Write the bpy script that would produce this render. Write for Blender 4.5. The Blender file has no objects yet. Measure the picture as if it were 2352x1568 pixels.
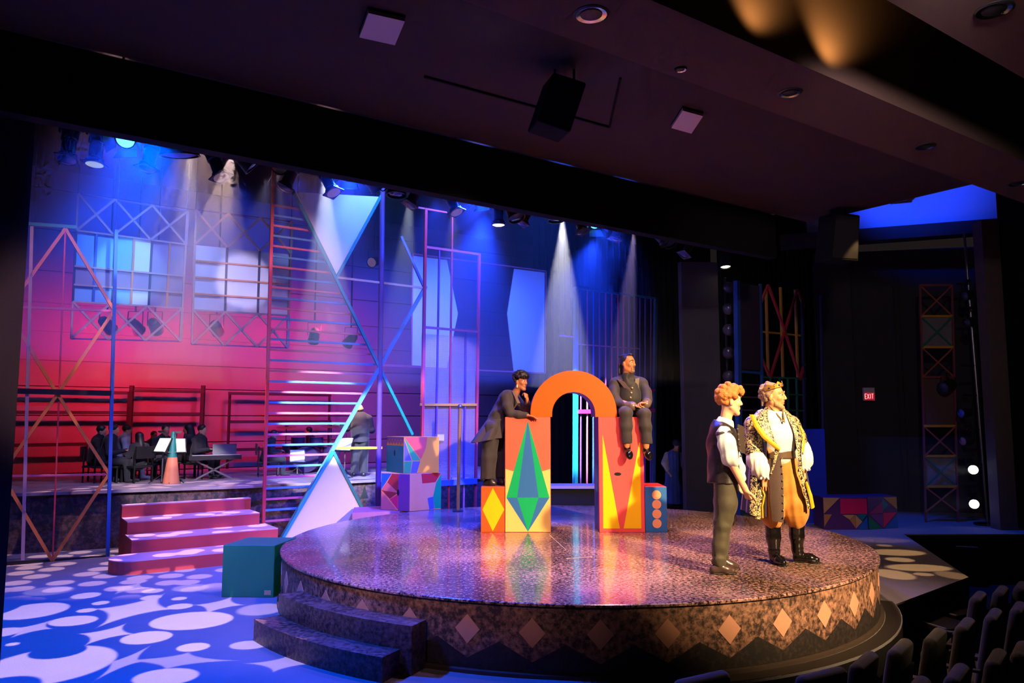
import bpy, bmesh, math, random
import numpy as np
from mathutils import Vector, Matrix
random.seed(7)
C = bpy.context.scene.collection
scene = bpy.context.scene

# ------------------------------------------------------------------ camera (2352 x 1568 frame)
FPX = 1750.0
PITCH = math.atan(176 / FPX)
EYE = 2.13
cam_data = bpy.data.cameras.new('camera')
cam_data.sensor_width = 36.0
cam_data.lens = FPX / 2352 * 36.0
cam_data.clip_end = 200
cam = bpy.data.objects.new('camera', cam_data)
C.objects.link(cam)
cam.location = (0, 0, EYE)
cam.rotation_euler = (math.pi / 2 + PITCH, 0, 0)
scene.camera = cam

# ------------------------------------------------------------------ view and sampling
vs = scene.view_settings
vs.view_transform = 'Standard'
vs.look = 'None'
vs.exposure = 0.0
vs.gamma = 1.0
vs.use_curve_mapping = False
cy = scene.cycles
cy.max_bounces = 3
cy.diffuse_bounces = 1
cy.glossy_bounces = 2
cy.transmission_bounces = 3
cy.transparent_max_bounces = 12
cy.volume_bounces = 0
cy.use_denoising = True
cy.sample_clamp_indirect = 4.0
cy.sample_clamp_direct = 0.0
cy.caustics_reflective = False
cy.caustics_refractive = False
cy.blur_glossy = 0.5
cy.use_adaptive_sampling = True
cy.adaptive_threshold = 0.08
cy.adaptive_min_samples = 12

# ------------------------------------------------------------------ world: the dim house
world = bpy.data.worlds.new('world')
scene.world = world
world.use_nodes = True
world.node_tree.nodes['Background'].inputs[0].default_value = (1.0, 0.74, 0.72, 1)
world.node_tree.nodes['Background'].inputs[1].default_value = 0.011

# ------------------------------------------------------------------ stage frame: u runs along the proscenium, v upstage
UX, UY = 0.822, 0.569


def uvp(u, v, z=0.0):
    return Vector((u * UX - v * UY, u * UY + v * UX, z))


def ray(x, y):
    a = (x - 1176) / FPX
    b = -(y - 784) / FPX
    c, s = math.cos(PITCH), math.sin(PITCH)
    return Vector((a, c - b * s, s + b * c))


def at_z(x, y, z):
    d = ray(x, y)
    return Vector((0, 0, EYE)) + d * ((z - EYE) / d.z)


def at_y(x, y, dist):
    d = ray(x, y)
    return Vector((0, 0, EYE)) + d * (dist / d.y)


def at_v(x, y, v):
    d = ray(x, y)
    return Vector((0, 0, EYE)) + d * (v / (-d.x * UY + d.y * UX))


def to_uv(p):
    return p.x * UX + p.y * UY, -p.x * UY + p.y * UX


def lin(c):
    return tuple((x / 255 / 12.92) if x / 255 <= 0.04045 else ((x / 255 + 0.055) / 1.055) ** 2.4 for x in c[:3]) + (1.0,)


# ------------------------------------------------------------------ stage and house lights
def spot(name, loc, aim, watts, color, angle, blend=0.4, radius=0.05, shape=None):
    ld = bpy.data.lights.new(name, 'SPOT')
    ld.energy = watts
    ld.color = color[:3]
    ld.spot_size = math.radians(angle)
    ld.spot_blend = blend
    ld.shadow_soft_size = radius
    o = bpy.data.objects.new(name, ld)
    C.objects.link(o)
    o.location = loc
    o.rotation_euler = (Vector(aim) - Vector(loc)).to_track_quat('-Z', 'Y').to_euler()
    return o


BLUE = (0.0, 0.075, 1.0)
DEEP = (0.01, 0.05, 1.0)
WARM = (1.0, 0.66, 0.30)
LAV = (0.75, 0.55, 1.0)
RED = (1.0, 0.02, 0.06)
WHITE = (0.85, 0.85, 1.0)


def gobo(o, shapes, voronoi=None, base=0.0, vmax=None):
    """Pattern glass in a lamp that points straight down: ellipses and four-pointed stars given in floor metres."""
    ld = o.data
    ld.use_nodes = True
    nt = ld.node_tree
    em = nt.nodes['Emission']
    geo = nt.nodes.new('ShaderNodeNewGeometry')
    sep = nt.nodes.new('ShaderNodeSeparateXYZ')
    nt.links.new(geo.outputs['Incoming'], sep.inputs[0])

    def math_(op, a, b=None, c=None):
        n = nt.nodes.new('ShaderNodeMath')
        n.operation = op
        for i, x in enumerate((a, b, c)):
            if x is None:
                continue
            if isinstance(x, (int, float)):
                n.inputs[i].default_value = x
            else:
                nt.links.new(x, n.inputs[i])
        return n.outputs[0]
    L = o.location
    fx = math_('MULTIPLY_ADD', math_('DIVIDE', sep.outputs[0], sep.outputs[2]), -L.z, L.x)
    fy = math_('MULTIPLY_ADD', math_('DIVIDE', sep.outputs[1], sep.outputs[2]), -L.z, L.y)
    total = None
    for kind, x, y, ax, ay, ang, soft, gain in shapes:
        c, s = math.cos(ang), math.sin(ang)
        dx, dy = math_('SUBTRACT', fx, x), math_('SUBTRACT', fy, y)
        if ang:
            dx, dy = math_('MULTIPLY_ADD', dx, c, math_('MULTIPLY', dy, s)), math_('MULTIPLY_ADD', dy, c, math_('MULTIPLY', dx, -s))
        e = 2.0 if kind != 'star' else 0.62
        d = math_('ADD', math_('POWER', math_('ABSOLUTE', math_('DIVIDE', dx, ax)), e), math_('POWER', math_('ABSOLUTE', math_('DIVIDE', dy, ay)), e))
        mr = nt.nodes.new('ShaderNodeMapRange')
        mr.inputs[1].default_value = 1.0 + soft
        mr.inputs[2].default_value = 1.0 - soft
        mr.inputs[3].default_value = 0.0 if kind != 'dark' else 1.0
        mr.inputs[4].default_value = gain if kind != 'dark' else 0.0
        nt.links.new(d, mr.inputs[0])
        if total is None:
            total = mr.outputs[0]
        elif kind == 'dark':
            total = math_('MULTIPLY', total, mr.outputs[0])
        else:
            total = math_('MAXIMUM', total, mr.outputs[0])
    if voronoi:
        cmb = nt.nodes.new('ShaderNodeCombineXYZ')
        nt.links.new(fx, cmb.inputs[0])
        nt.links.new(fy, cmb.inputs[1])
        sc, rad, lim = voronoi
        v = nt.nodes.new('ShaderNodeTexVoronoi')
        v.voronoi_dimensions = '2D'
        v.inputs['Scale'].default_value = sc
        v.inputs['Randomness'].default_value = 0.75
        nt.links.new(cmb.outputs[0], v.inputs['Vector'])
        m = nt.nodes.new('ShaderNodeMapRange')
        m.inputs[1].default_value = rad + 0.03
        m.inputs[2].default_value = rad - 0.03
        nt.links.new(v.outputs['Distance'], m.inputs[0])
        vv = math_('MULTIPLY_ADD', fx, -UY, math_('MULTIPLY', fy, UX))
        gate = math_('GREATER_THAN', vv, lim)
        part_ = math_('MULTIPLY', m.outputs[0], gate)
        total = math_('MAXIMUM', total, part_) if total is not None else part_
    total = math_('ADD', total, base)
    if vmax is not None:
        total = math_('MULTIPLY', total, math_('LESS_THAN', math_('MULTIPLY_ADD', fx, -UY, math_('MULTIPLY', fy, UX)), vmax))
    nt.links.new(total, em.inputs['Strength'])


def floor_shapes(rows, ox, oy, k):
    out = []
    for kind, zx, zy, rx, ry, soft, gain in rows:
        px, py = ox + zx / k, oy + zy / k
        c = at_z(px, py, 0)
        ax = (at_z(px + rx / k, py, 0) - c).x
        ay = (at_z(px, py - ry / k, 0).y - at_z(px, py + ry / k, 0).y) / 2
        out.append((kind, c.x, c.y, ax, ay, 0.0, soft, gain))
    return out


# front of house
spot('key_right', (6.2, 1.2, 6.3), (1.9, 9.3, 1.2), 13500, (1.0, 0.68, 0.34), 33, 0.6, 0.10)
spot('front_left', (-2.5, 1.2, 6.3), (0.9, 9.6, 0.8), 2600, (1.0, 0.60, 0.46), 36, 0.6, 0.15)
spot('front_purple', (-6.0, 3.0, 6.0), (1.0, 10.2, 0.7), 1500, (0.62, 0.34, 1.0), 31, 0.6, 0.15)
# top wash on the round platform, from unseen added lamps before the border
for u, v, aim, w, col in ((4.2, 6.4, (-0.6, 9.6, 0.6), 480, (0.90, 0.42, 0.85)), (6.2, 6.4, (1.2, 9.2, 0.6), 620, (1.0, 0.52, 0.52)), (8.4, 6.4, (2.6, 9.2, 0.6), 760, (1.0, 0.58, 0.46))):
    spot('platform_wash', uvp(u, v, 5.2), aim, w, col, 84, 0.8, 0.2)
# blue floor wash
spot('blue_floor', uvp(1.2, 8.0, 4.9), uvp(1.3, 7.8, 0), 3300, BLUE, 100, 0.5, 0.15)
spot('blue_floor', (7.0, 14.5, 6.0), (7.6, 15.2, 0), 800, BLUE, 50, 0.6, 0.2)
# warm pattern light on the carpet, stairs and deck
g1 = spot('pattern_lamp', uvp(2.0, 7.95, 4.95), uvp(2.0, 7.95, 0), 3400, (1.0, 0.70, 0.66), 116, 0.2, 0.012)
g1.rotation_euler = (0, 0, 0)
gobo(g1, floor_shapes([
    ('disc', 220, 595, 210, 58, 0.08, 1), ('dark', 30, 590, 55, 40, 0.2, 1), ('disc', 495, 662, 150, 36, 0.08, 1), ('disc', 1295, 660, 265, 62, 0.06, 1), ('disc', 990, 775, 160, 45, 0.08, 1), ('disc', 1305, 840, 105, 30, 0.08, 1),
    ('disc', 1215, 565, 80, 20, 0.1, 1), ('disc', 1020, 505, 65, 17, 0.1, 1), ('disc', 1030, 460, 68, 16, 0.1, 1), ('disc', 1210, 512, 48, 12, 0.15, 1), ('disc', 585, 592, 60, 15, 0.1, 1), ('disc', 680, 542, 52, 14, 0.1, 1),
    ('disc', 580, 492, 88, 22, 0.1, 1), ('disc', 595, 335, 118, 22, 0.1, 1), ('disc', 615, 290, 68, 12, 0.1, 1), ('disc', 85, 820, 40, 12, 0.15, 1), ('disc', 1680, 825, 125, 30, 0.1, 0.7), ('disc', 330, 460, 150, 32, 0.2, 0.35),
    ('disc', 1290, 440, 115, 25, 0.2, 0.5), ('disc', 1120, 1040, 210, 60, 0.1, 0.8), ('disc', 1760, 585, 150, 40, 0.2, 0.5), ('disc', 1250, 320, 65, 14, 0.1, 1), ('disc', 860, 345, 95, 12, 0.1, 1), ('disc', 1060, 330, 80, 14, 0.1, 0.8),
    ('disc', 330, 960, 400, 140, 0.06, 0.9), ('dark', 390, 868, 175, 52, 0.08, 1), ('dark', 0, 1120, 240, 90, 0.1, 1), ('disc', 20, 740, 110, 34, 0.1, 0.9),
    ('star', 905, 582, 280, 115, 0.05, 1), ('star', 870, 440, 150, 42, 0.05, 0.7), ('star', 370, 290, 170, 34, 0.05, 1), ('star', 215, 715, 150, 62, 0.05, 0.8), ('star', 720, 750, 200, 75, 0.05, 0.9), ('star', 1480, 555, 180, 62, 0.05, 0.8),
    ('star', 840, 940, 110, 120, 0.05, 0.6), ('star', 1200, 930, 420, 60, 0.05, 0.5), ('star', 1900, 950, 260, 60, 0.05, 0.5)], 0, 1200, 2.94), None, 0.0, 11.75)
# the same pattern from above on the stairs and the deck edge
g3 = spot('pattern_lamp', uvp(2.7, 13.0, 7.3), uvp(2.7, 13.0, 0), 4600, (1.0, 0.58, 0.56), 46, 0.3, 0.012)
g3.rotation_euler = (0, 0, 0)
gobo(g3, [], (2.1, 0.34, 0.0), 0.05)
spot('deck_blue', uvp(5.4, 13.4, 7.3), uvp(5.4, 14.2, 0.9), 500, BLUE, 50, 0.7, 0.1)
spot('low_deck_blue', (1.2, 13.6, 5.2), (1.2, 14.3, 0.9), 150, (0.0, 0.2, 1.0), 30, 0.6, 0.1)
# amber pattern light on the thrust corner
g2 = spot('pattern_lamp', (5.4, 11.4, 5.2), (5.4, 11.4, 0), 1500, (1.0, 0.56, 0.20), 62, 0.3, 0.02)
g2.rotation_euler = (0, 0, 0)
gobo(g2, floor_shapes([('disc', 1000, 945, 140, 25, 0.15, 1), ('disc', 1200, 1030, 330, 38, 0.15, 1), ('disc', 930, 1100, 190, 55, 0.15, 1), ('disc', 1250, 1100, 100, 18, 0.2, 0.9), ('disc', 960, 868, 290, 34, 0.15, 1),
                       ('disc', 840, 795, 75, 12, 0.2, 0.7), ('disc', 800, 735, 300, 30, 0.4, 0.25), ('disc', 1560, 1110, 150, 45, 0.2, 0.5)], 1850, 1080, 4.6125), None, 0.06)
# back wall: red from the band deck, blue from overhead
for px in (200, 300, 400, 500, 620, 740):
    p = at_v(px, 750, 16.3)
    q = at_v(px - 10, 900, 19.1)
    spot('red_wall_wash', p, (q.x, q.y, 3.2), 700, RED, 112, 0.9, 0.12)
for u, zz, w in ((-1.0, 7.2, 420), (2.0, 7.2, 520), (5.4, 6.6, 1000), (8.8, 4.6, 2600)):
    spot('blue_wall_wash', uvp(u, 17.4 if u < 5 else 15.8, 7.35), uvp(u + 0.3, 19.0, zz - 1.0), w, DEEP, 80, 1.0, 0.15)
for u, w in ((6.8, 2400), (8.6, 3200), (10.2, 1700)):
    spot('blue_panel_wash', uvp(u, 10.4, 7.2), uvp(u, 14.3, 3.4), w, (0.03, 0.10, 1.0), 58, 0.9, 0.1)
# steep warm wash on the hung frames
for u, w in ((1.2, 580), (4.2, 580), (7.0, 260)):
    spot('frame_wash', uvp(u, 11.0, 7.35), uvp(u + 0.2, 13.6, 2.4), w, (1.0, 0.50, 0.54), 60, 0.8, 0.1)
for u, w in ((2.2, 900), (5.8, 600)):
    spot('frame_wash_blue', uvp(u, 12.0, 7.35), uvp(u + 0.1, 14.5, 4.2), w, (0.12, 0.32, 1.0), 62, 0.8, 0.1)
for px, py, ang, w, col in ((300, 622, 15, 1500, (0.22, 0.52, 1.0)), (560, 645, 13, 1300, (0.62, 0.58, 1.0))):  # narrow lamps added to brighten the hung panes
    spot('pane_fill', at_v(px + 60, 400, 9.6), at_v(px, py, 14.6), w, col, ang, 0.5, 0.05)
# added fill lamps: far stage side, stairs, stacked cubes, floor left of the platform
spot('side_fill', (2.6, 3.6, 5.0), (6.4, 16.2, 3.2), 480, (1.0, 0.78, 0.80), 46, 0.8, 0.15)
spot('stairs_fill', (-3.0, 1.0, 5.0), (-4.6, 12.4, 0.5), 1900, (1.0, 0.46, 0.36), 20, 0.7, 0.15)
spot('cubes_fill', (1.2, 1.0, 5.0), (-1.75, 13.0, 1.1), 2400, (1.0, 0.64, 0.32), 12, 1.0, 0.1)
spot('floor_fill', (-0.8, 1.4, 5.0), (-2.7, 8.8, 0.4), 800, (1.0, 0.74, 0.58), 26, 0.7, 0.15)
# amber uplights on the beam face
for px, py, w in ((1735, 88, 40), (1895, 172, 56)):
    p = at_z(px, py, 5.15)
    u_, v_ = to_uv(p)
    spot('amber_uplight', uvp(u_, 3.50, 5.16), uvp(u_ + 0.2, 3.74, 6.0), w, (1.0, 0.55, 0.16), 105, 1.0, 0.05)
# blue on the upper side wall; soffit spill comes from two added lamps
spot('blue_upper_wall', (6.2, 13.2, 6.9), (8.9, 16.4, 7.3), 2300, DEEP, 48, 0.9, 0.1)
p = at_z(1120, 40, 5.4)
spot('soffit_fill', (p.x - 0.2, p.y + 0.9, 4.4), p, 5, (0.25, 0.4, 1.0), 45, 1.0, 0.1)
p = at_z(1400, 170, 5.4)
spot('soffit_fill', (p.x + 0.2, p.y + 0.9, 4.5), p, 5, (0.1, 0.2, 1.0), 40, 1.0, 0.1)

# ------------------------------------------------------------------ materials
MATS = {}


def mat(name, col, rough=0.6, metal=0.0, vary=0.12, scale=6.0, bump=0.0, bscale=60.0, emit=None, estr=0.0, spec=0.5, coat=0.0, sheen=0.0, col2=None):
    if name in MATS:
        return MATS[name]
    m = bpy.data.materials.new(name)
    m.use_nodes = True
    nt = m.node_tree
    b = nt.nodes['Principled BSDF']
    c = lin(col)
    b.inputs['Roughness'].default_value = rough
    b.inputs['Metallic'].default_value = metal
    b.inputs['Specular IOR Level'].default_value = spec
    b.inputs['Coat Weight'].default_value = coat
    b.inputs['Sheen Weight'].default_value = sheen
    tc = nt.nodes.new('ShaderNodeTexCoord')
    if vary or col2:
        n = nt.nodes.new('ShaderNodeTexNoise')
        n.inputs['Scale'].default_value = scale
        n.inputs['Detail'].default_value = 4
        nt.links.new(tc.outputs['Object'], n.inputs['Vector'])
        mx = nt.nodes.new('ShaderNodeMix')
        mx.data_type = 'RGBA'
        c2 = lin(col2) if col2 else tuple(min(1, x * (1 + vary)) for x in c[:3]) + (1,)
        c1 = c if col2 else tuple(x * (1 - vary) for x in c[:3]) + (1,)
        mx.inputs[6].default_value = c1
        mx.inputs[7].default_value = c2
        nt.links.new(n.outputs['Fac'], mx.inputs[0])
        nt.links.new(mx.outputs[2], b.inputs['Base Color'])
    else:
        b.inputs['Base Color'].default_value = c
    if bump:
        n2 = nt.nodes.new('ShaderNodeTexNoise')
        n2.inputs['Scale'].default_value = bscale
        n2.inputs['Detail'].default_value = 3
        nt.links.new(tc.outputs['Object'], n2.inputs['Vector'])
        bp = nt.nodes.new('ShaderNodeBump')
        bp.inputs['Strength'].default_value = bump
        bp.inputs['Distance'].default_value = 0.01
        nt.links.new(n2.outputs['Fac'], bp.inputs['Height'])
        nt.links.new(bp.outputs['Normal'], b.inputs['Normal'])
    if emit:
        b.inputs['Emission Color'].default_value = lin(emit)
        b.inputs['Emission Strength'].default_value = estr
    MATS[name] = m
    return m


def speckle(name, dark, light, scale, rough, lo=0.42, hi=0.62, rvary=0.12, coat=0.0, broad=None):
    """Sponge-painted surface: fine two-tone speckle, with a slow change in how thick the paint lies."""
    m = bpy.data.materials.new(name)
    m.use_nodes = True
    nt = m.node_tree
    b = nt.nodes['Principled BSDF']
    tc = nt.nodes.new('ShaderNodeTexCoord')
    n = nt.nodes.new('ShaderNodeTexNoise')
    n.inputs['Scale'].default_value = scale
    n.inputs['Detail'].default_value = 5
    n.inputs['Roughness'].default_value = 0.7
    w = nt.nodes.new('ShaderNodeTexNoise')
    w.inputs['Scale'].default_value = 1.1
    w.inputs['Detail'].default_value = 3
    nt.links.new(tc.outputs['Object'], n.inputs['Vector'])
    nt.links.new(tc.outputs['Object'], w.inputs['Vector'])
    add = nt.nodes.new('ShaderNodeMath')
    add.operation = 'MULTIPLY_ADD'
    add.inputs[1].default_value = 0.30
    nt.links.new(w.outputs['Fac'], add.inputs[0])
    nt.links.new(n.outputs['Fac'], add.inputs[2])
    r = nt.nodes.new('ShaderNodeMapRange')
    r.inputs[1].default_value = lo + 0.15
    r.inputs[2].default_value = hi + 0.15
    nt.links.new(add.outputs[0], r.inputs[0])
    mx = nt.nodes.new('ShaderNodeMix')
    mx.data_type = 'RGBA'
    mx.inputs[6].default_value = lin(dark)
    mx.inputs[7].default_value = lin(light)
    nt.links.new(r.outputs[0], mx.inputs[0])
    nt.links.new(mx.outputs[2], b.inputs['Base Color'])
    rr = nt.nodes.new('ShaderNodeMapRange')
    rr.inputs[3].default_value = rough
    rr.inputs[4].default_value = rough + rvary
    nt.links.new(n.outputs['Fac'], rr.inputs[0])
    nt.links.new(rr.outputs[0], b.inputs['Roughness'])
    b.inputs['Coat Weight'].default_value = coat
    b.inputs['Coat Roughness'].default_value = 0.06
    MATS[name] = m
    return m


def glow(name, col, strength):
    m = bpy.data.materials.new(name)
    m.use_nodes = True
    nt = m.node_tree
    b = nt.nodes['Principled BSDF']
    b.inputs['Base Color'].default_value = (0.02, 0.02, 0.02, 1)
    b.inputs['Emission Color'].default_value = lin(col)
    b.inputs['Emission Strength'].default_value = strength
    MATS[name] = m
    return m


# ------------------------------------------------------------------ mesh builder
def rotz(a):
    return Matrix.Rotation(a, 3, 'Z')


class MB:
    def __init__(self):
        self.v = []
        self.f = []
        self.mi = []
        self.smooth = False

    def add(self, vs_, fs_, mi=0):
        o = len(self.v)
        self.v += [Vector(p) for p in vs_]
        self.f += [tuple(i + o for i in q) for q in fs_]
        self.mi += [mi] * len(fs_)
        return self

    def box(self, c, size, rot=None, mi=0):
        hx, hy, hz = size[0] / 2, size[1] / 2, size[2] / 2
        pts = [Vector((x, y, z)) for z in (-hz, hz) for y in (-hy, hy) for x in (-hx, hx)]
        if rot is not None:
            pts = [rot @ p for p in pts]
        c = Vector(c)
        return self.add([p + c for p in pts], [(0, 2, 3, 1), (4, 5, 7, 6), (0, 1, 5, 4), (2, 6, 7, 3), (0, 4, 6, 2), (1, 3, 7, 5)], mi)

    def bar(self, a, b, w, h=None, up=(0, 0, 1), mi=0):
        """Rectangular bar from a to b, w across and h along `up`."""
        h = h or w
        a, b, up = Vector(a), Vector(b), Vector(up)
        d = (b - a).normalized()
        s = d.cross(up)
        if s.length < 1e-4:
            s = d.cross(Vector((1, 0, 0)))
        s.normalize()
        t = s.cross(d).normalized()
        pts = [e + s * sx * w / 2 + t * sy * h / 2 for e in (a, b) for sy in (-1, 1) for sx in (-1, 1)]
        return self.add(pts, [(0, 1, 3, 2), (4, 6, 7, 5), (0, 4, 5, 1), (2, 3, 7, 6), (0, 2, 6, 4), (1, 5, 7, 3)], mi)

    def tube(self, pts, r, n=8, caps=True, mi=0):
        """Round tube through points; r is a number or one per point."""
        pts = [Vector(p) for p in pts]
        rs = r if isinstance(r, (list, tuple)) else [r] * len(pts)
        rings = []
        ref = None
        for i, p in enumerate(pts):
            if i == 0:
                d = pts[1] - p
            elif i == len(pts) - 1:
                d = p - pts[i - 1]
            else:
                d = pts[i + 1] - pts[i - 1]
            d.normalize()
            if ref is None:
                ref = d.orthogonal().normalized()
            s = ref - d * ref.dot(d)
            if s.length < 1e-5:
                s = d.orthogonal()
            s.normalize()
            ref = s
            t = d.cross(s)
            rings.append([p + s * math.cos(2 * math.pi * k / n) * rs[i] + t * math.sin(2 * math.pi * k / n) * rs[i] for k in range(n)])
        vv = [q for rg in rings for q in rg]
        ff = []
        for i in range(len(rings) - 1):
            for k in range(n):
                a, b2 = i * n + k, i * n + (k + 1) % n
                ff.append((a, b2, b2 + n, a + n))
        if caps:
            ff.append(tuple(reversed(range(n))))
            ff.append(tuple((len(rings) - 1) * n + k for k in range(n)))
        return self.add(vv, ff, mi)

    def lathe(self, prof, loc=(0, 0, 0), n=24, rot=None, mi=0, caps=True):
        """prof: (radius, z) pairs."""
        loc = Vector(loc)
        vv = []
        for r, z in prof:
            for k in range(n):
                p = Vector((r * math.cos(2 * math.pi * k / n), r * math.sin(2 * math.pi * k / n), z))
                vv.append((rot @ p if rot is not None else p) + loc)
        ff = []
        for i in range(len(prof) - 1):
            for k in range(n):
                a, b2 = i * n + k, i * n + (k + 1) % n
                ff.append((a, b2, b2 + n, a + n))
        if caps:
            ff.append(tuple(reversed(range(n))))
            ff.append(tuple((len(prof) - 1) * n + k for k in range(n)))
        return self.add(vv, ff, mi)

    def prism(self, poly, off, mi=0):
        """Polygon (list of 3-D points) extruded along off."""
        off = Vector(off)
        n = len(poly)
        a = [Vector(p) for p in poly]
        b = [p + off for p in a]
        ff = [tuple(range(n)), tuple(reversed(range(n, 2 * n)))] + [(k, k + n, (k + 1) % n + n, (k + 1) % n) for k in range(n)]
        return self.add(a + b, ff, mi)

    def ball(self, c, r, n=12, mi=0):
        c = Vector(c)
        r = Vector((r, r, r)) if not hasattr(r, '__len__') else Vector(r)
        vv, ff = [], []
        m = n // 2
        for i in range(m + 1):
            th = math.pi * i / m
            for k in range(n):
                ph = 2 * math.pi * k / n
                vv.append(c + Vector((r.x * math.sin(th) * math.cos(ph), r.y * math.sin(th) * math.sin(ph), r.z * math.cos(th))))
        for i in range(m):
            for k in range(n):
                a, b2 = i * n + k, i * n + (k + 1) % n
                ff.append((a, a + n, b2 + n, b2))
        return self.add(vv, ff, mi)

    def build(self, name, mats, parent=None, smooth=False, bevel=0.0, recalc=True):
        base = Vector((0, 0, 0))
        q = parent
        while q is not None:
            base += q.location
            q = q.parent
        if parent is None:
            lo = Vector((min(p.x for p in self.v), min(p.y for p in self.v), min(p.z for p in self.v)))
            hi = Vector((max(p.x for p in self.v), max(p.y for p in self.v), max(p.z for p in self.v)))
            base = Vector(((lo.x + hi.x) / 2, (lo.y + hi.y) / 2, lo.z))
        me = bpy.data.meshes.new(name)
        me.from_pydata([tuple(p - base) for p in self.v], [], self.f)
        if not isinstance(mats, (list, tuple)):
            mats = [mats]
        for m in mats:
            me.materials.append(m)
        me.polygons.foreach_set('material_index', self.mi)
        if recalc:
            bm = bmesh.new()
            bm.from_mesh(me)
            bmesh.ops.remove_doubles(bm, verts=bm.verts, dist=1e-5)
            bmesh.ops.recalc_face_normals(bm, faces=bm.faces)
            if bevel:
                bmesh.ops.bevel(bm, geom=bm.edges[:] , offset=bevel, segments=1, affect='EDGES', profile=0.5)
            bm.to_mesh(me)
            bm.free()
        if smooth:
            me.shade_smooth()
            try:
                me.set_sharp_from_angle(angle=math.radians(40))
            except Exception:
                pass
        me.update()
        o = bpy.data.objects.new(name, me)
        C.objects.link(o)
        if parent is None:
            o.location = base
        else:
            o.parent = parent
        return o


def tag(o, label, cat, group=None, kind=None):
    if label:
        o['label'] = label
    if cat:
        o['category'] = cat
    if group:
        o['group'] = group
    if kind:
        o['kind'] = kind
    return o


def thing(name, label, cat, loc, group=None, kind=None):
    o = bpy.data.objects.new(name, None)
    o.empty_display_size = 0.1
    C.objects.link(o)
    o.location = loc
    return tag(o, label, cat, group, kind)


def struct(o, label=None):
    o['kind'] = 'structure'
    if label:
        o['label'] = label
        o['category'] = o.name.split('_')[0].split('.')[0]
    return o


def part(name, m, parent, fn, **kw):
    b = MB()
    fn(b)
    return b.build(name, m, parent, **kw)


# ------------------------------------------------------------------ palette
BLACK = mat('matte_black', (14, 13, 15), 0.9, vary=0.1, spec=0.2)
SATIN = mat('satin_black', (22, 21, 24), 0.45, vary=0.15)
HOUSE = mat('house_brown', (100, 76, 68), 0.9, vary=0.06, scale=2.0, bump=0.1, bscale=120)
DARKWALL = mat('dark_wall', (40, 36, 37), 0.85, vary=0.12, scale=1.5)
PLASTER = mat('back_plaster', (104, 98, 98), 0.85, vary=0.08, scale=1.2)
CARPET = mat('stage_carpet', (122, 118, 124), 0.95, vary=0.10, scale=3, bump=0.6, bscale=90)
WHITECLOTH = mat('white_cloth', (215, 213, 214), 0.8, vary=0.04, scale=2)
P_RED = mat('red_pipe', (188, 52, 62), 0.5, vary=0.15)
P_PINK = mat('pink_pipe', (186, 92, 120), 0.5, vary=0.15)
P_BLUE = mat('blue_pipe', (40, 92, 178), 0.5, vary=0.15)
P_SKY = mat('sky_pipe', (72, 128, 196), 0.5, vary=0.15)
P_TEAL = mat('teal_pipe', (20, 128, 134), 0.5, vary=0.15)
P_ORANGE = mat('orange_pipe', (206, 120, 52), 0.5, vary=0.15)
P_GOLD = mat('gold_pipe', (198, 140, 48), 0.4, vary=0.15)
P_TAN = mat('tan_lath', (178, 140, 126), 0.6, vary=0.1)
P_PURPLE = mat('purple_pipe', (92, 56, 120), 0.5, vary=0.15)
P_GREEN = mat('green_pipe', (28, 110, 84), 0.5, vary=0.15)
STEEL = mat('grey_steel', (120, 118, 122), 0.35, 0.8, vary=0.1)

# ================================================================== THE SETTING
PC = Vector((0.766, 10.08, 0))       # centre of the round platform
PR = 3.6

# stage floor: carpeted slab with the thrust corner and the curved lip round the platform
poly = [(-13, 16), (-9.0, 3.0), (-2.0, 4.9), (0.2, 6.3)]
for a in range(-92, -15, 4):
    poly.append((PC.x + 3.80 * math.cos(math.radians(a)), PC.y + 3.80 * math.sin(math.radians(a))))
poly += [(6.15, 10.53), (7.24, 14.37), (13.5, 14.37), (13.5, 22), (-3, 27), (-14, 20)]
b = MB().prism([(x, y, -0.02) for x, y in poly], (0, 0, 0.02))
fl = struct(b.build('floor', CARPET), 'carpeted stage floor lit in blue with bright projected discs')
part('floor_edge', BLACK, fl, lambda b: b.prism([(x, y, -0.9) for x, y in poly], (0, 0, 0.879)))
def lip(b):
    vv, ff = [], []
    n = 40
    for i in range(n + 1):
        a = math.radians(-92 + 78 * i / n)
        for r in (3.64, 3.79):
            for zz in (0.0005, 0.004):
                vv.append((PC.x + r * math.cos(a), PC.y + r * math.sin(a), zz))
    for i in range(n):
        o = i * 4
        ff += [(o, o + 4, o + 5, o + 1), (o + 2, o + 3, o + 7, o + 6), (o + 1, o + 5, o + 7, o + 3), (o, o + 2, o + 6, o + 4)]
    ff += [(0, 1, 3, 2), (n * 4, n * 4 + 2, n * 4 + 3, n * 4 + 1)]
    b.add(vv, ff)


part('dark_lip', mat('lip_paint', (40, 32, 28), 0.6), fl, lip)
# house floor below the stage
struct(MB().prism([(-14, -3, -0.95), (20, -3, -0.95), (20, 16, -0.95), (-14, 16, -0.95)], (0, 0, 0.04)).build('floor', mat('house_floor', (30, 26, 26), 0.95)), 'dark house floor below the stage lip')

# back wall of horizontal boards, red-washed
wb = MB().box(uvp(4, 19.2, 4), (24, 0.2, 8), rotz(math.atan2(UY, UX))).build('wall_back', PLASTER)
struct(wb, 'tall back wall of wide horizontal boards washed red below and blue above')
z = 0.0
k = 0
for hh in (0.95, 0.62, 0.62, 0.62, 0.55, 0.62, 0.62, 0.7, 0.9, 0.9, 0.9):
    b = MB().box(uvp(3.0, 19.08, z + hh / 2), (21.6, 0.05, hh - 0.022), rotz(math.atan2(UY, UX)))
    b.build('plank', PLASTER, wb)
    z += hh
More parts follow.
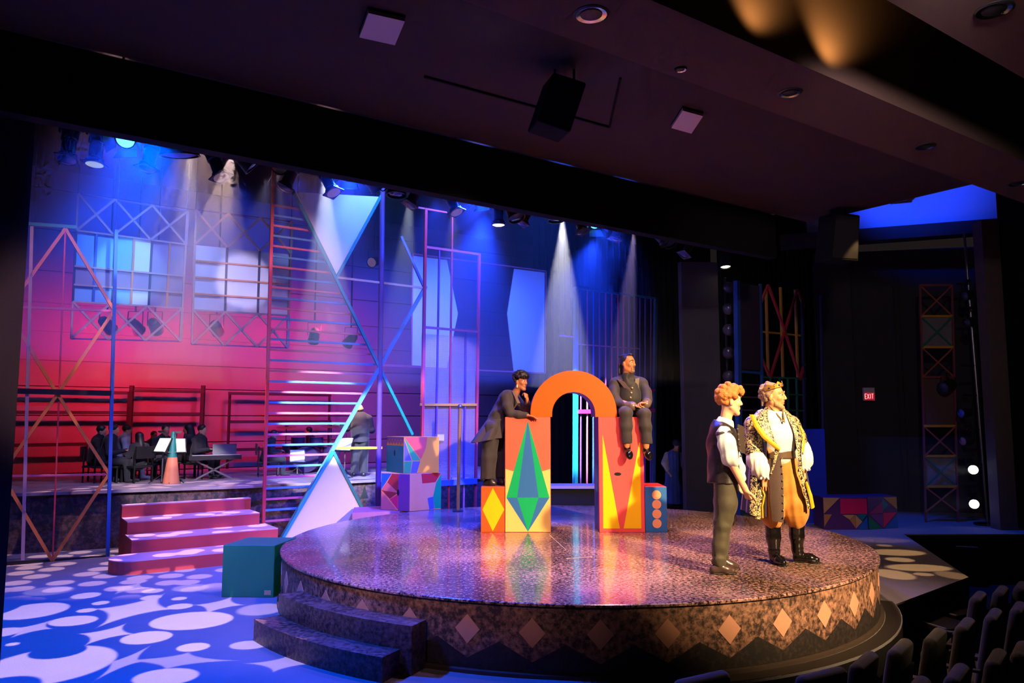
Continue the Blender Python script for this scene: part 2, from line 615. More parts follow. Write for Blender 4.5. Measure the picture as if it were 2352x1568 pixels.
# proscenium header (black border) with the lighting behind it
struct(MB().box(uvp(2.4, 7.6, 5.05), (16.0, 0.16, 0.70), rotz(math.atan2(UY, UX))).build('wall_header', BLACK), 'long black border hiding the tops of the stage lights')
# left black return
pl = at_v(46, 800, 7.9)
ul = to_uv(pl)[0]
struct(MB().box(uvp(ul - 1.5, 7.9, 2.2), (3.0, 0.2, 6.4), rotz(math.atan2(UY, UX))).build('wall_left', mat('left_return', (30, 32, 48), 0.9)), 'dark proscenium return at the edge of the stage')
# stage roof
struct(MB().box(uvp(4, 13.4, 7.6), (26, 12.0, 0.1), rotz(math.atan2(UY, UX))).build('ceiling', BLACK), 'black roof over the stage')
# auditorium ceiling: soffit next to the header, cross beams and the slab over the seats
RUV = rotz(math.atan2(UY, UX))
s1 = struct(MB().box(uvp(2.2, 5.75, 5.47), (18.2, 3.5, 0.12), RUV).build('ceiling', mat('soffit_brown', (72, 54, 50), 0.9, vary=0.06, scale=2.0)), 'dim brown soffit between the header and the downlight beam')
struct(MB().box(uvp(6, 4.14, 5.40), (26, 0.78, 0.50), RUV).build('ceiling', HOUSE), 'dim brown ceiling beam with a row of recessed downlights')
struct(MB().box(uvp(6, 2.40, 5.40), (26, 0.75, 0.50), RUV).build('ceiling', HOUSE), 'second ceiling beam nearer the seats, almost black')
struct(MB().box(uvp(6, 1.2, 6.55), (26, 6.2, 0.1), RUV).build('ceiling', mat('house_slab', (96, 84, 78), 0.9)), 'ceiling slab lit by two amber uplights')
# shallow hatch in the soffit
hp = [at_z(x, y, 5.40) for x, y in ((975, 176), (1400, 292), (1425, 180), (1010, 70))]
hb = MB()
for i in range(2):
    hb.bar(hp[i], hp[(i + 1) % 4], 0.022, 0.02)
tr = hb.build('trim_1', BLACK)
struct(tr, 'dark hatch outline in the brown soffit')

# right side: blue-lit upper wall over a dark ledge, black wall with the exit sign, proscenium column
q0, q1 = at_y(1860, 700, 17.2), at_y(2330, 700, 15.8)
def vwall(name, a, b_, z0, z1, t, m, label):
    d = Vector((b_.x - a.x, b_.y - a.y, 0))
    n = Vector((-d.y, d.x, 0)).normalized() * t
    p = [Vector((a.x, a.y, z0)), Vector((b_.x, b_.y, z0)), Vector((b_.x, b_.y, z0)) + n, Vector((a.x, a.y, z0)) + n]
    return struct(MB().prism(p, (0, 0, z1 - z0)).build(name, m), label)
UPW = mat('upper_wall', (170, 170, 175), 0.85, vary=0.05)
vwall('wall_right', q0, q1, 6.35, 9.5, 0.1, UPW, 'upper side wall lit saturated blue above the dark ledge')
l0, l1 = at_y(1790, 700, 17.3), at_y(2420, 700, 15.5)
vwall('trim_2', l0 + Vector((0, -0.2, 0)), l1 + Vector((0, -0.2, 0)), 6.02, 6.30, 0.4, mat('ledge', (42, 38, 38), 0.85), 'dark ledge under the blue upper wall')
w0, w1 = at_y(1880, 900, 18.2), at_y(2480, 900, 17.0)
vwall('wall_right', w0, w1, 0, 6.1, 0.1, DARKWALL, 'black side wall carrying the exit sign')
# vertical seams of the black wall as thin battens
for px in (1965, 2062, 2075):
    p = at_y(px, 900, 18.2 - (px - 1880) / 600 * 1.2)
    MB().box((p.x, p.y - 0.03, 3.0), (0.03, 0.04, 5.9)).build('trim_3', DARKWALL)['kind'] = 'structure'
cpt = at_y(2281, 800, 15.0)
struct(MB().box((cpt.x, cpt.y, 2.6), (0.34, 0.3, 6.9)).build('trim_4', mat('column_brown', (88, 74, 72), 0.85)), 'slim brown proscenium column beside the side-light boom')
vwall('wall_house', at_y(2310, 800, 15.2), at_y(2310, 800, 15.2) + Vector((6, -9, 0)), -0.9, 9, 0.1, BLACK, 'black house wall beyond the proscenium column')
# masking drapes behind the set
def drape(name, pa, pb, z0, z1, m, label, folds=26, amp=0.05):
    b = MB()
    a, c = Vector((pa.x, pa.y, 0)), Vector((pb.x, pb.y, 0))
    d = (c - a)
    n = Vector((-d.y, d.x, 0)).normalized()
    N = folds * 4
    vv, ff = [], []
    for i in range(N + 1):
        p = a + d * (i / N) + n * amp * math.sin(i / 4 * 2 * math.pi)
        vv += [p + Vector((0, 0, z0)), p + Vector((0, 0, z1)), p + n * 0.01 + Vector((0, 0, z0)), p + n * 0.01 + Vector((0, 0, z1))]
    for i in range(N):
        o = i * 4
        ff += [(o, o + 4, o + 5, o + 1), (o + 2, o + 3, o + 7, o + 6)]
    b.add(vv, ff)
    o = b.build(name, m, smooth=True)
    return tag(o, label, 'curtain')
drape('black_curtain', at_v(1225, 900, 16.2), at_v(1640, 900, 14.6), 0, 7.5, BLACK, 'black masking curtain behind the barred gate', 30)
drape('black_curtain', at_v(1655, 900, 13.2), at_v(1900, 900, 11.6), 0, 7.5, BLACK, 'black masking curtain behind the blue-posted trellis', 22)

# grey upright flat (masking leg) right of the gate
p0, p1 = at_v(1571, 900, 11.6), at_v(1656, 900, 11.2)
d = (Vector((p1.x, p1.y, 0)) - Vector((p0.x, p0.y, 0)))
lg = MB().prism([(p0.x, p0.y, 0), (p1.x, p1.y, 0), (p1.x - 0.05, p1.y + 0.12, 0), (p0.x - 0.05, p0.y + 0.12, 0)], (0, 0, 5.6)).build('masking_flat', mat('grey_flat', (92, 84, 88), 0.9, vary=0.1, scale=3))
tag(lg, 'tall plain grey masking flat between the barred gate and the trellis', 'flat')

# ================================================================== ROUND PLATFORM
TOPM = speckle('sponged_top', (42, 29, 29), (182, 140, 126), 30, 0.17, 0.45, 0.60, 0.10, coat=0.35)
SKIRT = speckle('sponged_skirt', (46, 30, 26), (164, 118, 96), 20, 0.55, 0.40, 0.66)
SKDARK = speckle('sponged_dark', (22, 15, 15), (62, 46, 40), 26, 0.6, 0.45, 0.75)
DIAM = mat('tan_diamond', (196, 138, 112), 0.6, vary=0.08, scale=8)
plat = thing('round_platform', 'large round glossy stage platform with tan diamonds round its speckled skirt', 'platform', (PC.x, PC.y, 0))
N = 128
ring = [Vector((PC.x + PR * math.cos(2 * math.pi * k / N), PC.y + PR * math.sin(2 * math.pi * k / N), 0)) for k in range(N)]
part('deck_top', TOPM, plat, lambda b: b.lathe([(PR, 0.57), (PR + 0.012, 0.578), (PR + 0.012, 0.594), (PR, 0.60)], (PC.x, PC.y, 0), N))
part('skirt', SKIRT, plat, lambda b: b.lathe([(PR - 0.01, 0.0), (PR - 0.01, 0.57)], (PC.x, PC.y, 0), N), smooth=True)


def arc_patch(b, pts2, r, t):
    """Flat outline (angle, z) wrapped on radius r, t thick."""
    m = len(pts2)
    inner = [(PC.x + (r - 0.004) * math.cos(a), PC.y + (r - 0.004) * math.sin(a), z) for a, z in pts2]
    outer = [(PC.x + (r + t) * math.cos(a), PC.y + (r + t) * math.sin(a), z) for a, z in pts2]
    b.add(inner + outer, [tuple(range(m)), tuple(range(m, 2 * m))] + [(k, (k + 1) % m, (k + 1) % m + m, k + m) for k in range(m)])


def zig_patch(b, ac, h2, n=8):
    """Dark peak between two diamonds, wrapped on the skirt."""
    vv, ff = [], []
    for i in range(n + 1):
        t_ = -1 + 2 * i / n
        a = ac + h2 * t_
        zt_ = 0.12 + 0.15 * (1 - abs(t_))
        for r in (PR - 0.014, PR - 0.007):
            for zz in (0.036, zt_):
                vv.append((PC.x + r * math.cos(a), PC.y + r * math.sin(a), zz))
    for i in range(n):
        o = i * 4
        ff += [(o, o + 4, o + 5, o + 1), (o + 2, o + 3, o + 7, o + 6), (o + 1, o + 5, o + 7, o + 3), (o, o + 2, o + 6, o + 4)]
    ff += [(0, 1, 3, 2), (n * 4, n * 4 + 2, n * 4 + 3, n * 4 + 1)]
    b.add(vv, ff)


da = math.radians(9.0)
a0 = math.radians(-90.6)
for i in range(-12, 12):
    a = a0 + i * da
    w, hgt, zc = math.radians(1.78), 0.122, 0.355
    part('diamond', DIAM, plat, lambda b: arc_patch(b, [(a - w, zc), (a, zc - hgt), (a + w, zc), (a, zc + hgt)], PR - 0.01, 0.004))
    a2 = a + da / 2
    h2 = da / 2
    part('dark_triangle', SKDARK, plat, lambda b: zig_patch(b, a2, h2))
part('kick_ring', mat('kick_brown', (62, 48, 40), 0.6), plat, lambda b: b.lathe([(PR + 0.03, 0.0), (PR + 0.03, 0.03), (PR - 0.02, 0.035), (PR - 0.02, 0.0)], (PC.x, PC.y, 0), N, caps=False))
# scratches and spikes of tape on the deck
TAPE = mat('tape', (170, 160, 150), 0.6)
for i, (x0, y0, x1, y1) in enumerate([(1262, 1228, 1300, 1262), (1130, 1250, 1165, 1272), (1300, 1282, 1360, 1278)]):
    a, c = at_z(x0, y0, 0.6015), at_z(x1, y1, 0.6015)
    part('scratch', TAPE, plat, lambda b: b.bar(a, c, 0.006, 0.002))

# curved entry steps
cs = thing('curved_steps', 'two curved speckled steps leading up the front of the round platform', 'steps', (-1.6, 7.3, 0))
STEPM = speckle('sponged_step', (40, 29, 28), (128, 100, 96), 26, 0.32, 0.40, 0.68, 0.15)


def arc_step(b, r0, r1, z0, z1, a0, a1, n=24):
    vv, ff = [], []
    for i in range(n + 1):
        a = math.radians(a0 + (a1 - a0) * i / n)
        for r in (r0, r1):
            for zz in (z0, z1):
                vv.append((PC.x + r * math.cos(a), PC.y + r * math.sin(a), zz))
    for i in range(n):
        o = i * 4
        ff += [(o, o + 4, o + 5, o + 1), (o + 2, o + 3, o + 7, o + 6), (o + 1, o + 5, o + 7, o + 3), (o, o + 2, o + 6, o + 4)]
    ff += [(0, 1, 3, 2), (n * 4, n * 4 + 2, n * 4 + 3, n * 4 + 1)]
    b.add(vv, ff)


part('lower_step', STEPM, cs, lambda b: arc_step(b, 3.855, 4.10, 0, 0.2, -142.6, -116.3))
part('upper_step', STEPM, cs, lambda b: arc_step(b, 3.62, 3.855, 0, 0.4, -142.9, -114.6))

# ================================================================== BAND DECK AND RED STAIRS
DECKTOP = mat('deck_top', (120, 110, 124), 0.6, vary=0.1)
DECKSK = speckle('deck_skirt', (36, 26, 32), (90, 66, 70), 14, 0.7)
dk = thing('band_deck', 'long raised deck for the musicians behind the red stairs', 'deck', (-4.4, 14.5, 0))
front = [Vector((-9.6, 11.5, 0)), Vector((-7.59, 12.32, 0)), Vector((-4.41, 13.75, 0)), Vector((-2.66, 14.91, 0)), Vector((-1.3, 15.35, 0)), Vector((0.5, 16.4, 0))]
back = [uvp(10.5, 18.9), uvp(-3.5, 18.9)]
pl_ = front + back
part('deck_surface', DECKTOP, dk, lambda b: b.prism([(p.x, p.y, 0.90) for p in pl_], (0, 0, 0.05)))
inn = [p + Vector((-0.03, 0.05, 0)) for p in front] + back
part('skirt', DECKSK, dk, lambda b: b.prism([(p.x, p.y, 0.0) for p in inn], (0, 0, 0.90)))
FIR = mat('dark_teal_paint', (22, 34, 40), 0.7)
for seg in (0, 1, 2, 3):
    A, B = front[seg], front[seg + 1]
    L = (B - A).length
    n = int(L / 0.30)
    dd = (B - A).normalized()
    nn = Vector((dd.y, -dd.x, 0))
    for i in range(n):
        c = A + dd * ((i + 0.5) * L / n) + Vector((-0.03, 0.05, 0))
        part('painted_triangle', FIR, dk, lambda b: b.prism([c - dd * 0.08 + Vector((0, 0, 0.60)), c + dd * 0.08 + Vector((0, 0, 0.60)), c + Vector((0, 0, 0.84))], nn * 0.006))

RSTEP = mat('stair_red', (176, 62, 58), 0.6, vary=0.08, scale=4)
RTREAD = mat('stair_tread', (196, 160, 176), 0.6, vary=0.06, scale=4)
st = thing('red_stairs', 'wide red wooden stairs with pale treads leading to the band deck', 'stairs', uvp(2.9, 12.6, 0))
for i, (u0, u1, v0) in enumerate([(1.55, 4.0, 11.72), (1.88, 4.0, 12.36), (1.9, 3.88, 12.96), (1.9, 3.9, 13.56)]):
    z0, z1 = 0.0, 0.19 * (i + 1)
    vb = 13.72
    if i == 0:
        pts = []
        for k in range(13):
            a = math.pi / 2 + math.pi * k / 12
            pts.append((u0 + 0.32 + 0.32 * math.cos(a), v0 + 0.32 + 0.32 * math.sin(a)))
        pts = [(u1, v0 + 0.64)] + pts + [(u1, v0)]
    else:
        pts = [(u0, v0), (u1, v0), (u1, min(vb, v0 + 0.66)), (u0, min(vb, v0 + 0.66))]
    s_ = part('step', RSTEP, st, lambda b: b.prism([uvp(u, v, z0) for u, v in pts], (0, 0, z1 - z0 - 0.014)))
    part('tread', RTREAD, s_, lambda b: b.prism([uvp(u, v, z1 - 0.014) for u, v in pts], (0, 0, 0.014)))
# blue-lit low deck seen through the arch
ld_ = thing('low_deck', 'low deck lit blue behind the arch', 'deck', (1.1, 14.0, 0))
part('deck_surface', DECKTOP, ld_, lambda b: b.prism([(0.2, 13.75, 0.88), (1.95, 13.75, 0.88), (1.95, 14.28, 0.88), (0.2, 14.28, 0.88)], (0, 0, 0.05)))
part('skirt', BLACK, ld_, lambda b: b.prism([(0.25, 13.8, 0), (1.9, 13.8, 0), (1.9, 14.25, 0), (0.25, 14.25, 0)], (0, 0, 0.88)))
# plinth under the stacked cubes
pp = MB().prism([(-2.62, 12.72, 0), (-1.75, 13.02, 0), (-1.35, 13.3, 0), (-1.6, 13.95, 0), (-2.75, 13.5, 0)], (0, 0, 0.585))
tag(pp.build('plinth', mat('plinth_mauve', (150, 90, 120), 0.6)), 'low mauve plinth under the two stacked painted cubes', 'plinth')
# red step where the person in the blue dress stands
p = at_y(1553, 1160, 17.5)
tag(MB().box((p.x, p.y, 0.06), (0.60, 0.7, 0.118)).build('step_box', mat('step_red', (170, 50, 50), 0.6)), 'small red step box under the person in blue', 'box')

# ================================================================== PAINTED BOXES ON THE PLATFORM
PAINT = {
    'coral': (226, 92, 66), 'cream': (222, 184, 98), 'green': (0, 158, 88), 'blue': (40, 98, 156), 'yellow': (236, 184, 0), 'orange': (222, 84, 22),
    'red': (204, 44, 44), 'purple': (112, 58, 124), 'teal': (0, 116, 122), 'amber': (226, 148, 46), 'pinkred': (224, 76, 70), 'mauve': (150, 84, 104),
    'slate': (72, 88, 148), 'rose': (196, 100, 108), 'magenta': (210, 30, 90), 'tan': (196, 150, 96), 'violet': (96, 60, 110), 'maroon': (150, 42, 52),
    'deepgreen': (14, 112, 74), 'peach': (224, 148, 100), 'skyblue': (30, 90, 170), 'ochre': (176, 120, 60), 'wine': (150, 40, 100), 'grape': (80, 44, 100)}


def paint(n, rough=0.35):
    return mat('paint_' + n, PAINT[n], rough, vary=0.05, scale=5, bump=0.03, bscale=40)


class Face:
    """A painted face of a box: x to the right, z up, both in metres from the lower left corner."""
    def __init__(self, o, ex, n):
        self.o, self.ex, self.n = Vector(o), Vector(ex).normalized(), Vector(n).normalized()

    def p(self, x, z, lift=0.0):
        return self.o + self.ex * x + Vector((0, 0, z)) + self.n * lift

    def shape(self, parent, name, m, pts, lift=0.0015, t=0.0012):
        return part(name, m, parent, lambda b: b.prism([self.p(x, z, lift - t) for x, z in pts], self.n * t))


def curve_poly(f, x0, x1, n=10):
    return [(x0 + (x1 - x0) * i / n, f(x0 + (x1 - x0) * i / n)) for i in range(n + 1)]


BY = 10.48          # depth of the box fronts
PZ = 0.60


def bx(px):
    return (px - 1176) / FPX * (BY * math.cos(PITCH) - 0.9 * math.sin(PITCH))


SLOT = mat('slot_black', (8, 8, 8), 0.9)

# --- left tall box
x0, x1 = bx(1160), bx(1265)
W = x1 - x0
HT = 1.545
tb = thing('tall_painted_box', 'tall coral and cream box with a blue and green diamond, left leg of the arch', 'box', ((x0 + x1) / 2, BY + 0.3, PZ))
part('body', paint('coral'), tb, lambda b: b.box(((x0 + x1) / 2, BY + 0.30, PZ + HT / 2), (W, 0.60, HT)), bevel=0.004)
f = Face((x0, BY, PZ), (1, 0, 0), (0, -1, 0))
e = 0.006
sag = lambda x: 0.845 - 0.06 * math.sin(math.pi * (x / W))
f.shape(tb, 'painted_field', paint('cream'), [(e, e), (W - e, e)] + list(reversed(curve_poly(sag, e, W - e))), 0.0012)
cx = W / 2
ap, bt, my = (cx, HT - 0.05), (cx, 0.01), 0.46
wl, wi = 0.292, 0.145
f.shape(tb, 'painted_facet', paint('green'), [ap, (cx - wl, my), (cx - wi, my)], 0.003)
f.shape(tb, 'painted_facet', paint('blue'), [ap, (cx - wi, my), (cx + wi, my)], 0.003)
f.shape(tb, 'painted_facet', paint('green'), [ap, (cx + wi, my), (cx + wl, my)], 0.003)
f.shape(tb, 'painted_facet', paint('blue'), [bt, (cx - wi, my), (cx - wl, my)], 0.003)
f.shape(tb, 'painted_facet', paint('green'), [bt, (cx + wi, my), (cx - wi, my)], 0.003)
f.shape(tb, 'painted_facet', paint('blue'), [bt, (cx + wl, my), (cx + wi, my)], 0.003)
fs = Face((x0, BY + 0.6, PZ), (0, -1, 0), (-1, 0, 0))
fs.shape(tb, 'painted_side', paint('mauve'), [(0.006, 0.006), (0.594, 0.006), (0.594, HT - 0.006), (0.006, HT - 0.006)])

# --- right tall box
x2, x3 = bx(1376), bx(1480)
W2 = x3 - x2
tr_ = thing('tall_painted_box', 'tall coral red box with two yellow spikes, under the seated man', 'box', ((x2 + x3) / 2, BY + 0.3, PZ))
part('body', paint('pinkred'), tr_, lambda b: b.box(((x2 + x3) / 2, BY + 0.30, PZ + HT / 2), (W2, 0.60, HT)), bevel=0.004)
f = Face((x2, BY, PZ), (1, 0, 0), (0, -1, 0))
f.shape(tr_, 'painted_spike', paint('yellow'), [(0.05, 0.05), (0.275, 0.05), (0.055, 1.31)])
f.shape(tr_, 'painted_spike', paint('yellow'), [(0.325, 0.05), (W2 - 0.05, 0.05), (W2 - 0.05, 1.20), (W2 - 0.062, 1.20)])
f.shape(tr_, 'hand_slot', SLOT, [(0.255 + 0.05 * math.cos(t) * 1.0 + (0.0), 0.775 + 0.024 * math.sin(t)) for t in [math.pi * 2 * k / 12 for k in range(12)]], 0.002)
fs = Face((x2, BY + 0.6, PZ), (0, -1, 0), (-1, 0, 0))
fs.shape(tr_, 'painted_side', paint('purple'), [(0.006, 0.006), (0.594, 0.006), (0.594, HT - 0.006), (0.006, HT - 0.006)], 0.0012)
fs.shape(tr_, 'painted_spike', paint('blue'), [(0.02, 0.02), (0.30, 0.02), (0.58, 1.02), (0.40, 1.10)], 0.003)
fs.shape(tr_, 'painted_spike', paint('green'), [(0.30, 0.5), (0.42, 0.5), (0.40, 0.95)], 0.0045)

# --- orange arch standing on both boxes
ARC = mat('arch_orange', (232, 82, 16), 0.3, vary=0.05, scale=5)
AEDGE = mat('arch_edge', (128, 84, 150), 0.45)
acx = (bx(1219) + bx(1419)) / 2
ro = (bx(1419) - bx(1219)) / 2
ri = (bx(1367) - bx(1267)) / 2
az = PZ + HT + 0.002
ar = thing('arch_block', 'bright orange half-round arch block bridging the two tall boxes', 'arch', (acx, BY + 0.3, az))
rise = 0.045
outer = [(acx - ro, 0)] + [(acx + ro * math.cos(math.pi - math.pi * k / 40), rise + ro * math.sin(math.pi * k / 40)) for k in range(41)] + [(acx + ro, 0)]
inner = [(acx + ri, 0)] + [(acx + ri * math.cos(math.pi * k / 40), rise + ri * math.sin(math.pi * k / 40)) for k in range(41)] + [(acx - ri, 0)]


def arch(b, y0, y1, ins=0.0):
    no = len(outer)
    vv, ff = [], []
    for (ox, oz), (ix, iz) in zip(outer, reversed(inner)):
        for y in (y0, y1):
            vv += [(ox, y, az + oz), (ix, y, az + iz)]
    for k in range(no - 1):
        o = k * 4
        ff += [(o, o + 1, o + 5, o + 4), (o + 2, o + 6, o + 7, o + 3), (o, o + 4, o + 6, o + 2), (o + 1, o + 3, o + 7, o + 5)]
    ff += [(0, 2, 3, 1), ((no - 1) * 4, (no - 1) * 4 + 1, (no - 1) * 4 + 3, (no - 1) * 4 + 2)]
    b.add(vv, ff)


part('front_face', ARC, ar, lambda b: arch(b, BY, BY + 0.012))
part('rim_body', AEDGE, ar, lambda b: arch(b, BY + 0.012, BY + 0.58))

# --- small boxes
xs0 = bx(1105)
sw = x0 - 0.006 - xs0
HS = 0.605
sb = thing('small_painted_box', 'small orange box with a yellow diamond, under the leaning woman', 'box', ((xs0 + x0) / 2, BY + 0.3, PZ))
part('body', paint('orange'), sb, lambda b: b.box((xs0 + sw / 2, BY + 0.30, PZ + HS / 2), (sw, 0.60, HS)), bevel=0.004)
f = Face((xs0, BY, PZ), (1, 0, 0), (0, -1, 0))
f.shape(sb, 'painted_diamond', paint('yellow'), [(sw / 2, 0.012), (sw - 0.004, 0.30), (sw / 2, HS - 0.015), (0.02, 0.30)])
part('painted_top', paint('mauve'), sb, lambda b: b.box((xs0 + sw / 2, BY + 0.30, PZ + HS + 0.0005), (sw - 0.02, 0.58, 0.003)))
xb0, xb1 = x3 + 0.006, bx(1531)
wb_ = xb1 - xb0
db = thing('small_painted_box', 'small blue box with four peach dots beside the right tall box', 'box', ((xb0 + xb1) / 2, BY + 0.3, PZ))
part('body', paint('blue'), db, lambda b: b.box(((xb0 + xb1) / 2, BY + 0.30, PZ + HS / 2), (wb_, 0.60, HS)), bevel=0.004)
f = Face((xb0, BY, PZ), (1, 0, 0), (0, -1, 0))
for i in range(4):
    c = (wb_ * 0.53, 0.115 + i * 0.127)
    f.shape(db, 'painted_dot', paint('peach'), [(c[0] + 0.061 * math.cos(2 * math.pi * k / 24), c[1] + 0.061 * math.sin(2 * math.pi * k / 24)) for k in range(24)])
part('painted_top', paint('red'), db, lambda b: b.box(((xb0 + xb1) / 2, BY + 0.30, PZ + HS + 0.0005), (wb_ - 0.02, 0.58, 0.003)))

# --- green cube on the floor left of the platform
gc = at_z(508, 1371, 0)
gr = at_z(624, 1372, 0)
G = mat('cube_green', (20, 120, 84), 0.5, vary=0.1, scale=3)
ga = math.atan2(gr.y - gc.y, gr.x - gc.x)
gw = 0.63
gx = Vector((math.cos(ga), math.sin(ga), 0))
gy = Vector((0.14, 0.99, 0)).normalized()
gt = thing('green_cube', 'plain green cube standing on the carpet beside the round platform', 'box', gc + gx * gw / 2 + gy * 0.3)
part('body', G, gt, lambda b: b.prism([gc, gc + gx * gw, gc + gx * gw + gy * 0.62, gc + gy * 0.62], (0, 0, 0.61)), bevel=0.006)
f = Face(gc, gx, gx.cross(Vector((0, 0, 1))))
f.shape(gt, 'stencil', mat('stencil_cream', (190, 150, 110), 0.6), [(0.52, 0.03), (0.60, 0.03), (0.60, 0.085), (0.52, 0.085)])

# --- two stacked painted cubes behind the platform
def corner_box(name, label, px_l, px_m, px_r, dist, z0, h, body):
    m_ = at_y(px_m, 1100, dist)
    c = Vector((m_.x, m_.y, z0))
    return c


def cube2(label, corner, al, ar_, wl_, wr_, z0, h, body):
    """Cube seen corner-on: the left face runs from the corner along al, the right face along ar_."""
    dl = Vector((math.cos(al), math.sin(al), 0))
    dr = Vector((math.cos(ar_), math.sin(ar_), 0))
    c = Vector((corner.x, corner.y, z0))
    t = thing('painted_cube', label, 'box', c + dl * wl_ / 2 + dr * wr_ / 2)
    part('body', paint(body), t, lambda b: b.prism([c, c + dr * wr_, c + dr * wr_ + dl * wl_, c + dl * wl_], (0, 0, h)), bevel=0.004)
    fl_ = Face(c + dl * wl_, -dl, Vector((-dl.y, dl.x, 0)) if Vector((-dl.y, dl.x, 0)).y < 0 else Vector((dl.y, -dl.x, 0)))
    fr_ = Face(c, dr, Vector((dr.y, -dr.x, 0)))
    return t, fl_, fr_


cq = at_z(941, 1174, 0.59)
t, fl_, fr_ = cube2('lower of two stacked cubes, rose facets on one face and glossy peach on the other', cq, math.radians(152), math.radians(35), 0.60, 0.60, 0.587, 0.615, 'peach')
w = 0.60
fl_.shape(t, 'painted_panel', paint('purple'), [(0.36, 0.005), (0.595, 0.005), (0.595, 0.61), (0.36, 0.61)])
fl_.shape(t, 'painted_panel', paint('skyblue'), [(0.005, 0.34), (0.005, 0.61), (0.22, 0.61)])
fl_.shape(t, 'painted_panel', paint('maroon'), [(0.13, 0.46), (0.36, 0.30), (0.36, 0.61), (0.23, 0.61)])
fl_.shape(t, 'painted_panel', paint('rose'), [(0.005, 0.33), (0.13, 0.47), (0.355, 0.30)])
fl_.shape(t, 'painted_panel', paint('maroon'), [(0.01, 0.325), (0.355, 0.295), (0.19, 0.19)])
fl_.shape(t, 'painted_panel', paint('magenta'), [(0.19, 0.18), (0.355, 0.27), (0.355, 0.02)])
fl_.shape(t, 'painted_panel', paint('rose'), [(0.005, 0.31), (0.345, 0.008), (0.005, 0.008)])
fl_.shape(t, 'hand_slot', SLOT, [(0.36 + 0.025 * math.cos(k), 0.30 + 0.055 * math.sin(k)) for k in [math.pi * 2 * i / 12 for i in range(12)]], 0.003)
GP = mat('gloss_peach', PAINT['peach'], 0.12, vary=0.05, bump=0.4, bscale=70)
fr_.shape(t, 'painted_panel', GP, [(0.005, 0.005), (0.595, 0.005), (0.595, 0.61), (0.005, 0.61)], 0.0012)
fr_.shape(t, 'painted_panel', paint('red'), [(0.21, 0.61), (0.59, 0.61), (0.48, 0.46), (0.23, 0.45)], 0.0025)
fr_.shape(t, 'painted_panel', paint('green'), [(0.50, 0.46), (0.595, 0.59), (0.595, 0.02), (0.47, 0.02), (0.44, 0.22)], 0.0025)
fr_.shape(t, 'painted_panel', paint('slate'), [(0.33, 0.20), (0.44, 0.22), (0.46, 0.02), (0.37, 0.01)], 0.0035)
c2 = Vector((cq.x - 0.13, cq.y + 0.13, 0))
t, fl_, fr_ = cube2('upper of two stacked cubes, teal face with a ragged purple top and an amber face', c2, math.radians(128), math.radians(12), 0.60, 0.60, 1.204, 0.61, 'amber')
fl_.shape(t, 'painted_panel', paint('teal'), [(0.005, 0.005), (0.595, 0.005), (0.595, 0.46), (0.005, 0.46)])
zig = [(0.005 + 0.59 * k / 12, 0.47 + (0.05 if k % 2 else 0.0)) for k in range(13)]
fl_.shape(t, 'painted_panel', paint('mauve'), zig + [(0.595, 0.55), (0.005, 0.55)], 0.0022)
zig2 = [(0.005 + 0.59 * k / 12, 0.54 + (0.0 if k % 2 else 0.03)) for k in range(13)]
fl_.shape(t, 'painted_panel', paint('purple'), zig2 + [(0.595, 0.605), (0.005, 0.605)], 0.003)
fl_.shape(t, 'hand_slot', SLOT, [(0.29 + 0.022 * math.cos(k), 0.33 + 0.055 * math.sin(k)) for k in [math.pi * 2 * i / 12 for i in range(12)]], 0.003)
fr_.shape(t, 'painted_panel', paint('pinkred'), [(0.01, 0.605), (0.395, 0.605), (0.37, 0.42), (0.29, 0.23)])
fr_.shape(t, 'painted_panel', paint('green'), [(0.005, 0.60), (0.285, 0.215), (0.145, 0.21)])
fr_.shape(t, 'painted_panel', paint('slate'), [(0.005, 0.56), (0.135, 0.21), (0.005, 0.21)])
fr_.shape(t, 'painted_panel', paint('green'), [(0.005, 0.20), (0.14, 0.20), (0.115, 0.005), (0.005, 0.005)])
fr_.shape(t, 'painted_panel', paint('slate'), [(0.15, 0.20), (0.28, 0.20), (0.225, 0.005), (0.12, 0.005)])

# --- double cube at the far right
cA, cB, cC = at_z(1893, 1216, 0), at_z(1995, 1216, 0), at_z(2061, 1212, 0)
bd = (cB - cA)
bd.z = 0
L1 = bd.length
bd.normalize()
bd2 = Vector((0.95, 0.31, 0)).normalized()
bn = Vector((bd.y, -bd.x, 0))
t = thing('painted_block', 'low double block with a magenta panel and tan triangles near the thrust corner', 'box', cA + bd * L1 / 2)
part('body', paint('grape'), t, lambda b: b.prism([cA, cB, cB + Vector((0.05, 0.62, 0)), cA + Vector((0.05, 0.62, 0))], (0, 0, 0.61)), bevel=0.004)
f = Face(cA, bd, bn)
k_ = L1 / 0.9
f.shape(t, 'painted_panel', paint('tan'), [(0.005, 0.3), (0.005, 0.6), (0.32, 0.6)])
f.shape(t, 'painted_panel', paint('ochre'), [(0.005, 0.05), (0.005, 0.29), (0.16, 0.29)])
f.shape(t, 'painted_panel', paint('magenta'), [(0.33, 0.30), (L1 - 0.01, 0.30), (L1 - 0.01, 0.585), (0.33, 0.585)])
f.shape(t, 'painted_panel', paint('tan'), [(0.36, 0.28), (0.60, 0.28), (0.50, 0.19)])
f.shape(t, 'painted_panel', paint('ochre'), [(0.50, 0.185), (0.61, 0.28), (0.61, 0.02)])
f.shape(t, 'painted_panel', paint('tan'), [(0.615, 0.28), (0.74, 0.15), (0.615, 0.02)])
f.shape(t, 'painted_panel', paint('teal'), [(0.63, 0.29), (0.84, 0.29), (0.74, 0.17)])
f.shape(t, 'painted_panel', paint('skyblue'), [(0.63, 0.01), (L1 - 0.01, 0.01), (L1 - 0.01, 0.28), (0.86, 0.28)], 0.0012)
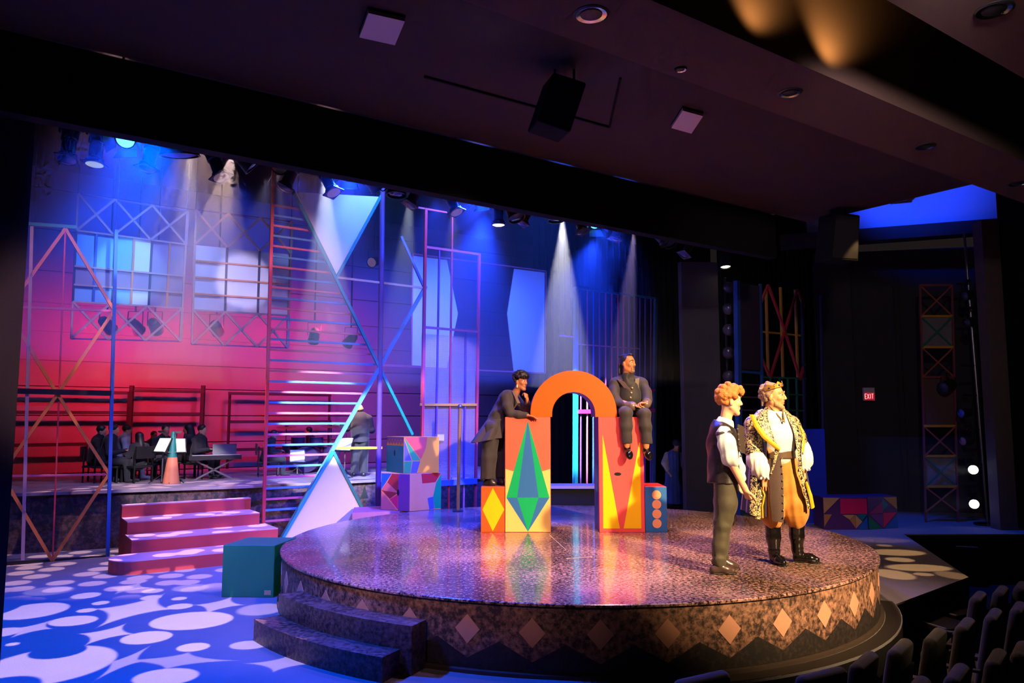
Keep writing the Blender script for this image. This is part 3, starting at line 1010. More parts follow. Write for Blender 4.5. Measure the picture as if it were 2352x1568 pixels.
t = thing('painted_block', 'low square block with a violet and teal diamond, joined to the double block', 'box', cB + bd2 * 0.3)
W3 = (cC - cB).length
cB2 = cB + bd * 0.006
part('body', paint('grape'), t, lambda b: b.prism([cB2, cB2 + bd2 * W3, cB2 + bd2 * W3 + Vector((-0.02, 0.60, 0)), cB2 + Vector((0.05, 0.62, 0))], (0, 0, 0.61)), bevel=0.004)
f = Face(cB2, bd2, Vector((bd2.y, -bd2.x, 0)))
h = W3 / 2
f.shape(t, 'painted_panel', paint('wine'), [(0.02, 0.30), (h - 0.003, 0.30), (h - 0.003, 0.52)])
f.shape(t, 'painted_panel', paint('purple'), [(0.04, 0.28), (h - 0.003, 0.28), (h - 0.003, 0.02)])
f.shape(t, 'painted_panel', paint('magenta'), [(h + 0.003, 0.02), (W3 - 0.02, 0.30), (h + 0.003, 0.30)])
f.shape(t, 'painted_panel', paint('teal'), [(h + 0.003, 0.34), (h + 0.003, 0.58), (h + 0.14, 0.45)])
f.shape(t, 'painted_panel', paint('ochre'), [(h + 0.03, 0.595), (W3 - 0.006, 0.595), (W3 - 0.006, 0.36)])
f.shape(t, 'painted_panel', paint('deepgreen'), [(0.006, 0.006), (h - 0.02, 0.006), (0.006, 0.25)])
f.shape(t, 'painted_panel', paint('skyblue'), [(h + 0.02, 0.006), (W3 - 0.006, 0.006), (W3 - 0.006, 0.27)])

# ================================================================== HUNG AND STANDING SET FRAMES
NV = Vector((-UY, UX, 0))            # upstage
CABLE = mat('black_cable', (12, 12, 14), 0.7)


def plane(v):
    return lambda x, y: at_v(x, y, v)


def seg(parent, name, m, P, a, c, w=0.045, h=None, up=None):
    A, B_ = (P(*a) if len(a) == 2 else Vector(a)), (P(*c) if len(c) == 2 else Vector(c))
    return part(name, m, parent, lambda b: b.bar(A, B_, h or w, w, up=NV) if up is None else b.bar(A, B_, w, h or w, up=up))


def cables(parent, pts, ztop=7.55):
    for p in pts:
        part('hanging_cable', CABLE, parent, lambda b: b.tube([p, (p.x, p.y, ztop)], 0.006, 5))


def cloth(parent, name, m, pts, t=0.02):
    return part(name, m, parent, lambda b: b.prism(pts, NV * t))


def drop(p, z=0.0):
    return Vector((p.x, p.y, z))


# --- orange diamond truss at the left edge
P = plane(13.5)
base = drop(P(120, 1285))
t = thing('diamond_truss', 'tall frame of orange diamonds with a blue post at the edge of the stage', 'frame', base)
apx, rt, crs, rl, bot, lf, ll = (150, 525), (262, 713), (132, 905), (250, 1088), (120, 1287), (15, 712), (3, 1088)
for a, c in ((apx, lf), (apx, rt), (lf, crs), (rt, crs), (crs, rl), (crs, ll), (rl, bot), (ll, bot)):
    seg(t, 'diagonal', P_ORANGE, P, a, c, 0.045)
seg(t, 'post', P_BLUE, P, (267, 528), (247, 1277), 0.05)
seg(t, 'post', P_RED, P, (150, 530), (121, 1284), 0.022)
seg(t, 'post', mat('pale_post', (170, 140, 150), 0.5), P, (73, 520), (52, 1286), 0.045)
seg(t, 'crossbar', P_TEAL, P, (40, 512), (176, 522), 0.05)
seg(t, 'crossbar', P_PINK, P, (20, 704), (262, 714), 0.035)
seg(t, 'crossbar', SATIN, P, (10, 897), (255, 903), 0.08)
seg(t, 'crossbar', P_PINK, P, (5, 1093), (250, 1089), 0.03)
seg(t, 'bottom_rail', SATIN, P, (0, 1294), (250, 1278), 0.04)
cables(t, [P(73, 520), P(267, 528)])

# --- hung panels of white panes with lath lattices above and below
PANE_W = mat('pane_white', (214, 208, 214), 0.7, vary=0.05, scale=2)
PANE_B = mat('pane_blue', (120, 176, 226), 0.6, vary=0.08, scale=2)
PANE_G = mat('pane_grey', (150, 128, 140), 0.7, vary=0.06, scale=2)


def lerp(a, c, s):
    return a + (c - a) * s


def hung_window(label, cols, tops, bots, rows, panes, latt, latb, barm, v, lath_rows=None):
    P = plane(v)
    xl, xr = cols[0], cols[-1]

    def top(x):
        return lerp(tops[0], tops[1], (x - xl) / (xr - xl))

    def bot(x):
        return lerp(bots[0], bots[1], (x - xl) / (xr - xl))

    def Q(x, s):
        return P(x - 8 * s * (1 if xl < 400 else 0.6), lerp(top(x), bot(x), s))
    t = thing('hung_window', label, 'panel', Q((xl + xr) / 2, 1.0))
    for i in range(len(cols) - 1):
        for j in range(len(rows) - 1):
            m = panes(i, j)
            cloth(t, 'pane', m, [Q(cols[i] + 1, rows[j] + 0.008), Q(cols[i + 1] - 1, rows[j] + 0.008), Q(cols[i + 1] - 1, rows[j + 1] - 0.008), Q(cols[i] + 1, rows[j + 1] - 0.008)], 0.012)
    for i, x in enumerate(cols):
        seg(t, 'mullion', barm[i % len(barm)], lambda x_, s: Q(x_, s) - NV * 0.02, (x, 0), (x, 1), 0.035)
    for s in rows[(0 if lath_rows is None else 1):]:
        seg(t, 'rail', P_TAN if s in (0, 1) else (lath_rows or P_TAN), lambda x_, s_: Q(x_, s_) - NV * 0.03, (xl, s), (xr, s), 0.03)
    for cs_, s0, s1 in ((latt, -0.52, 0.0), (latb, 1.0, 1.52)):
        for i in range(len(cs_) - 1):
            a, c = cs_[i], cs_[i + 1]
            seg(t, 'lath', P_TAN, lambda x_, s: Q(x_, s) - NV * 0.03, (a, s0), (c, s1), 0.036)
            seg(t, 'lath', P_TAN, lambda x_, s: Q(x_, s) - NV * 0.045, (c, s0), (a, s1), 0.036)
        edge = s0 if s0 < 0 else s1
        seg(t, 'rail', P_PURPLE, lambda x_, s: Q(x_, s) - NV * 0.02, (xl, edge), (xr, edge), 0.025)
        seg(t, 'side_rail', P_TAN, lambda x_, s: Q(x_, s) - NV * 0.02, (xl, s0), (xl, s1), 0.03)
        seg(t, 'side_rail', P_TAN, lambda x_, s: Q(x_, s) - NV * 0.02, (xr, s0), (xr, s1), 0.05)
    cables(t, [Q(xl, -0.5), Q(xr, -0.5)])
    return t


hung_window('hung lattice panel with pale blue and grey panes behind the orange diamond truss', [175, 222, 265, 308, 349, 390, 426], (530, 562), (693, 708), [0, 0.50, 0.76, 1.0],
            lambda i, j: (PANE_B if i < 3 else PANE_W) if (j != 1 and i < 4) else PANE_G, [175, 260, 345, 426], [175, 260, 345, 426], [SATIN, P_BLUE, SATIN, P_ORANGE, SATIN, P_ORANGE, P_TAN], 14.6)
hung_window('hung lattice panel with white panes and orange bars beside the rung frame', [447, 521, 596, 667], (561, 583), (712, 725), [0, 0.25, 0.5, 0.75, 1.0],
            lambda i, j: PANE_W, [447, 521, 596, 667], [447, 521, 596, 667], [P_TAN, SATIN, SATIN, P_ORANGE], 14.6, lath_rows=P_ORANGE)

# --- rung frame (ladder of pink and blue rungs) with the big diagonals
P = plane(13.2)
t = thing('rung_frame', 'tall ladder frame of alternating pink and blue rungs with one red rail', 'frame', drop(P(605, 1200)))
railT, railB = P(628, 385), P(605, 1205)
part('rail', P_RED, t, lambda b: b.bar(railT, drop(railB), 0.05, 0.05, up=NV))
d1a, d1b = P(672, 437), P(868, 845)
d2a, d2b = P(868, 845), P(650, 1234)
zt, zb = P(622, 470).z, P(605, 1197).z
n = 31
for k in range(n):
    zz = lerp(zb, zt, k / (n - 1))
    s = (zz - railB.z) / (railT.z - railB.z)
    A = railB + (railT - railB) * s
    if zz > d1b.z:
        s2 = (zz - d1b.z) / (d1a.z - d1b.z)
        B_ = d1b + (d1a - d1b) * s2
    else:
        s2 = (zz - d2b.z) / (d2a.z - d2b.z)
        B_ = d2b + (d2a - d2b) * s2
    part('rung', P_PINK if k % 2 == 0 else P_SKY, t, lambda b: b.bar((A.x, A.y, zz), (B_.x, B_.y, zz), 0.035, 0.035, up=NV))
cables(t, [railT])

P = plane(13.12)
t = thing('cross_frame', 'large teal and blue criss-cross frame round a tall violet pole', 'frame', drop(P(868, 1170)))
seg(t, 'diagonal', P_TEAL, P, (672, 437), (947, 998), 0.05)
seg(t, 'diagonal', P_SKY, P, (640, 1250), (978, 657), 0.06)
seg(t, 'diagonal', P_BLUE, P, (976, 664), (921, 543), 0.045)
seg(t, 'diagonal', P_TEAL, P, (773, 637), (882, 437), 0.045)
pt, pb = P(879, 410), P(868, 1170)
part('pole', P_PURPLE, t, lambda b: b.tube([pt, drop(pb)], 0.05, 12))
seg(t, 'crossbar', P_TAN, P, (773, 637), (980, 662), 0.04)
seg(t, 'crossbar', P_PINK, P, (872, 838), (976, 843), 0.045)
seg(t, 'crossbar', P_GOLD, P, (763, 1029), (877, 1028), 0.045)
cables(t, [pt])
# --- cloth triangles
P = plane(13.22)
t = tag(MB().prism([P(680, 441), P(878, 452), P(773, 630)], NV * 0.03).build('hanging_triangle', WHITECLOTH), 'inverted white cloth triangle hung point down beside the violet pole', 'triangle')
cables(t, [P(684, 445), P(872, 454)])
P = plane(12.75)
A = P(765, 1037)
L = P(655, 1225)
R = P(838, 1180)
Lf = A + (L - A) * (A.z / (A.z - L.z))
Rf = A + (R - A) * (A.z / (A.z - R.z))
t = thing('standing_triangle', 'pale cloth triangle with teal edges standing behind the round platform', 'triangle', (Lf + Rf) / 2)
part('cloth_panel', mat('triangle_cloth', (196, 186, 184), 0.85, vary=0.05), t, lambda b: b.prism([Lf, Rf, A], NV * 0.02))
part('edge', P_TEAL, t, lambda b: b.bar(Lf, A, 0.05, 0.06, up=NV))
part('edge', P_GREEN, t, lambda b: b.bar(Rf, A, 0.05, 0.05, up=NV))

# --- framed pair of white wings
P = plane(14.2)
t = thing('winged_panel', 'hung pink-edged frame holding two white cloth wings behind the mesh tower', 'panel', P(1100, 855))
cloth(t, 'cloth_wing', WHITECLOTH, [P(x, y) for x, y in ((947, 585), (1026, 594), (1052, 720), (1026, 845), (944, 842))])
cloth(t, 'cloth_wing', WHITECLOTH, [P(x, y) for x, y in ((1181, 617), (1251, 624), (1250, 856), (1180, 852), (1165, 720))])
for a, c in (((946, 583), (1252, 623)), ((1252, 623), (1250, 857)), ((1250, 857), (943, 843)), ((943, 843), (946, 583))):
    seg(t, 'frame_bar', P_PINK, lambda x, y: P(x, y) - NV * 0.03, a, c, 0.03)
cables(t, [P(950, 584), P(1248, 623)])

# --- mesh tower
P = plane(12.0)
t = thing('mesh_tower', 'slender tower of pink bars filled with perforated mesh behind the arch', 'tower', drop(P(1032, 1150)))
for xa, ya, xb_, m, w in ((978, 478, 967, P_RED, 0.05), (1009, 570, 999, P_PURPLE, 0.03), (1039, 486, 1030, P_RED, 0.03), (1070, 760, 1064, P_PURPLE, 0.03), (1101, 582, 1091, P_RED, 0.045)):
    A, B_ = P(xa, ya), P(xb_, 1150)
    part('post', m, t, lambda b: b.bar(A, drop(B_), w, w, up=NV))
seg(t, 'crossbar', P_PINK, P, (957, 476), (1026, 488), 0.03)
seg(t, 'crossbar', P_PINK, P, (977, 567), (1101, 584), 0.04)
seg(t, 'crossbar', P_PINK, P, (973, 751), (1098, 762), 0.04)
seg(t, 'crossbar', P_GOLD, P, (966, 929), (1095, 929), 0.045)
seg(t, 'crossbar', mat('rail_blue', (50, 84, 140), 0.5), P, (964, 1112), (1093, 1104), 0.10)
meshm = bpy.data.materials.new('perforated_mesh')
meshm.use_nodes = True
nt = meshm.node_tree
bs = nt.nodes['Principled BSDF']
bs.inputs['Base Color'].default_value = lin((176, 150, 160))
bs.inputs['Roughness'].default_value = 0.5
tc = nt.nodes.new('ShaderNodeTexCoord')
mp = nt.nodes.new('ShaderNodeMapping')
mp.inputs['Scale'].default_value = (46, 0, 40)
vo = nt.nodes.new('ShaderNodeTexVoronoi')
vo.inputs['Randomness'].default_value = 0.0
vo.inputs['Scale'].default_value = 1.0
lt = nt.nodes.new('ShaderNodeMath')
lt.operation = 'GREATER_THAN'
lt.inputs[1].default_value = 0.40
nt.links.new(tc.outputs['Object'], mp.inputs['Vector'])
nt.links.new(mp.outputs['Vector'], vo.inputs['Vector'])
nt.links.new(vo.outputs['Distance'], lt.inputs[0])
nt.links.new(lt.outputs[0], bs.inputs['Alpha'])
mesh_pts = [P(970, 765), P(1096, 775), P(1093, 1100), P(966, 1106)]
part('perforated_sheet', meshm, t, lambda b: b.prism([p + NV * 0.03 for p in mesh_pts], NV * 0.004))
part('notice', mat('paper', (190, 178, 186), 0.8), t, lambda b: b.prism([P(1000, 997), P(1020, 997), P(1020, 1012), P(1000, 1012)], -NV * 0.004))

# --- brass pole standing on the platform
pb = at_z(1052, 1174, 0.6)
tp = at_y(1057, 936, pb.y)
t = thing('brass_pole', 'thin brass pole standing on the back of the platform before the mesh tower', 'pole', pb)
part('shaft', mat('brass', (206, 150, 74), 0.3, 0.6), t, lambda b: b.tube([pb + Vector((0, 0, 0.02)), (pb.x + 0.02, pb.y, tp.z)], 0.028, 12))
part('base_plate', SATIN, t, lambda b: b.lathe([(0.09, 0), (0.09, 0.012), (0.04, 0.022)], pb, 16))
part('top_knob', STEEL, t, lambda b: b.ball((pb.x + 0.02, pb.y, tp.z + 0.02), 0.042, 12))

# --- barred gate
P = plane(11.2)
t = thing('barred_gate', 'tall teal gate with thin violet and pink bars behind the seated man', 'gate', drop(P(1410, 1150)))
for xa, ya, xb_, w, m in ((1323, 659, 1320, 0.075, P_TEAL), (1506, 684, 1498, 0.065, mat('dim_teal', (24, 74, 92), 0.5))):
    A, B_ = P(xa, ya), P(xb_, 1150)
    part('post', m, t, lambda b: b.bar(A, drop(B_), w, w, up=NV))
seg(t, 'top_rail', P_TEAL, P, (1323, 661), (1506, 685), 0.04)
for i, zx in enumerate((195, 247, 297, 347, 397, 447, 497, 543, 587, 633, 677, 720, 767)):
    xa = 1280 + zx / 3.5636
    A, B_ = P(xa, 661 + (xa - 1323) * 0.131), P(xa - 2, 1150)
    part('bar', (P_PURPLE, P_PINK, P_BLUE)[i % 3] if i < 5 else (P_RED if i in (5, 6, 7) else P_PURPLE), t, lambda b: b.tube([A, drop(B_)], 0.016, 6))
MAG = mat('magenta_plate', (190, 40, 130), 0.5)
seg(t, 'plate', MAG, lambda x, y: P(x, y) - NV * 0.02, (1325, 945), (1500, 942), 0.075)
seg(t, 'plate', MAG, lambda x, y: P(x, y) - NV * 0.02, (1325, 898), (1502, 896), 0.05)
seg(t, 'crossbar', P_PINK, P, (1285, 770), (1320, 773), 0.03)
seg(t, 'crossbar', P_PINK, P, (1324, 790), (1470, 801), 0.022)
for x, y in ((1332, 661), (1403, 672), (1492, 683)):
    A = P(x, y)
    part('finial', SATIN, t, lambda b: b.lathe([(0.02, 0), (0.022, 0.05), (0.03, 0.06), (0.012, 0.08), (0.004, 0.16)], A, 10))

# --- trellis with blue posts behind the two standing men
P = plane(10.2)
t = thing('zigzag_trellis', 'tall blue-posted trellis with a red zigzag over gold bars behind the king', 'frame', drop(P(1750, 1100)))
for xa, ya, xb_, w, m in ((1692, 645, 1697, 0.10, P_BLUE), (1746, 652, 1752, 0.05, P_BLUE), (1842, 690, 1850, 0.05, mat('shaded_blue', (30, 44, 84), 0.6)), (1885, 676, 1892, 0.05, MATS['shaded_blue'])):  # right-hand posts use a darker blue, their weak light put into the colour
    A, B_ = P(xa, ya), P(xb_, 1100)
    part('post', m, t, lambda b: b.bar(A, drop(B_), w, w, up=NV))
cloth(t, 'dark_panel', mat('plum_cloth', (52, 34, 60), 0.9), [P(1697, 650), P(1745, 656), P(1748, 850), P(1699, 848)])
seg(t, 'crossbar', P_BLUE, P, (1697, 852), (1749, 857), 0.05)
for y in (882, 911, 941, 972):
    seg(t, 'crossbar', mat('dusty_rose', (110, 72, 96), 0.6), P, (1697, y), (1750, y + 2), 0.03)
for pts_ in (((1748, 695), (1764, 654), (1802, 758), (1838, 872), (1847, 835)), ((1749, 822), (1769, 867), (1832, 664), (1847, 707))):
    for a, c in zip(pts_, pts_[1:]):
        seg(t, 'zigzag_bar', P_RED, P, a, c, 0.045)
for xa, ya, xb_, yb in ((1763, 664, 1768, 862), (1796, 659, 1802, 869), (1830, 664, 1836, 871)):
    seg(t, 'upright_bar', P_GOLD, lambda x, y: P(x, y) + NV * 0.04, (xa, ya), (xb_, yb), 0.045)
seg(t, 'crossbar', P_GOLD, lambda x, y: P(x, y) + NV * 0.08, (1750, 760), (1848, 770), 0.04)
for y in (866, 904, 940, 976):
    seg(t, 'grid_bar', P_GREEN, P, (1749, y), (1850, y + 3), 0.035)
for x in (1772, 1793, 1812, 1832):
    seg(t, 'grid_bar', P_GREEN, lambda a, c: P(a, c) + NV * 0.03, (x, 866), (x + 3, 1010), 0.035)
# --- blue flat beside the king
p0, p1 = at_v(1838, 1000, 9.6), at_v(1894, 1000, 9.4)
bf = MB().prism([drop(p0), drop(p1), drop(p1) + Vector((-0.03, 0.06, 0)), drop(p0) + Vector((-0.03, 0.06, 0))], (0, 0, at_v(1860, 985, 9.5).z)).build('low_flat', mat('flat_blue', (44, 62, 150), 0.7))
tag(bf, 'chest-high plain blue flat behind the king', 'flat')

# --- cell tower at the right
def cellP(x, y):
    return at_y(x, y, 16.0)


t = thing('cell_tower', 'narrow tower of stacked square cells with diagonal crosses beside the boom', 'tower', drop(cellP(2160, 1160)))
ys = [655, 726, 797, 866, 978, 1047, 1117, 1175]
def cx_(y, side):
    return (2113 + (y - 655) * 0.024) if side == 0 else (2186 + (y - 655) * 0.026)
MARO = mat('maroon_bar', (120, 56, 62), 0.6)
for s_ in (0, 1):
    A, B_ = cellP(cx_(655, s_), 655), cellP(cx_(1175, s_), 1175)
    part('post', MARO, t, lambda b: b.bar(A, drop(B_), 0.035, 0.035, up=(0, 1, 0)))
PLAST = mat('grey_plastic', (118, 112, 124), 0.25, vary=0.25, scale=5, bump=0.8, bscale=14)
MESHB = mat('brown_mesh', (88, 62, 58), 0.7, vary=0.2, scale=40)
kinds = ['x', 'p', 'x', 'm', 'x', 'p', 'x']
for i in range(7):
    q = [cellP(cx_(ys[i], 0), ys[i]), cellP(cx_(ys[i], 1), ys[i]), cellP(cx_(ys[i + 1], 1), ys[i + 1]), cellP(cx_(ys[i + 1], 0), ys[i + 1])]
    barm = P_GOLD if i in (1, 2, 4, 5, 6) else MARO
    part('shelf_bar', barm, t, lambda b: b.bar(q[0], q[1], 0.04, 0.05))
    if kinds[i] in 'pm':
        part('infill_sheet', PLAST if kinds[i] == 'p' else MESHB, t, lambda b: b.prism([p + Vector((0, 0.03, 0)) for p in q], (0, 0.006, 0)))
    if kinds[i] in 'xp':
        m = mat('brick_bar', (150, 72, 58), 0.6) if kinds[i] == 'x' else P_GREEN
        part('brace', m, t, lambda b: b.bar(q[0], q[2], 0.03, 0.02, up=(0, 1, 0)))
        part('brace', m, t, lambda b: b.bar(q[1] - Vector((0, 0.02, 0)), q[3] - Vector((0, 0.02, 0)), 0.03, 0.02, up=(0, 1, 0)))

# ================================================================== CEILING FITTINGS
def face_toward(d):
    return Vector(d).normalized().to_track_quat('-Z', 'Y').to_euler()


struct(MB().box(uvp(6, 3.80, 5.95), (26, 0.10, 1.1), RUV).build('ceiling', HOUSE), 'upright face of the downlight beam lit by two amber uplights')
CHROME = mat('chrome', (220, 216, 220), 0.15, 1.0, vary=0.05)
PANELW = mat('panel_white', (238, 222, 222), 0.8, vary=0.03)
for i, (px, py, z, s, lab) in enumerate([(1358, 32, 5.15, 0.12, 'largest recessed chrome downlight, nearest the top edge'), (1563, 158, 5.15, 0.05, 'tiny sensor between the two chrome downlights'),
                                         (1815, 212, 5.15, 0.10, 'recessed chrome downlight below the amber glow'), (2125, 335, 5.15, 0.10, 'recessed chrome downlight above the blue wall'),
                                         (2337, 421, 5.15, 0.10, 'recessed chrome downlight farthest along the beam'), (2283, 22, 5.15, 0.12, 'recessed downlight on the second, nearer beam')]):
    p = at_z(px, py, z)
    t = thing('downlight', lab, 'downlight', (p.x, p.y, z - 0.03), 'ceiling downlights')
    part('trim_ring', SATIN, t, lambda b: b.lathe([(s, -0.012), (s * 1.12, -0.004), (s * 1.12, 0.0), (s, 0.0)], (p.x, p.y, z - 0.002), 24, caps=False), smooth=True)
    part('reflector', CHROME, t, lambda b: b.lathe([(s * 0.98, -0.010), (s * 0.7, -0.003)], (p.x, p.y, z - 0.002), 24, caps=False), smooth=True)
    part('lamp', SATIN, t, lambda b: b.lathe([(s * 0.68, -0.008), (s * 0.3, -0.016), (0.002, -0.018)], (p.x, p.y, z - 0.002), 20))
for pts_, lab in (([(846, 30), (930, 49), (907, 104), (825, 86)], 'larger white square speaker grille in the brown soffit'), ([(1568, 254), (1615, 267), (1588, 307), (1542, 294)], 'smaller white square speaker grille in the brown soffit')):
    q = [at_z(x, y, 5.36) for x, y in pts_]
    t = thing('ceiling_grille', lab, 'ceiling speaker', sum(q, Vector()) / 4, 'square ceiling speaker grilles')
    part('grille_panel', PANELW, t, lambda b: b.prism(q, (0, 0, 0.03)))
    part('frame_edge', SATIN, t, lambda b: b.prism([p + (p - sum(q, Vector()) / 4) * 0.02 + Vector((0, 0, 0.03)) for p in q], (0, 0, 0.02)))


def speaker(label, pts_, dist, depth, lid=None, rise=5.40):
    q = [at_y(x, y, dist) for x, y in pts_]
    c = sum(q, Vector()) / 4
    t = thing('hung_loudspeaker', label, 'speaker', (c.x, c.y, min(p.z for p in q)))
    off = Vector((-0.25, 0.95, 0.05)).normalized() * depth
    part('cabinet', BLACK, t, lambda b: b.prism(q, off), bevel=0.012)
    inset = [c + (p - c) * 0.9 - off * 0.01 for p in q]
    part('grille', mat('speaker_grille', (20, 20, 28), 0.9, bump=0.5, bscale=300), t, lambda b: b.prism(inset, off * 0.02))
    if lid:
        part('top_cover', lid, t, lambda b: b.prism([q[0] + off * 0.1, q[1] + off * 0.1, q[1] + off * 0.9, q[0] + off * 0.9], (0, 0, 0.02)))
    for s in (0.2, 0.8):
        p = q[0].lerp(q[1], s) + off * 0.5
        part('rigging', CABLE, t, lambda b: b.tube([p, (p.x, p.y, rise)], 0.012, 6))


speaker('dark loudspeaker hung tilted under the brown soffit', [(1272, 165), (1348, 190), (1310, 303), (1234, 277)], at_z(1300, 150, 5.36).y, 0.34)
speaker('dark loudspeaker with a blue-lit top beneath the blue wall', [(1918, 486), (1976, 494), (1972, 600), (1908, 596)], 11.6, 0.4, None, 5.40)
# emergency light on the blue wall
e0 = at_y(2063, 449, 16.25)
t = thing('emergency_light', 'white twin-lamp emergency light box on the blue wall', 'emergency light', e0)
part('case', PANELW, t, lambda b: b.box(e0, (0.40, 0.16, 0.20), rotz(-0.1)), bevel=0.02)
for s in (-1, 1):
    part('lamp_head', CHROME, t, lambda b: b.lathe([(0.03, 0), (0.05, 0.03), (0.05, 0.06)], e0 + Vector((s * 0.15, -0.08, 0.0)), 14, rot=Matrix.Rotation(math.pi / 2, 3, 'X')))
part('wall_bracket', SATIN, t, lambda b: b.box(e0 + Vector((0, 0.12, -0.04)), (0.2, 0.12, 0.12)))

# ================================================================== STAGE LIGHTS ON THE PIPE
pipe = MB().tube([uvp(-4.5, 8.55, 5.46), uvp(10.6, 8.55, 5.46)], 0.025, 10).build('lighting_pipe', SATIN)
tag(pipe, 'long steel lighting pipe hidden behind the black border', 'pipe')
for u in (-3, 1, 5, 9):
    part('pipe_hanger', CABLE, pipe, lambda b: b.tube([uvp(u, 8.55, 5.48), uvp(u, 8.55, 7.56)], 0.012, 6))
CAN = mat('can_black', (24, 21, 24), 0.45, vary=0.2, scale=12)
CANB = mat('can_brown', (66, 48, 46), 0.5, vary=0.2, scale=12)
LENS = mat('lens_glass', (60, 66, 90), 0.05, 0.3)
FIXCACHE = {}


def cached(key, m, fn, smooth=True):
    k2 = (key, m.name)
    if k2 not in FIXCACHE:
        b = MB()
        fn(b)
        o = b.build(key, m, smooth=smooth)
        me = o.data
        # keep coordinates about the pivot
        off = o.location.copy()
        me.transform(Matrix.Translation(off))
        bpy.data.objects.remove(o)
        FIXCACHE[k2] = me
    return FIXCACHE[k2]


def child(name, me, parent, rot=None, loc=(0, 0, 0)):
    o = bpy.data.objects.new(name, me)
    C.objects.link(o)
    o.parent = parent
    o.location = loc
    if rot is not None:
        o.rotation_euler = rot
    return o


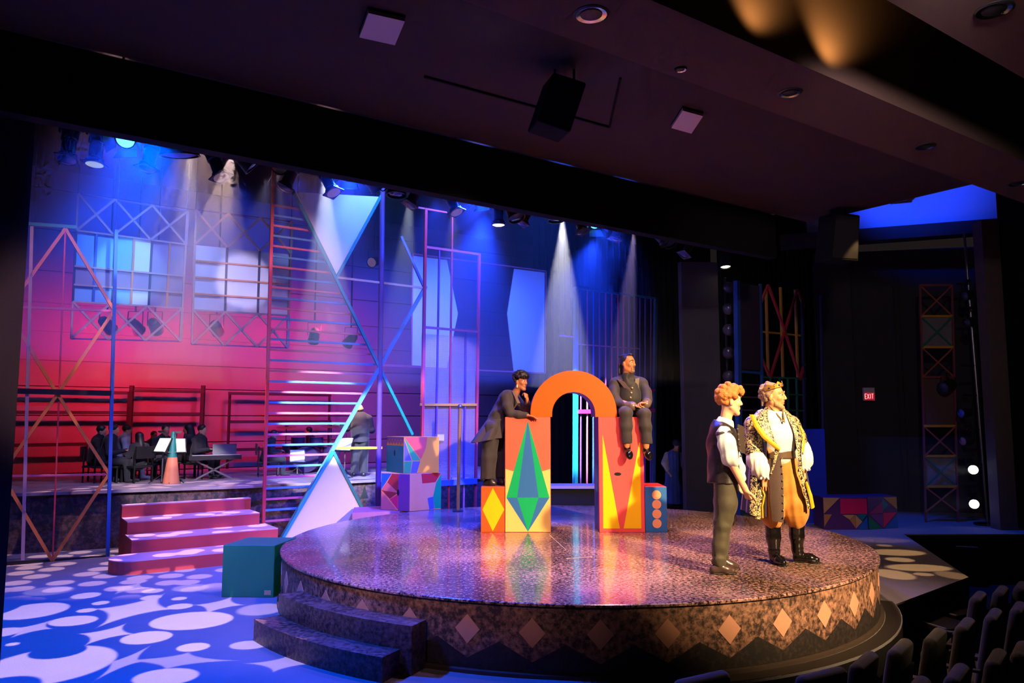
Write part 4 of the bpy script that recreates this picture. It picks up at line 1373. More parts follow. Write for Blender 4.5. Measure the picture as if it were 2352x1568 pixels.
def fixture(kind, label, pivot, d, lens=None, body=CAN, top=None, scale=1.0, group='stage lights under the black border', name='stage_light', spin=0.0, yoke=True):
    t = thing(name, label, 'stage light', pivot, group)
    rot = face_toward(d)
    if spin:
        rot = (Vector(d).normalized().to_track_quat('-Z', 'Y').to_matrix() @ Matrix.Rotation(spin, 3, 'Z')).to_euler()
    ch = []
    lens = lens or LENS
    if kind == 'ers':
        ch.append(('lamp_house', cached('ers_house', body, lambda b: b.lathe([(0.02, 0.24), (0.07, 0.23), (0.085, 0.16), (0.09, 0.02), (0.075, 0.0)], n=18)), rot))
        ch.append(('barrel', cached('ers_barrel', body, lambda b: b.lathe([(0.078, 0.0), (0.078, -0.10), (0.066, -0.11), (0.066, -0.26), (0.086, -0.28), (0.086, -0.32)], n=18, caps=False)), rot))
        ch.append(('gel_frame', cached('ers_gel', body, lambda b: b.box((0, 0, -0.325), (0.19, 0.19, 0.012))), rot))
        ch.append(('lens', cached('ers_lens', lens, lambda b: b.lathe([(0.082, -0.332), (0.05, -0.345), (0.002, -0.35)], n=18)), rot))
    elif kind == 'par':
        ch.append(('can', cached('par_can', body, lambda b: b.lathe([(0.03, 0.17), (0.09, 0.15), (0.115, 0.02), (0.12, -0.16), (0.128, -0.16), (0.128, -0.18), (0.112, -0.18)], n=20, caps=False)), rot))
        ch.append(('back_cap', cached('par_back', body, lambda b: b.lathe([(0.06, 0.18), (0.04, 0.20), (0.03, 0.16)], n=14)), rot))
        ch.append(('lens', cached('par_lens', lens, lambda b: b.lathe([(0.11, -0.155), (0.08, -0.172), (0.002, -0.18)], n=20)), rot))
    elif kind == 'led':
        ch.append(('housing', cached('led_house', body, lambda b: b.lathe([(0.05, 0.16), (0.11, 0.14), (0.125, 0.05), (0.125, -0.08), (0.112, -0.085)], n=20, caps=False)), rot))
        ch.append(('heat_sink', cached('led_sink', body, lambda b: [b.box((0.02 * k - 0.08, 0, 0.16), (0.006, 0.16, 0.05)) for k in range(9)]), rot))
        ch.append(('lens', cached('led_lens', lens, lambda b: b.lathe([(0.11, -0.075), (0.08, -0.09), (0.002, -0.095)], n=24)), rot))
        ch.append(('barn_door', cached('led_door_a', body, lambda b: b.prism([(-0.11, -0.125, -0.085), (0.11, -0.125, -0.085), (0.14, -0.19, -0.25), (-0.14, -0.19, -0.25)], (0, -0.004, 0.002)), False), rot))
        ch.append(('barn_door', cached('led_door_b', body, lambda b: b.prism([(-0.11, 0.125, -0.085), (0.11, 0.125, -0.085), (0.14, 0.24, -0.20), (-0.14, 0.24, -0.20)], (0, 0.004, 0.002)), False), rot))
        ch.append(('barn_door', cached('led_door_c', body, lambda b: b.prism([(-0.125, -0.09, -0.085), (-0.125, 0.09, -0.085), (-0.21, 0.13, -0.22), (-0.21, -0.13, -0.22)], (-0.004, 0, 0.002)), False), rot))
        ch.append(('barn_door', cached('led_door_d', body, lambda b: b.prism([(0.125, -0.09, -0.085), (0.125, 0.09, -0.085), (0.21, 0.13, -0.22), (0.21, -0.13, -0.22)], (0.004, 0, 0.002)), False), rot))
    elif kind == 'scoop':
        ch.append(('dome', cached('scoop_dome', body, lambda b: b.lathe([(0.04, 0.20), (0.12, 0.17), (0.18, 0.08), (0.20, -0.03), (0.21, -0.05), (0.19, -0.05)], n=24, caps=False)), rot))
        ch.append(('back_cap', cached('scoop_cap', body, lambda b: b.lathe([(0.05, 0.19), (0.05, 0.26), (0.03, 0.28)], n=14)), rot))
        ch.append(('diffuser', cached('scoop_gel', lens, lambda b: b.lathe([(0.188, -0.03), (0.12, -0.05), (0.002, -0.06)], n=24)), rot))
    if yoke:
        zt = (top if top is not None else 5.46) - pivot[2]
        wy = {'ers': 0.115, 'par': 0.145, 'led': 0.15, 'scoop': 0.23}[kind]
        part('yoke', body, t, lambda b: (b.bar(Vector(pivot) + Vector((-wy, 0, 0)), Vector(pivot) + Vector((-wy, 0, min(zt - 0.08, 0.28))), 0.03, 0.008, up=(1, 0, 0)), b.bar(Vector(pivot) + Vector((wy, 0, 0)), Vector(pivot) + Vector((wy, 0, min(zt - 0.08, 0.28))), 0.03, 0.008, up=(1, 0, 0)), b.bar(Vector(pivot) + Vector((-wy, 0, min(zt - 0.08, 0.28))), Vector(pivot) + Vector((wy, 0, min(zt - 0.08, 0.28))), 0.03, 0.008)))
        part('clamp', SATIN, t, lambda b: (b.tube([Vector(pivot) + Vector((0, 0, min(zt - 0.08, 0.28))), Vector(pivot) + Vector((0, 0, zt - 0.02))], 0.018, 8), b.box(Vector(pivot) + Vector((0, 0, zt - 0.02)), (0.05, 0.07, 0.06))))
    for nm, me, r in ch:
        child(nm, me, t, r).scale = (scale,) * 3
    return t


LIT_B = glow('led_blue_lens', (70, 170, 255), 5)
LIT_W = glow('lit_white_lens', (255, 246, 220), 5)
LIT_G = glow('lit_greenish_lens', (210, 235, 190), 0.45)
LIT_P = glow('lit_pink_lens', (255, 200, 225), 0.12)


def hang(px, py, v=8.55):
    return at_v(px, py, v)


FX = [  # kind, px, py, direction, lens, body, label
    ('ers', 163, 318, (0.1, -0.3, -1), None, CAN, 'unlit black spotlight hung farthest left, nearly lost in shadow'),
    ('ers', 225, 322, (0.0, -0.1, -1), LIT_G, CAN, 'upright spotlight with a pale green lens at the left end of the pipe'),
    ('led', 292, 330, (0.15, -0.85, -0.55), LIT_B, CAN, 'leftmost glowing blue lamp with barn doors'),
    ('ers', 354, 338, (-0.1, -0.2, -1), None, CANB, 'brownish spotlight hanging straight beside the leftmost blue lamp'),
    ('scoop', 412, 362, (0.05, 0.2, -1), mat('blue_gel', (40, 80, 220), 0.5), CAN, 'wide domed scoop lamp with a blue underside'),
    ('ers', 487, 366, (0.42, -0.2, -0.9), LIT_P, CAN, 'slim spotlight tilted down toward the stage right of the scoop'),
    ('scoop', 585, 376, (0.75, 0.35, -0.65), None, CAN, 'large tilted unlit scoop lamp next to the hanging cables'),
    ('ers', 680, 392, (-0.35, -0.2, -0.95), None, CANB, 'brown spotlight tilted away from the second blue lamp'),
    ('ers', 742, 408, (0.48, -0.25, -0.9), LIT_P, CAN, 'spotlight tilted toward the second blue lamp with a pink gleam'),
    ('led', 803, 410, (0.2, -0.85, -0.5), LIT_B, CAN, 'second glowing blue lamp above the inverted white triangle'),
    ('par', 852, 418, (0.5, 0.5, -0.7), None, CAN, 'dark can lamp just right of the second blue lamp'),
    ('par', 911, 432, (0.0, -0.1, -1), None, CAN, 'short black can lamp hanging straight down over the violet pole'),
    ('ers', 966, 438, (-0.4, -0.25, -0.9), None, CANB, 'brown spotlight tilted left over the mesh tower'),
    ('ers', 1027, 456, (0.42, -0.25, -0.9), LIT_P, CAN, 'spotlight tilted right over the mesh tower with a bright lens edge'),
    ('led', 1107, 464, (-0.15, -0.85, -0.5), LIT_B, CAN, 'third glowing blue lamp beside the bright white spotlight'),
    ('ers', 1145, 476, (0.0, 0.05, -1), LIT_W, CAN, 'brightly lit spotlight throwing the strongest white beam'),
    ('par', 1178, 492, (0.3, -0.3, -0.9), None, CANB, 'dim can lamp tucked behind the brightest spotlight'),
    ('ers', 1222, 484, (-0.45, -0.2, -0.85), None, CANB, 'dim brown spotlight tilted left of the fourth blue lamp'),
    ('par', 1276, 494, (0.05, -0.1, -1), None, CAN, 'black can lamp above the broad grey beam'),
    ('ers', 1322, 505, (0.3, -0.3, -0.9), None, CANB, 'faint brown spotlight just left of the fourth blue lamp'),
    ('led', 1365, 522, (0.25, -0.75, -0.65), LIT_B, CAN, 'fourth and last glowing blue lamp with open barn doors'),
    ('ers', 1425, 520, (-0.3, -0.1, -0.95), None, CANB, 'brown spotlight right of the last blue lamp'),
    ('ers', 1497, 540, (0.6, -0.2, -0.75), None, CANB, 'spotlight tilted hard right near the end of the pipe'),
    ('par', 1530, 556, (0.3, -0.5, -0.7), None, CAN, 'small can lamp at the right end of the pipe'),
    ('ers', 1590, 566, (-0.5, -0.3, -0.8), None, CANB, 'last faint spotlight over the grey masking flat'),
]
LENSPOS = {}
for i, (kind, px, py, d, ln, body, lab) in enumerate(FX):
    pv = hang(px, py - 14)
    fixture(kind, lab, pv, d, ln, body, 5.46, scale=0.82 if kind == 'led' else 1.0, spin=(i * 0.7 % 0.6) - 0.3 if kind == 'led' else 0.0)
    LENSPOS[i] = pv + Vector(d).normalized() * {'ers': 0.37, 'par': 0.2, 'led': 0.13, 'scoop': 0.08}[kind]
# looped cables under the border
for k, (pa, pm, pb_, lab) in enumerate([((606, 360), (645, 410), (672, 372), 'looped black cable left of the brown tilted spotlight'), ((858, 412), (885, 440), (892, 412), 'small looped cable over the violet pole'), ((886, 410), (900, 448), (912, 420), 'longer looped cable beside the short can lamp')]):
    pts_ = []
    for s in range(13):
        s /= 12
        x = (1 - s) ** 2 * pa[0] + 2 * s * (1 - s) * pm[0] + s * s * pb_[0]
        y = (1 - s) ** 2 * pa[1] + 2 * s * (1 - s) * (pm[1] + 25) + s * s * pb_[1]
        pts_.append(hang(x, y, 8.5))
    pts_ = [pts_[0] + Vector((0, 0, 0.5))] + pts_ + [pts_[-1] + Vector((0, 0, 0.5))]
    tag(MB().tube(pts_, 0.008, 6).build('power_cable', CABLE, smooth=True), lab, 'cable', 'cables under the border')

# real light from the lit stage lights
for i in (2, 9, 14, 20):
    p = LENSPOS[i]
    d = Vector(FX[i][3]).normalized()
    spot('blue_lamp_light', p + d * 0.02, p + d * 3 + Vector((0, 0, -1.2)), 900, DEEP, 76, 0.8, 0.08)
for px, py, w in ((290, 385, 450), (560, 410, 350), (800, 450, 1000), (1115, 500, 7000), (1365, 550, 3000)):  # more blue lamps added upstage to light the haze, no fixtures built
    p = at_v(px, py, 9.35)
    u_ = to_uv(p)[0]
    spot('blue_lamp_light', p, uvp(u_ + 0.2, 11.6, 0.4), w, DEEP, 84, 0.9, 0.08)
BEAMS = [  # source px, depth v, aim px, aim depth, watts, colour, angle
    (437, 335, 8.7, (405, 1100, 14.9), 3500, (1.0, 0.84, 0.76), 18),
    (637, 366, 8.7, (690, 1100, 14.9), 1800, (0.9, 0.82, 1.0), 7),
    (748, 384, 8.7, (750, 1100, 14.9), 12000, (0.8, 0.82, 1.0), 18),
    (944, 434, 8.7, (890, 1100, 14.9), 5000, (0.7, 0.8, 1.0), 14),
    (1040, 474, 8.7, (1050, 1100, 15.5), 700, (0.8, 0.82, 1.0), 20),
    (1145, 512, 8.6, (1140, 1150, 13.0), 44000, (0.82, 0.86, 1.0), 30),
    (1292, 500, 8.7, (1290, 1150, 13.0), 15000, (0.85, 0.86, 1.0), 21),
    (1458, 520, 8.7, (1400, 1150, 13.0), 5000, (0.75, 0.55, 1.0), 12),
]
for i, (px, py, v, aim, w, col, ang) in enumerate(BEAMS):
    p = at_v(px, py, v)
    a = at_v(*aim)
    spot('beam_light', p, a, w, col, ang, 0.35, 0.03)
# lone lit lamp above the boom behind the grey flat
p = at_v(1665, 596, 10.9)
fixture('par', 'lone lit lamp high behind the grey masking flat', p, (0.02, -0.15, -1), LIT_W, CAN, 7.55, name='stage_light')
spot('lone_lamp_light', p + Vector((0, 0, -0.22)), p + Vector((0, -0.2, -3)), 60, (1, 0.95, 0.8), 30, 0.6, 0.05)

# lamps hung low in front of the red wall
for px, py, v, d, lab in ((245, 745, 16.4, (0.1, 0.9, -0.5), 'black can lamp low against the red wall, left of three'), (310, 748, 16.4, (0.1, 0.9, -0.5), 'black can lamp low against the red wall, middle of three'),
                          (355, 748, 16.4, (-0.1, 0.9, -0.5), 'black can lamp low against the red wall, right of three'), (497, 752, 16.4, (-0.1, 0.9, -0.5), 'black can lamp behind the lattice panel with orange bars'),
                          (722, 770, 16.4, (0.0, -0.5, -0.8), 'pale lit can lamp seen through the pink and blue rungs'), (806, 780, 16.4, (-0.3, -0.6, -0.6), 'black can lamp seen past the right end of the rungs'),
                          (860, 600, 16.4, (-0.2, -0.8, -0.3), 'small lamp with a red gleam left of the violet pole')):
    p = at_v(px, py, v)
    fixture('par', lab, p, d, LIT_P if px == 860 else None, CAN if px != 722 else STEEL, 7.55, group='lamps hung against the back wall', name='can_light')

# ================================================================== SIDE-LIGHT BOOMS
bp = at_y(2266, 1160, 15.6)
t = thing('light_boom', 'tall thin steel boom pole beside the brown column', 'boom', (bp.x, bp.y, 0))
part('pole', STEEL, t, lambda b: b.tube([(bp.x, bp.y, 0.02), (bp.x - 0.12, bp.y, 6.0)], 0.025, 10))
part('base_plate', SATIN, t, lambda b: b.lathe([(0.25, 0), (0.25, 0.03), (0.06, 0.05)], (bp.x, bp.y, 0), 20))
for z_ in (1.2, 1.9, 2.6, 3.2, 4.3, 4.9):
    part('side_arm', SATIN, t, lambda b: b.tube([(bp.x - 0.05, bp.y, z_), (bp.x - 0.34, bp.y, z_)], 0.02, 8))
GREENL = glow('boom_lens_green', (236, 255, 225), 7)
VIOL = glow('boom_lens_violet', (250, 235, 255), 7)
for px, py, ln, d, lab in ((2226, 676, None, (-1, -0.3, -0.3), 'topmost dark side light on the steel boom'), (2233, 738, None, (-1, -0.2, -0.2), 'second dark side light from the top of the boom'),
                           (2218, 948, mat('blue_lens', (60, 90, 190), 0.2), (-1, -0.35, -0.05), 'side light with a dull blue lens on the boom'), (2222, 1012, mat('pink_lens', (150, 100, 110), 0.2), (-1, -0.35, -0.05), 'side light with a dull pink lens on the boom'),
                           (2236, 1077, GREENL, (-0.55, -0.85, -0.05), 'upper of the two shining side lights on the boom'), (2238, 1156, VIOL, (-0.55, -0.85, 0.0), 'lower of the two shining side lights on the boom')):
    p = at_y(px, py, 15.5)
    fixture('par', lab, p, d, ln, CAN, p.z + 0.3, scale=0.8, group='side lights on the steel boom', name='side_light')
    if ln in (GREENL, VIOL):
        dd = Vector(d).normalized()
        spot('side_light_beam', p + dd * 0.22, p + dd * 0.22 + Vector((-3, -0.8, 0.1)), 22, (0.9, 1, 0.9) if ln is GREENL else (0.8, 0.7, 1.0), 45, 0.6, 0.06)
# dark work light clipped to the cell tower
p = at_y(2178, 885, 15.75)
fixture('par', 'dark work light clipped to the middle of the cell tower', p, (-0.9, -0.4, -0.3), None, CAN, p.z + 0.25, group=None, name='work_light')
# second boom between the flat and the blue post
bp2 = at_v(1672, 900, 10.9)
t = thing('light_boom', 'dark boom pole between the grey flat and the blue post', 'boom', (bp2.x, bp2.y, 0))
part('pole', SATIN, t, lambda b: b.tube([(bp2.x, bp2.y, 0.0), (bp2.x, bp2.y, 5.2)], 0.025, 10))
part('base_plate', SATIN, t, lambda b: b.lathe([(0.25, 0), (0.25, 0.03), (0.06, 0.05)], (bp2.x, bp2.y, 0), 20))
for k, py in enumerate((660, 708, 756, 808, 862)):
    p = at_v(1672, py, 10.75)
    fixture('par', ('topmost', 'second', 'third', 'fourth', 'lowest')[k] + ' dim side light on the boom beside the blue post', p, (-0.2, -1, -0.2), mat('dusk_lens', (90, 84, 120), 0.2), CAN, p.z + 0.1, group='dim side lights', name='side_light', yoke=False)

# ================================================================== EXIT SIGN
ex = at_y(1995, 905, 17.75)
t = thing('exit_sign', 'red lettered EXIT sign on the black side wall', 'sign', ex - Vector((0, 0, 0.14)))
part('case', mat('sign_case', (190, 180, 190), 0.5), t, lambda b: b.box(ex, (0.26, 0.06, 0.30)))
RL = glow('exit_red', (255, 30, 50), 1.6)
part('red_panel', glow('exit_panel', (230, 20, 50), 0.55), t, lambda b: b.box(ex + Vector((0.0, -0.032, -0.05)), (0.235, 0.006, 0.17)))
part('mount', SATIN, t, lambda b: b.box(ex + Vector((-0.05, 0.2, 0.05)), (0.05, 0.4, 0.05)))
EXW = glow('exit_white', (255, 190, 190), 1.2)


def letter(strokes, ox):
    b = MB()
    for (xa, za), (xb_, zb_) in strokes:
        b.bar(ex + Vector((ox + xa, -0.037, -0.05 + za)), ex + Vector((ox + xb_, -0.037, -0.05 + zb_)), 0.012, 0.004, up=(0, 1, 0))
    return b.build('letter', EXW, t)


hL = 0.055
letter([((0, -hL), (0, hL)), ((0, hL), (0.035, hL)), ((0, 0), (0.03, 0)), ((0, -hL), (0.035, -hL))], -0.10)
letter([((0, -hL), (0.045, hL)), ((0, hL), (0.045, -hL))], -0.05)
letter([((0, -hL), (0, hL))], 0.025)
letter([((0.022, -hL), (0.022, hL)), ((0, hL), (0.045, hL))], 0.05)

# ================================================================== FIGURES: smooth solids from tapered limbs
def V3(*a):
    return np.array(a, dtype=np.float64)


def unit(a):
    a = np.asarray(a, float)
    return a / (np.linalg.norm(a) + 1e-12)


class Fig:
    def __init__(self):
        self.pr = []
        self.disp = None

    def cap(self, a, b, ra, rb=None, k=0.02, m=0, flat=None, fs=1.0):
        """Tapered limb from a to b; flat: direction squeezed to the share fs."""
        self.pr.append(('cap', V3(*a), V3(*b), ra, ra if rb is None else rb, k, m, None if flat is None else unit(flat), fs))
        return self

    def chain(self, pts, rs, k=0.02, m=0, flat=None, fs=1.0):
        for i in range(len(pts) - 1):
            self.cap(pts[i], pts[i + 1], rs[i], rs[i + 1], k, m, flat, fs)
        return self

    def ell(self, c, r, R=None, k=0.02, m=0):
        self.pr.append(('ell', V3(*c), V3(*r), np.eye(3) if R is None else np.asarray(R), 0, k, m))
        return self

    def sub(self, c, r, k=0.01):
        self.pr.append(('sub', V3(*c), r, None, 0, k, 0))
        return self

    def cut(self, c, n):
        """Keep the side that the normal points away from."""
        self.pr.append(('cut', V3(*c), unit(n), None, 0, 0, 0))
        return self

    @staticmethod
    def d(p, P):
        if p[0] == 'cap':
            a, b, ra, rb, fl, fs = p[1], p[2], p[3], p[4], p[7], p[8]
            ab = b - a
            t = np.clip(((P - a) @ ab) / (ab @ ab + 1e-12), 0, 1)
            q = P - a - t[..., None] * ab
            if fl is not None:
                c = q @ fl
                q = q + (c * (1 / fs - 1))[..., None] * fl
            r = ra + (rb - ra) * t
            dd = np.sqrt((q * q).sum(-1)) - r
            return dd * (fs if fl is not None else 1.0) if fl is not None else dd
        if p[0] == 'ell':
            q = (P - p[1]) @ p[3].T / p[2]
            n = np.sqrt((q * q).sum(-1)) + 1e-9
            n2 = np.sqrt(((q / p[2]) ** 2).sum(-1)) + 1e-9
            return n * (n - 1) / n2
        if p[0] == 'sub':
            q = P - p[1]
            return np.sqrt((q * q).sum(-1)) - p[2]
        if p[0] == 'cut':
            return (P - p[1]) @ p[2]

    def bounds(self):
        lo, hi = np.full(3, 1e9), np.full(3, -1e9)
        for p in self.pr:
            if p[0] == 'cap':
                r = max(p[3], p[4])
                for e in (p[1], p[2]):
                    lo, hi = np.minimum(lo, e - r), np.maximum(hi, e + r)
            elif p[0] == 'ell':
                r = p[2].max()
                lo, hi = np.minimum(lo, p[1] - r), np.maximum(hi, p[1] + r)
        return lo, hi

    def mesh(self, h):
        lo, hi = self.bounds()
        lo = lo - 0.05
        B = 8
        nb = np.ceil((hi + 0.05 - lo) / (h * B)).astype(int) + 1
        n = nb * B
        bi = np.stack(np.meshgrid(*[np.arange(k) for k in nb], indexing='ij'), -1).reshape(-1, 3)
        cen = lo + (bi + 0.5) * B * h
        half = B * h * 0.88
        pos = [p for p in self.pr if p[0] in ('cap', 'ell')]
        dc = np.stack([self.d(p, cen) for p in pos], 0)
        dmin = dc.min(0)
        keep = np.abs(dmin) < half + 0.05
        bk = bi[keep]
        ck = dc[:, keep]
        vals = np.where(dmin < 0, -1.0, 1.0).reshape(nb)
        vals = np.repeat(np.repeat(np.repeat(vals, B, 0), B, 1), B, 2).astype(np.float32)
        off = np.stack(np.meshgrid(*[np.arange(B)] * 3, indexing='ij'), -1).reshape(-1, 3)
        D = np.full((len(bk), B ** 3), 1.0)
        best = np.full((len(bk), B ** 3), 9.0)
        M = np.zeros((len(bk), B ** 3), np.int16)
        pts = lo + (bk[:, None, :] * B + off[None]) * h
        i = 0
        for p in self.pr:
            if p[0] in ('cap', 'ell'):
                rel = ck[i] < dmin[keep] + 2 * half + 0.06
                i += 1
                if not rel.any():
                    continue
                dd = self.d(p, pts[rel])
                cur = D[rel]
                k = max(p[5], 1e-4)
                hh = np.clip(0.5 + 0.5 * (cur - dd) / k, 0, 1)
                D[rel] = cur * (1 - hh) + dd * hh - k * hh * (1 - hh)
                bb = best[rel]
                mm = M[rel]
                w = dd < bb
                mm[w] = p[6]
                bb[w] = dd[w]
                best[rel] = bb
                M[rel] = mm
            elif p[0] == 'sub':
                near = np.linalg.norm(cen[keep] - p[1], axis=1) < p[2] + half + 0.05
                if near.any():
                    dd = -self.d(p, pts[near])
                    cur = D[near]
                    k = p[5]
                    hh = np.clip(0.5 - 0.5 * (cur - dd) / k, 0, 1)
                    D[near] = cur * (1 - hh) + dd * hh + k * hh * (1 - hh)
            elif p[0] == 'cut':
                D = np.maximum(D, self.d(p, pts))
                far = self.d(p, lo + (bi + 0.5) * B * h).reshape(nb) > half
                far = np.repeat(np.repeat(np.repeat(far, B, 0), B, 1), B, 2)
                vals[far & (vals < 0)] = 1.0
        if self.disp is not None:
            D = D + self.disp(pts)
        mat_full = np.zeros(vals.shape, np.int16)
        ii = bk[:, None, :] * B + off[None]
        vals[ii[..., 0], ii[..., 1], ii[..., 2]] = D
        mat_full[ii[..., 0], ii[..., 1], ii[..., 2]] = M
        # surface nets
        ins = vals < 0
        c8 = np.zeros(tuple(np.array(vals.shape) - 1), np.int8)
        for dx in (0, 1):
            for dy in (0, 1):
                for dz in (0, 1):
                    c8 += ins[dx:vals.shape[0] - 1 + dx, dy:vals.shape[1] - 1 + dy, dz:vals.shape[2] - 1 + dz]
        cell = np.argwhere((c8 > 0) & (c8 < 8))
        if len(cell) == 0:
            return np.zeros((0, 3)), np.zeros((0, 4), int), np.zeros(0, int)
        idx = np.full(c8.shape, -1, np.int64)
        idx[cell[:, 0], cell[:, 1], cell[:, 2]] = np.arange(len(cell))
        acc = np.zeros((len(cell), 3))
        cnt = np.zeros(len(cell))
        corners = [(x, y, z) for x in (0, 1) for y in (0, 1) for z in (0, 1)]
        for a in corners:
            for ax in range(3):
                if a[ax] == 1:
                    continue
                b = list(a)
                b[ax] = 1
                va = vals[cell[:, 0] + a[0], cell[:, 1] + a[1], cell[:, 2] + a[2]].astype(float)
                vb = vals[cell[:, 0] + b[0], cell[:, 1] + b[1], cell[:, 2] + b[2]].astype(float)
                x = (va < 0) != (vb < 0)
                t = np.where(x, va / np.where(np.abs(va - vb) < 1e-9, 1, va - vb), 0)
                pt = np.repeat(np.array(a, float)[None], len(cell), 0)
                pt[:, ax] += t
                acc += np.where(x[:, None], pt, 0)
                cnt += x
        vert = lo + (cell + acc / cnt[:, None]) * h
        quads = []
        for ax in range(3):
            sl0 = [slice(1, s) for s in c8.shape]
            sl0[ax] = slice(0, c8.shape[ax])
            A = ins[tuple(slice(1, s) if j != ax else slice(0, s) for j, s in enumerate(c8.shape))]
            Bv = ins[tuple(slice(1, s) if j != ax else slice(1, s + 1) for j, s in enumerate(c8.shape))]
            e = np.argwhere(A != Bv)
            if len(e) == 0:
                continue
            base = e.copy()
            for j in range(3):
                if j != ax:
                    base[:, j] += 1
            o1, o2 = [j for j in range(3) if j != ax]
            def nb_(d1, d2):
                q = base.copy()
                q[:, o1] -= d1
                q[:, o2] -= d2
                return idx[q[:, 0], q[:, 1], q[:, 2]]
            q4 = np.stack([nb_(1, 1), nb_(0, 1), nb_(0, 0), nb_(1, 0)], 1)
            flip = A[e[:, 0], e[:, 1], e[:, 2]]
            if ax == 1:
                flip = ~flip
            q4[~flip] = q4[~flip][:, ::-1]
            quads.append(q4)
        quads = np.concatenate(quads)
        quads = quads[(quads >= 0).all(1)]
        fm = mat_full[cell[:, 0], cell[:, 1], cell[:, 2]][quads[:, 0]]
        return vert, quads, fm

    def build(self, name, mats, parent, h=0.007, origin=(0, 0, 0), yaw=0.0):
        v, q, fm = self.mesh(h)
        if yaw:
            c, s = math.cos(yaw), math.sin(yaw)
            v = np.stack([v[:, 0] * c - v[:, 1] * s, v[:, 0] * s + v[:, 1] * c, v[:, 2]], 1)
        me = bpy.data.meshes.new(name)
        me.vertices.add(len(v))
        me.vertices.foreach_set('co', v.astype(np.float32).ravel())
        me.loops.add(len(q) * 4)
        me.loops.foreach_set('vertex_index', q.astype(np.int32).ravel())
        me.polygons.add(len(q))
        me.polygons.foreach_set('loop_start', np.arange(0, len(q) * 4, 4, dtype=np.int32))
        me.polygons.foreach_set('loop_total', np.full(len(q), 4, np.int32))
        if not isinstance(mats, (list, tuple)):
            mats = [mats]
        for m in mats:
            me.materials.append(m)
        me.polygons.foreach_set('material_index', np.clip(fm, 0, len(mats) - 1).astype(np.int32))
        me.polygons.foreach_set('use_smooth', np.ones(len(q), bool))
        me.update(calc_edges=True)
        me.validate()
        o = bpy.data.objects.new(name, me)
        C.objects.link(o)
        o.parent = parent
        o.location = origin
        return o


def head_frame(f, up=(0, 0, 1)):
    f = unit(f)
    up = np.asarray(up, float)
    r = unit(np.cross(f, up))
    u = np.cross(r, f)
    return r, f, u


def add_head(F, c, f, s=1.0, up=(0, 0, 1), beard=False):
    """Skull, jaw, brow, cheeks, nose, lips and ears; returns a local-to-world function."""
    r, f, u = head_frame(f, up)
    c = np.asarray(c, float)
    R = np.stack([r, f, u])

    def W(x, y, z):
        return c + (r * x + f * y + u * z) * s
    F.ell(W(0, -0.012, 0.035), V3(0.073, 0.094, 0.086) * s, R, 0.02)
    F.ell(W(0, 0.018, -0.035), V3(0.058, 0.070, 0.082) * s, R, 0.03)
    for sx in (-1, 1):
        F.cap(W(0.050 * sx, -0.005, -0.055), W(0.016 * sx, 0.058, -0.104), 0.020 * s, 0.019 * s, 0.025)
        F.ell(W(0.036 * sx, 0.060, -0.022), V3(0.024, 0.022, 0.022) * s, R, 0.02)
        F.cap(W(0.012 * sx, 0.086, 0.030), W(0.044 * sx, 0.068, 0.028), 0.011 * s, 0.010 * s, 0.015)
        F.ell(W(0.073 * sx, -0.012, -0.012), V3(0.011, 0.019, 0.031) * s, R, 0.006)
    F.cap(W(-0.010, 0.066, -0.106), W(0.010, 0.066, -0.106), 0.019 * s, 0.019 * s, 0.02)
    for sx in (-1, 1):
        F.sub(W(0.031 * sx, 0.098, 0.008), 0.0165 * s, 0.012)
    F.cap(W(0, 0.084, 0.024), W(0, 0.106, -0.024), 0.0085 * s, 0.0120 * s, 0.012)
    for sx in (-1, 1):
        F.cap(W(0.009 * sx, 0.096, -0.028), W(0.009 * sx, 0.088, -0.030), 0.0085 * s, 0.008 * s, 0.008)
    F.cap(W(-0.018, 0.078, -0.058), W(0.018, 0.078, -0.058), 0.0085 * s, 0.0085 * s, 0.010)
    F.cap(W(-0.015, 0.078, -0.069), W(0.015, 0.078, -0.069), 0.0090 * s, 0.0090 * s, 0.010)
    return W


EYEW = mat('eye_white', (216, 208, 200), 0.3, vary=0)
IRIS = mat('iris_dark', (40, 28, 22), 0.3, vary=0)
LIPM = {}


def add_face(parent, W0, s, browm, lipm, eyes=True):
    base = Vector(parent.location)

    def W(x, y, z):
        return Vector(W0(x, y, z)) + base
    for sx in (-1, 1):
        b = MB()
        b.ball(W(0.031 * sx, 0.073, 0.008), 0.0135 * s, 10)
        e = b.build('eye', EYEW, parent, smooth=True)
        b = MB()
        b.ball(W(0.031 * sx + 0.003, 0.083, 0.008), 0.0068 * s, 8)
        b.build('iris', IRIS, e, smooth=True)
        b = MB()
        b.tube([W(0.012 * sx, 0.096, 0.033), W(0.030 * sx, 0.092, 0.040), W(0.050 * sx, 0.074, 0.034)], [0.004 * s, 0.005 * s, 0.003 * s], 6)
        b.build('eyebrow', browm, parent, smooth=True)
    b = MB()
    b.tube([W(-0.022, 0.078, -0.063), W(-0.008, 0.089, -0.057), W(0, 0.089, -0.059), W(0.008, 0.089, -0.057), W(0.022, 0.078, -0.063)], [0.002 * s, 0.0045 * s, 0.004 * s, 0.0045 * s, 0.002 * s], 6)
    b.tube([W(-0.020, 0.078, -0.065), W(0, 0.0885, -0.072), W(0.020, 0.078, -0.065)], [0.002 * s, 0.0055 * s, 0.002 * s], 6)
    b.build('lips', lipm, parent, smooth=True)


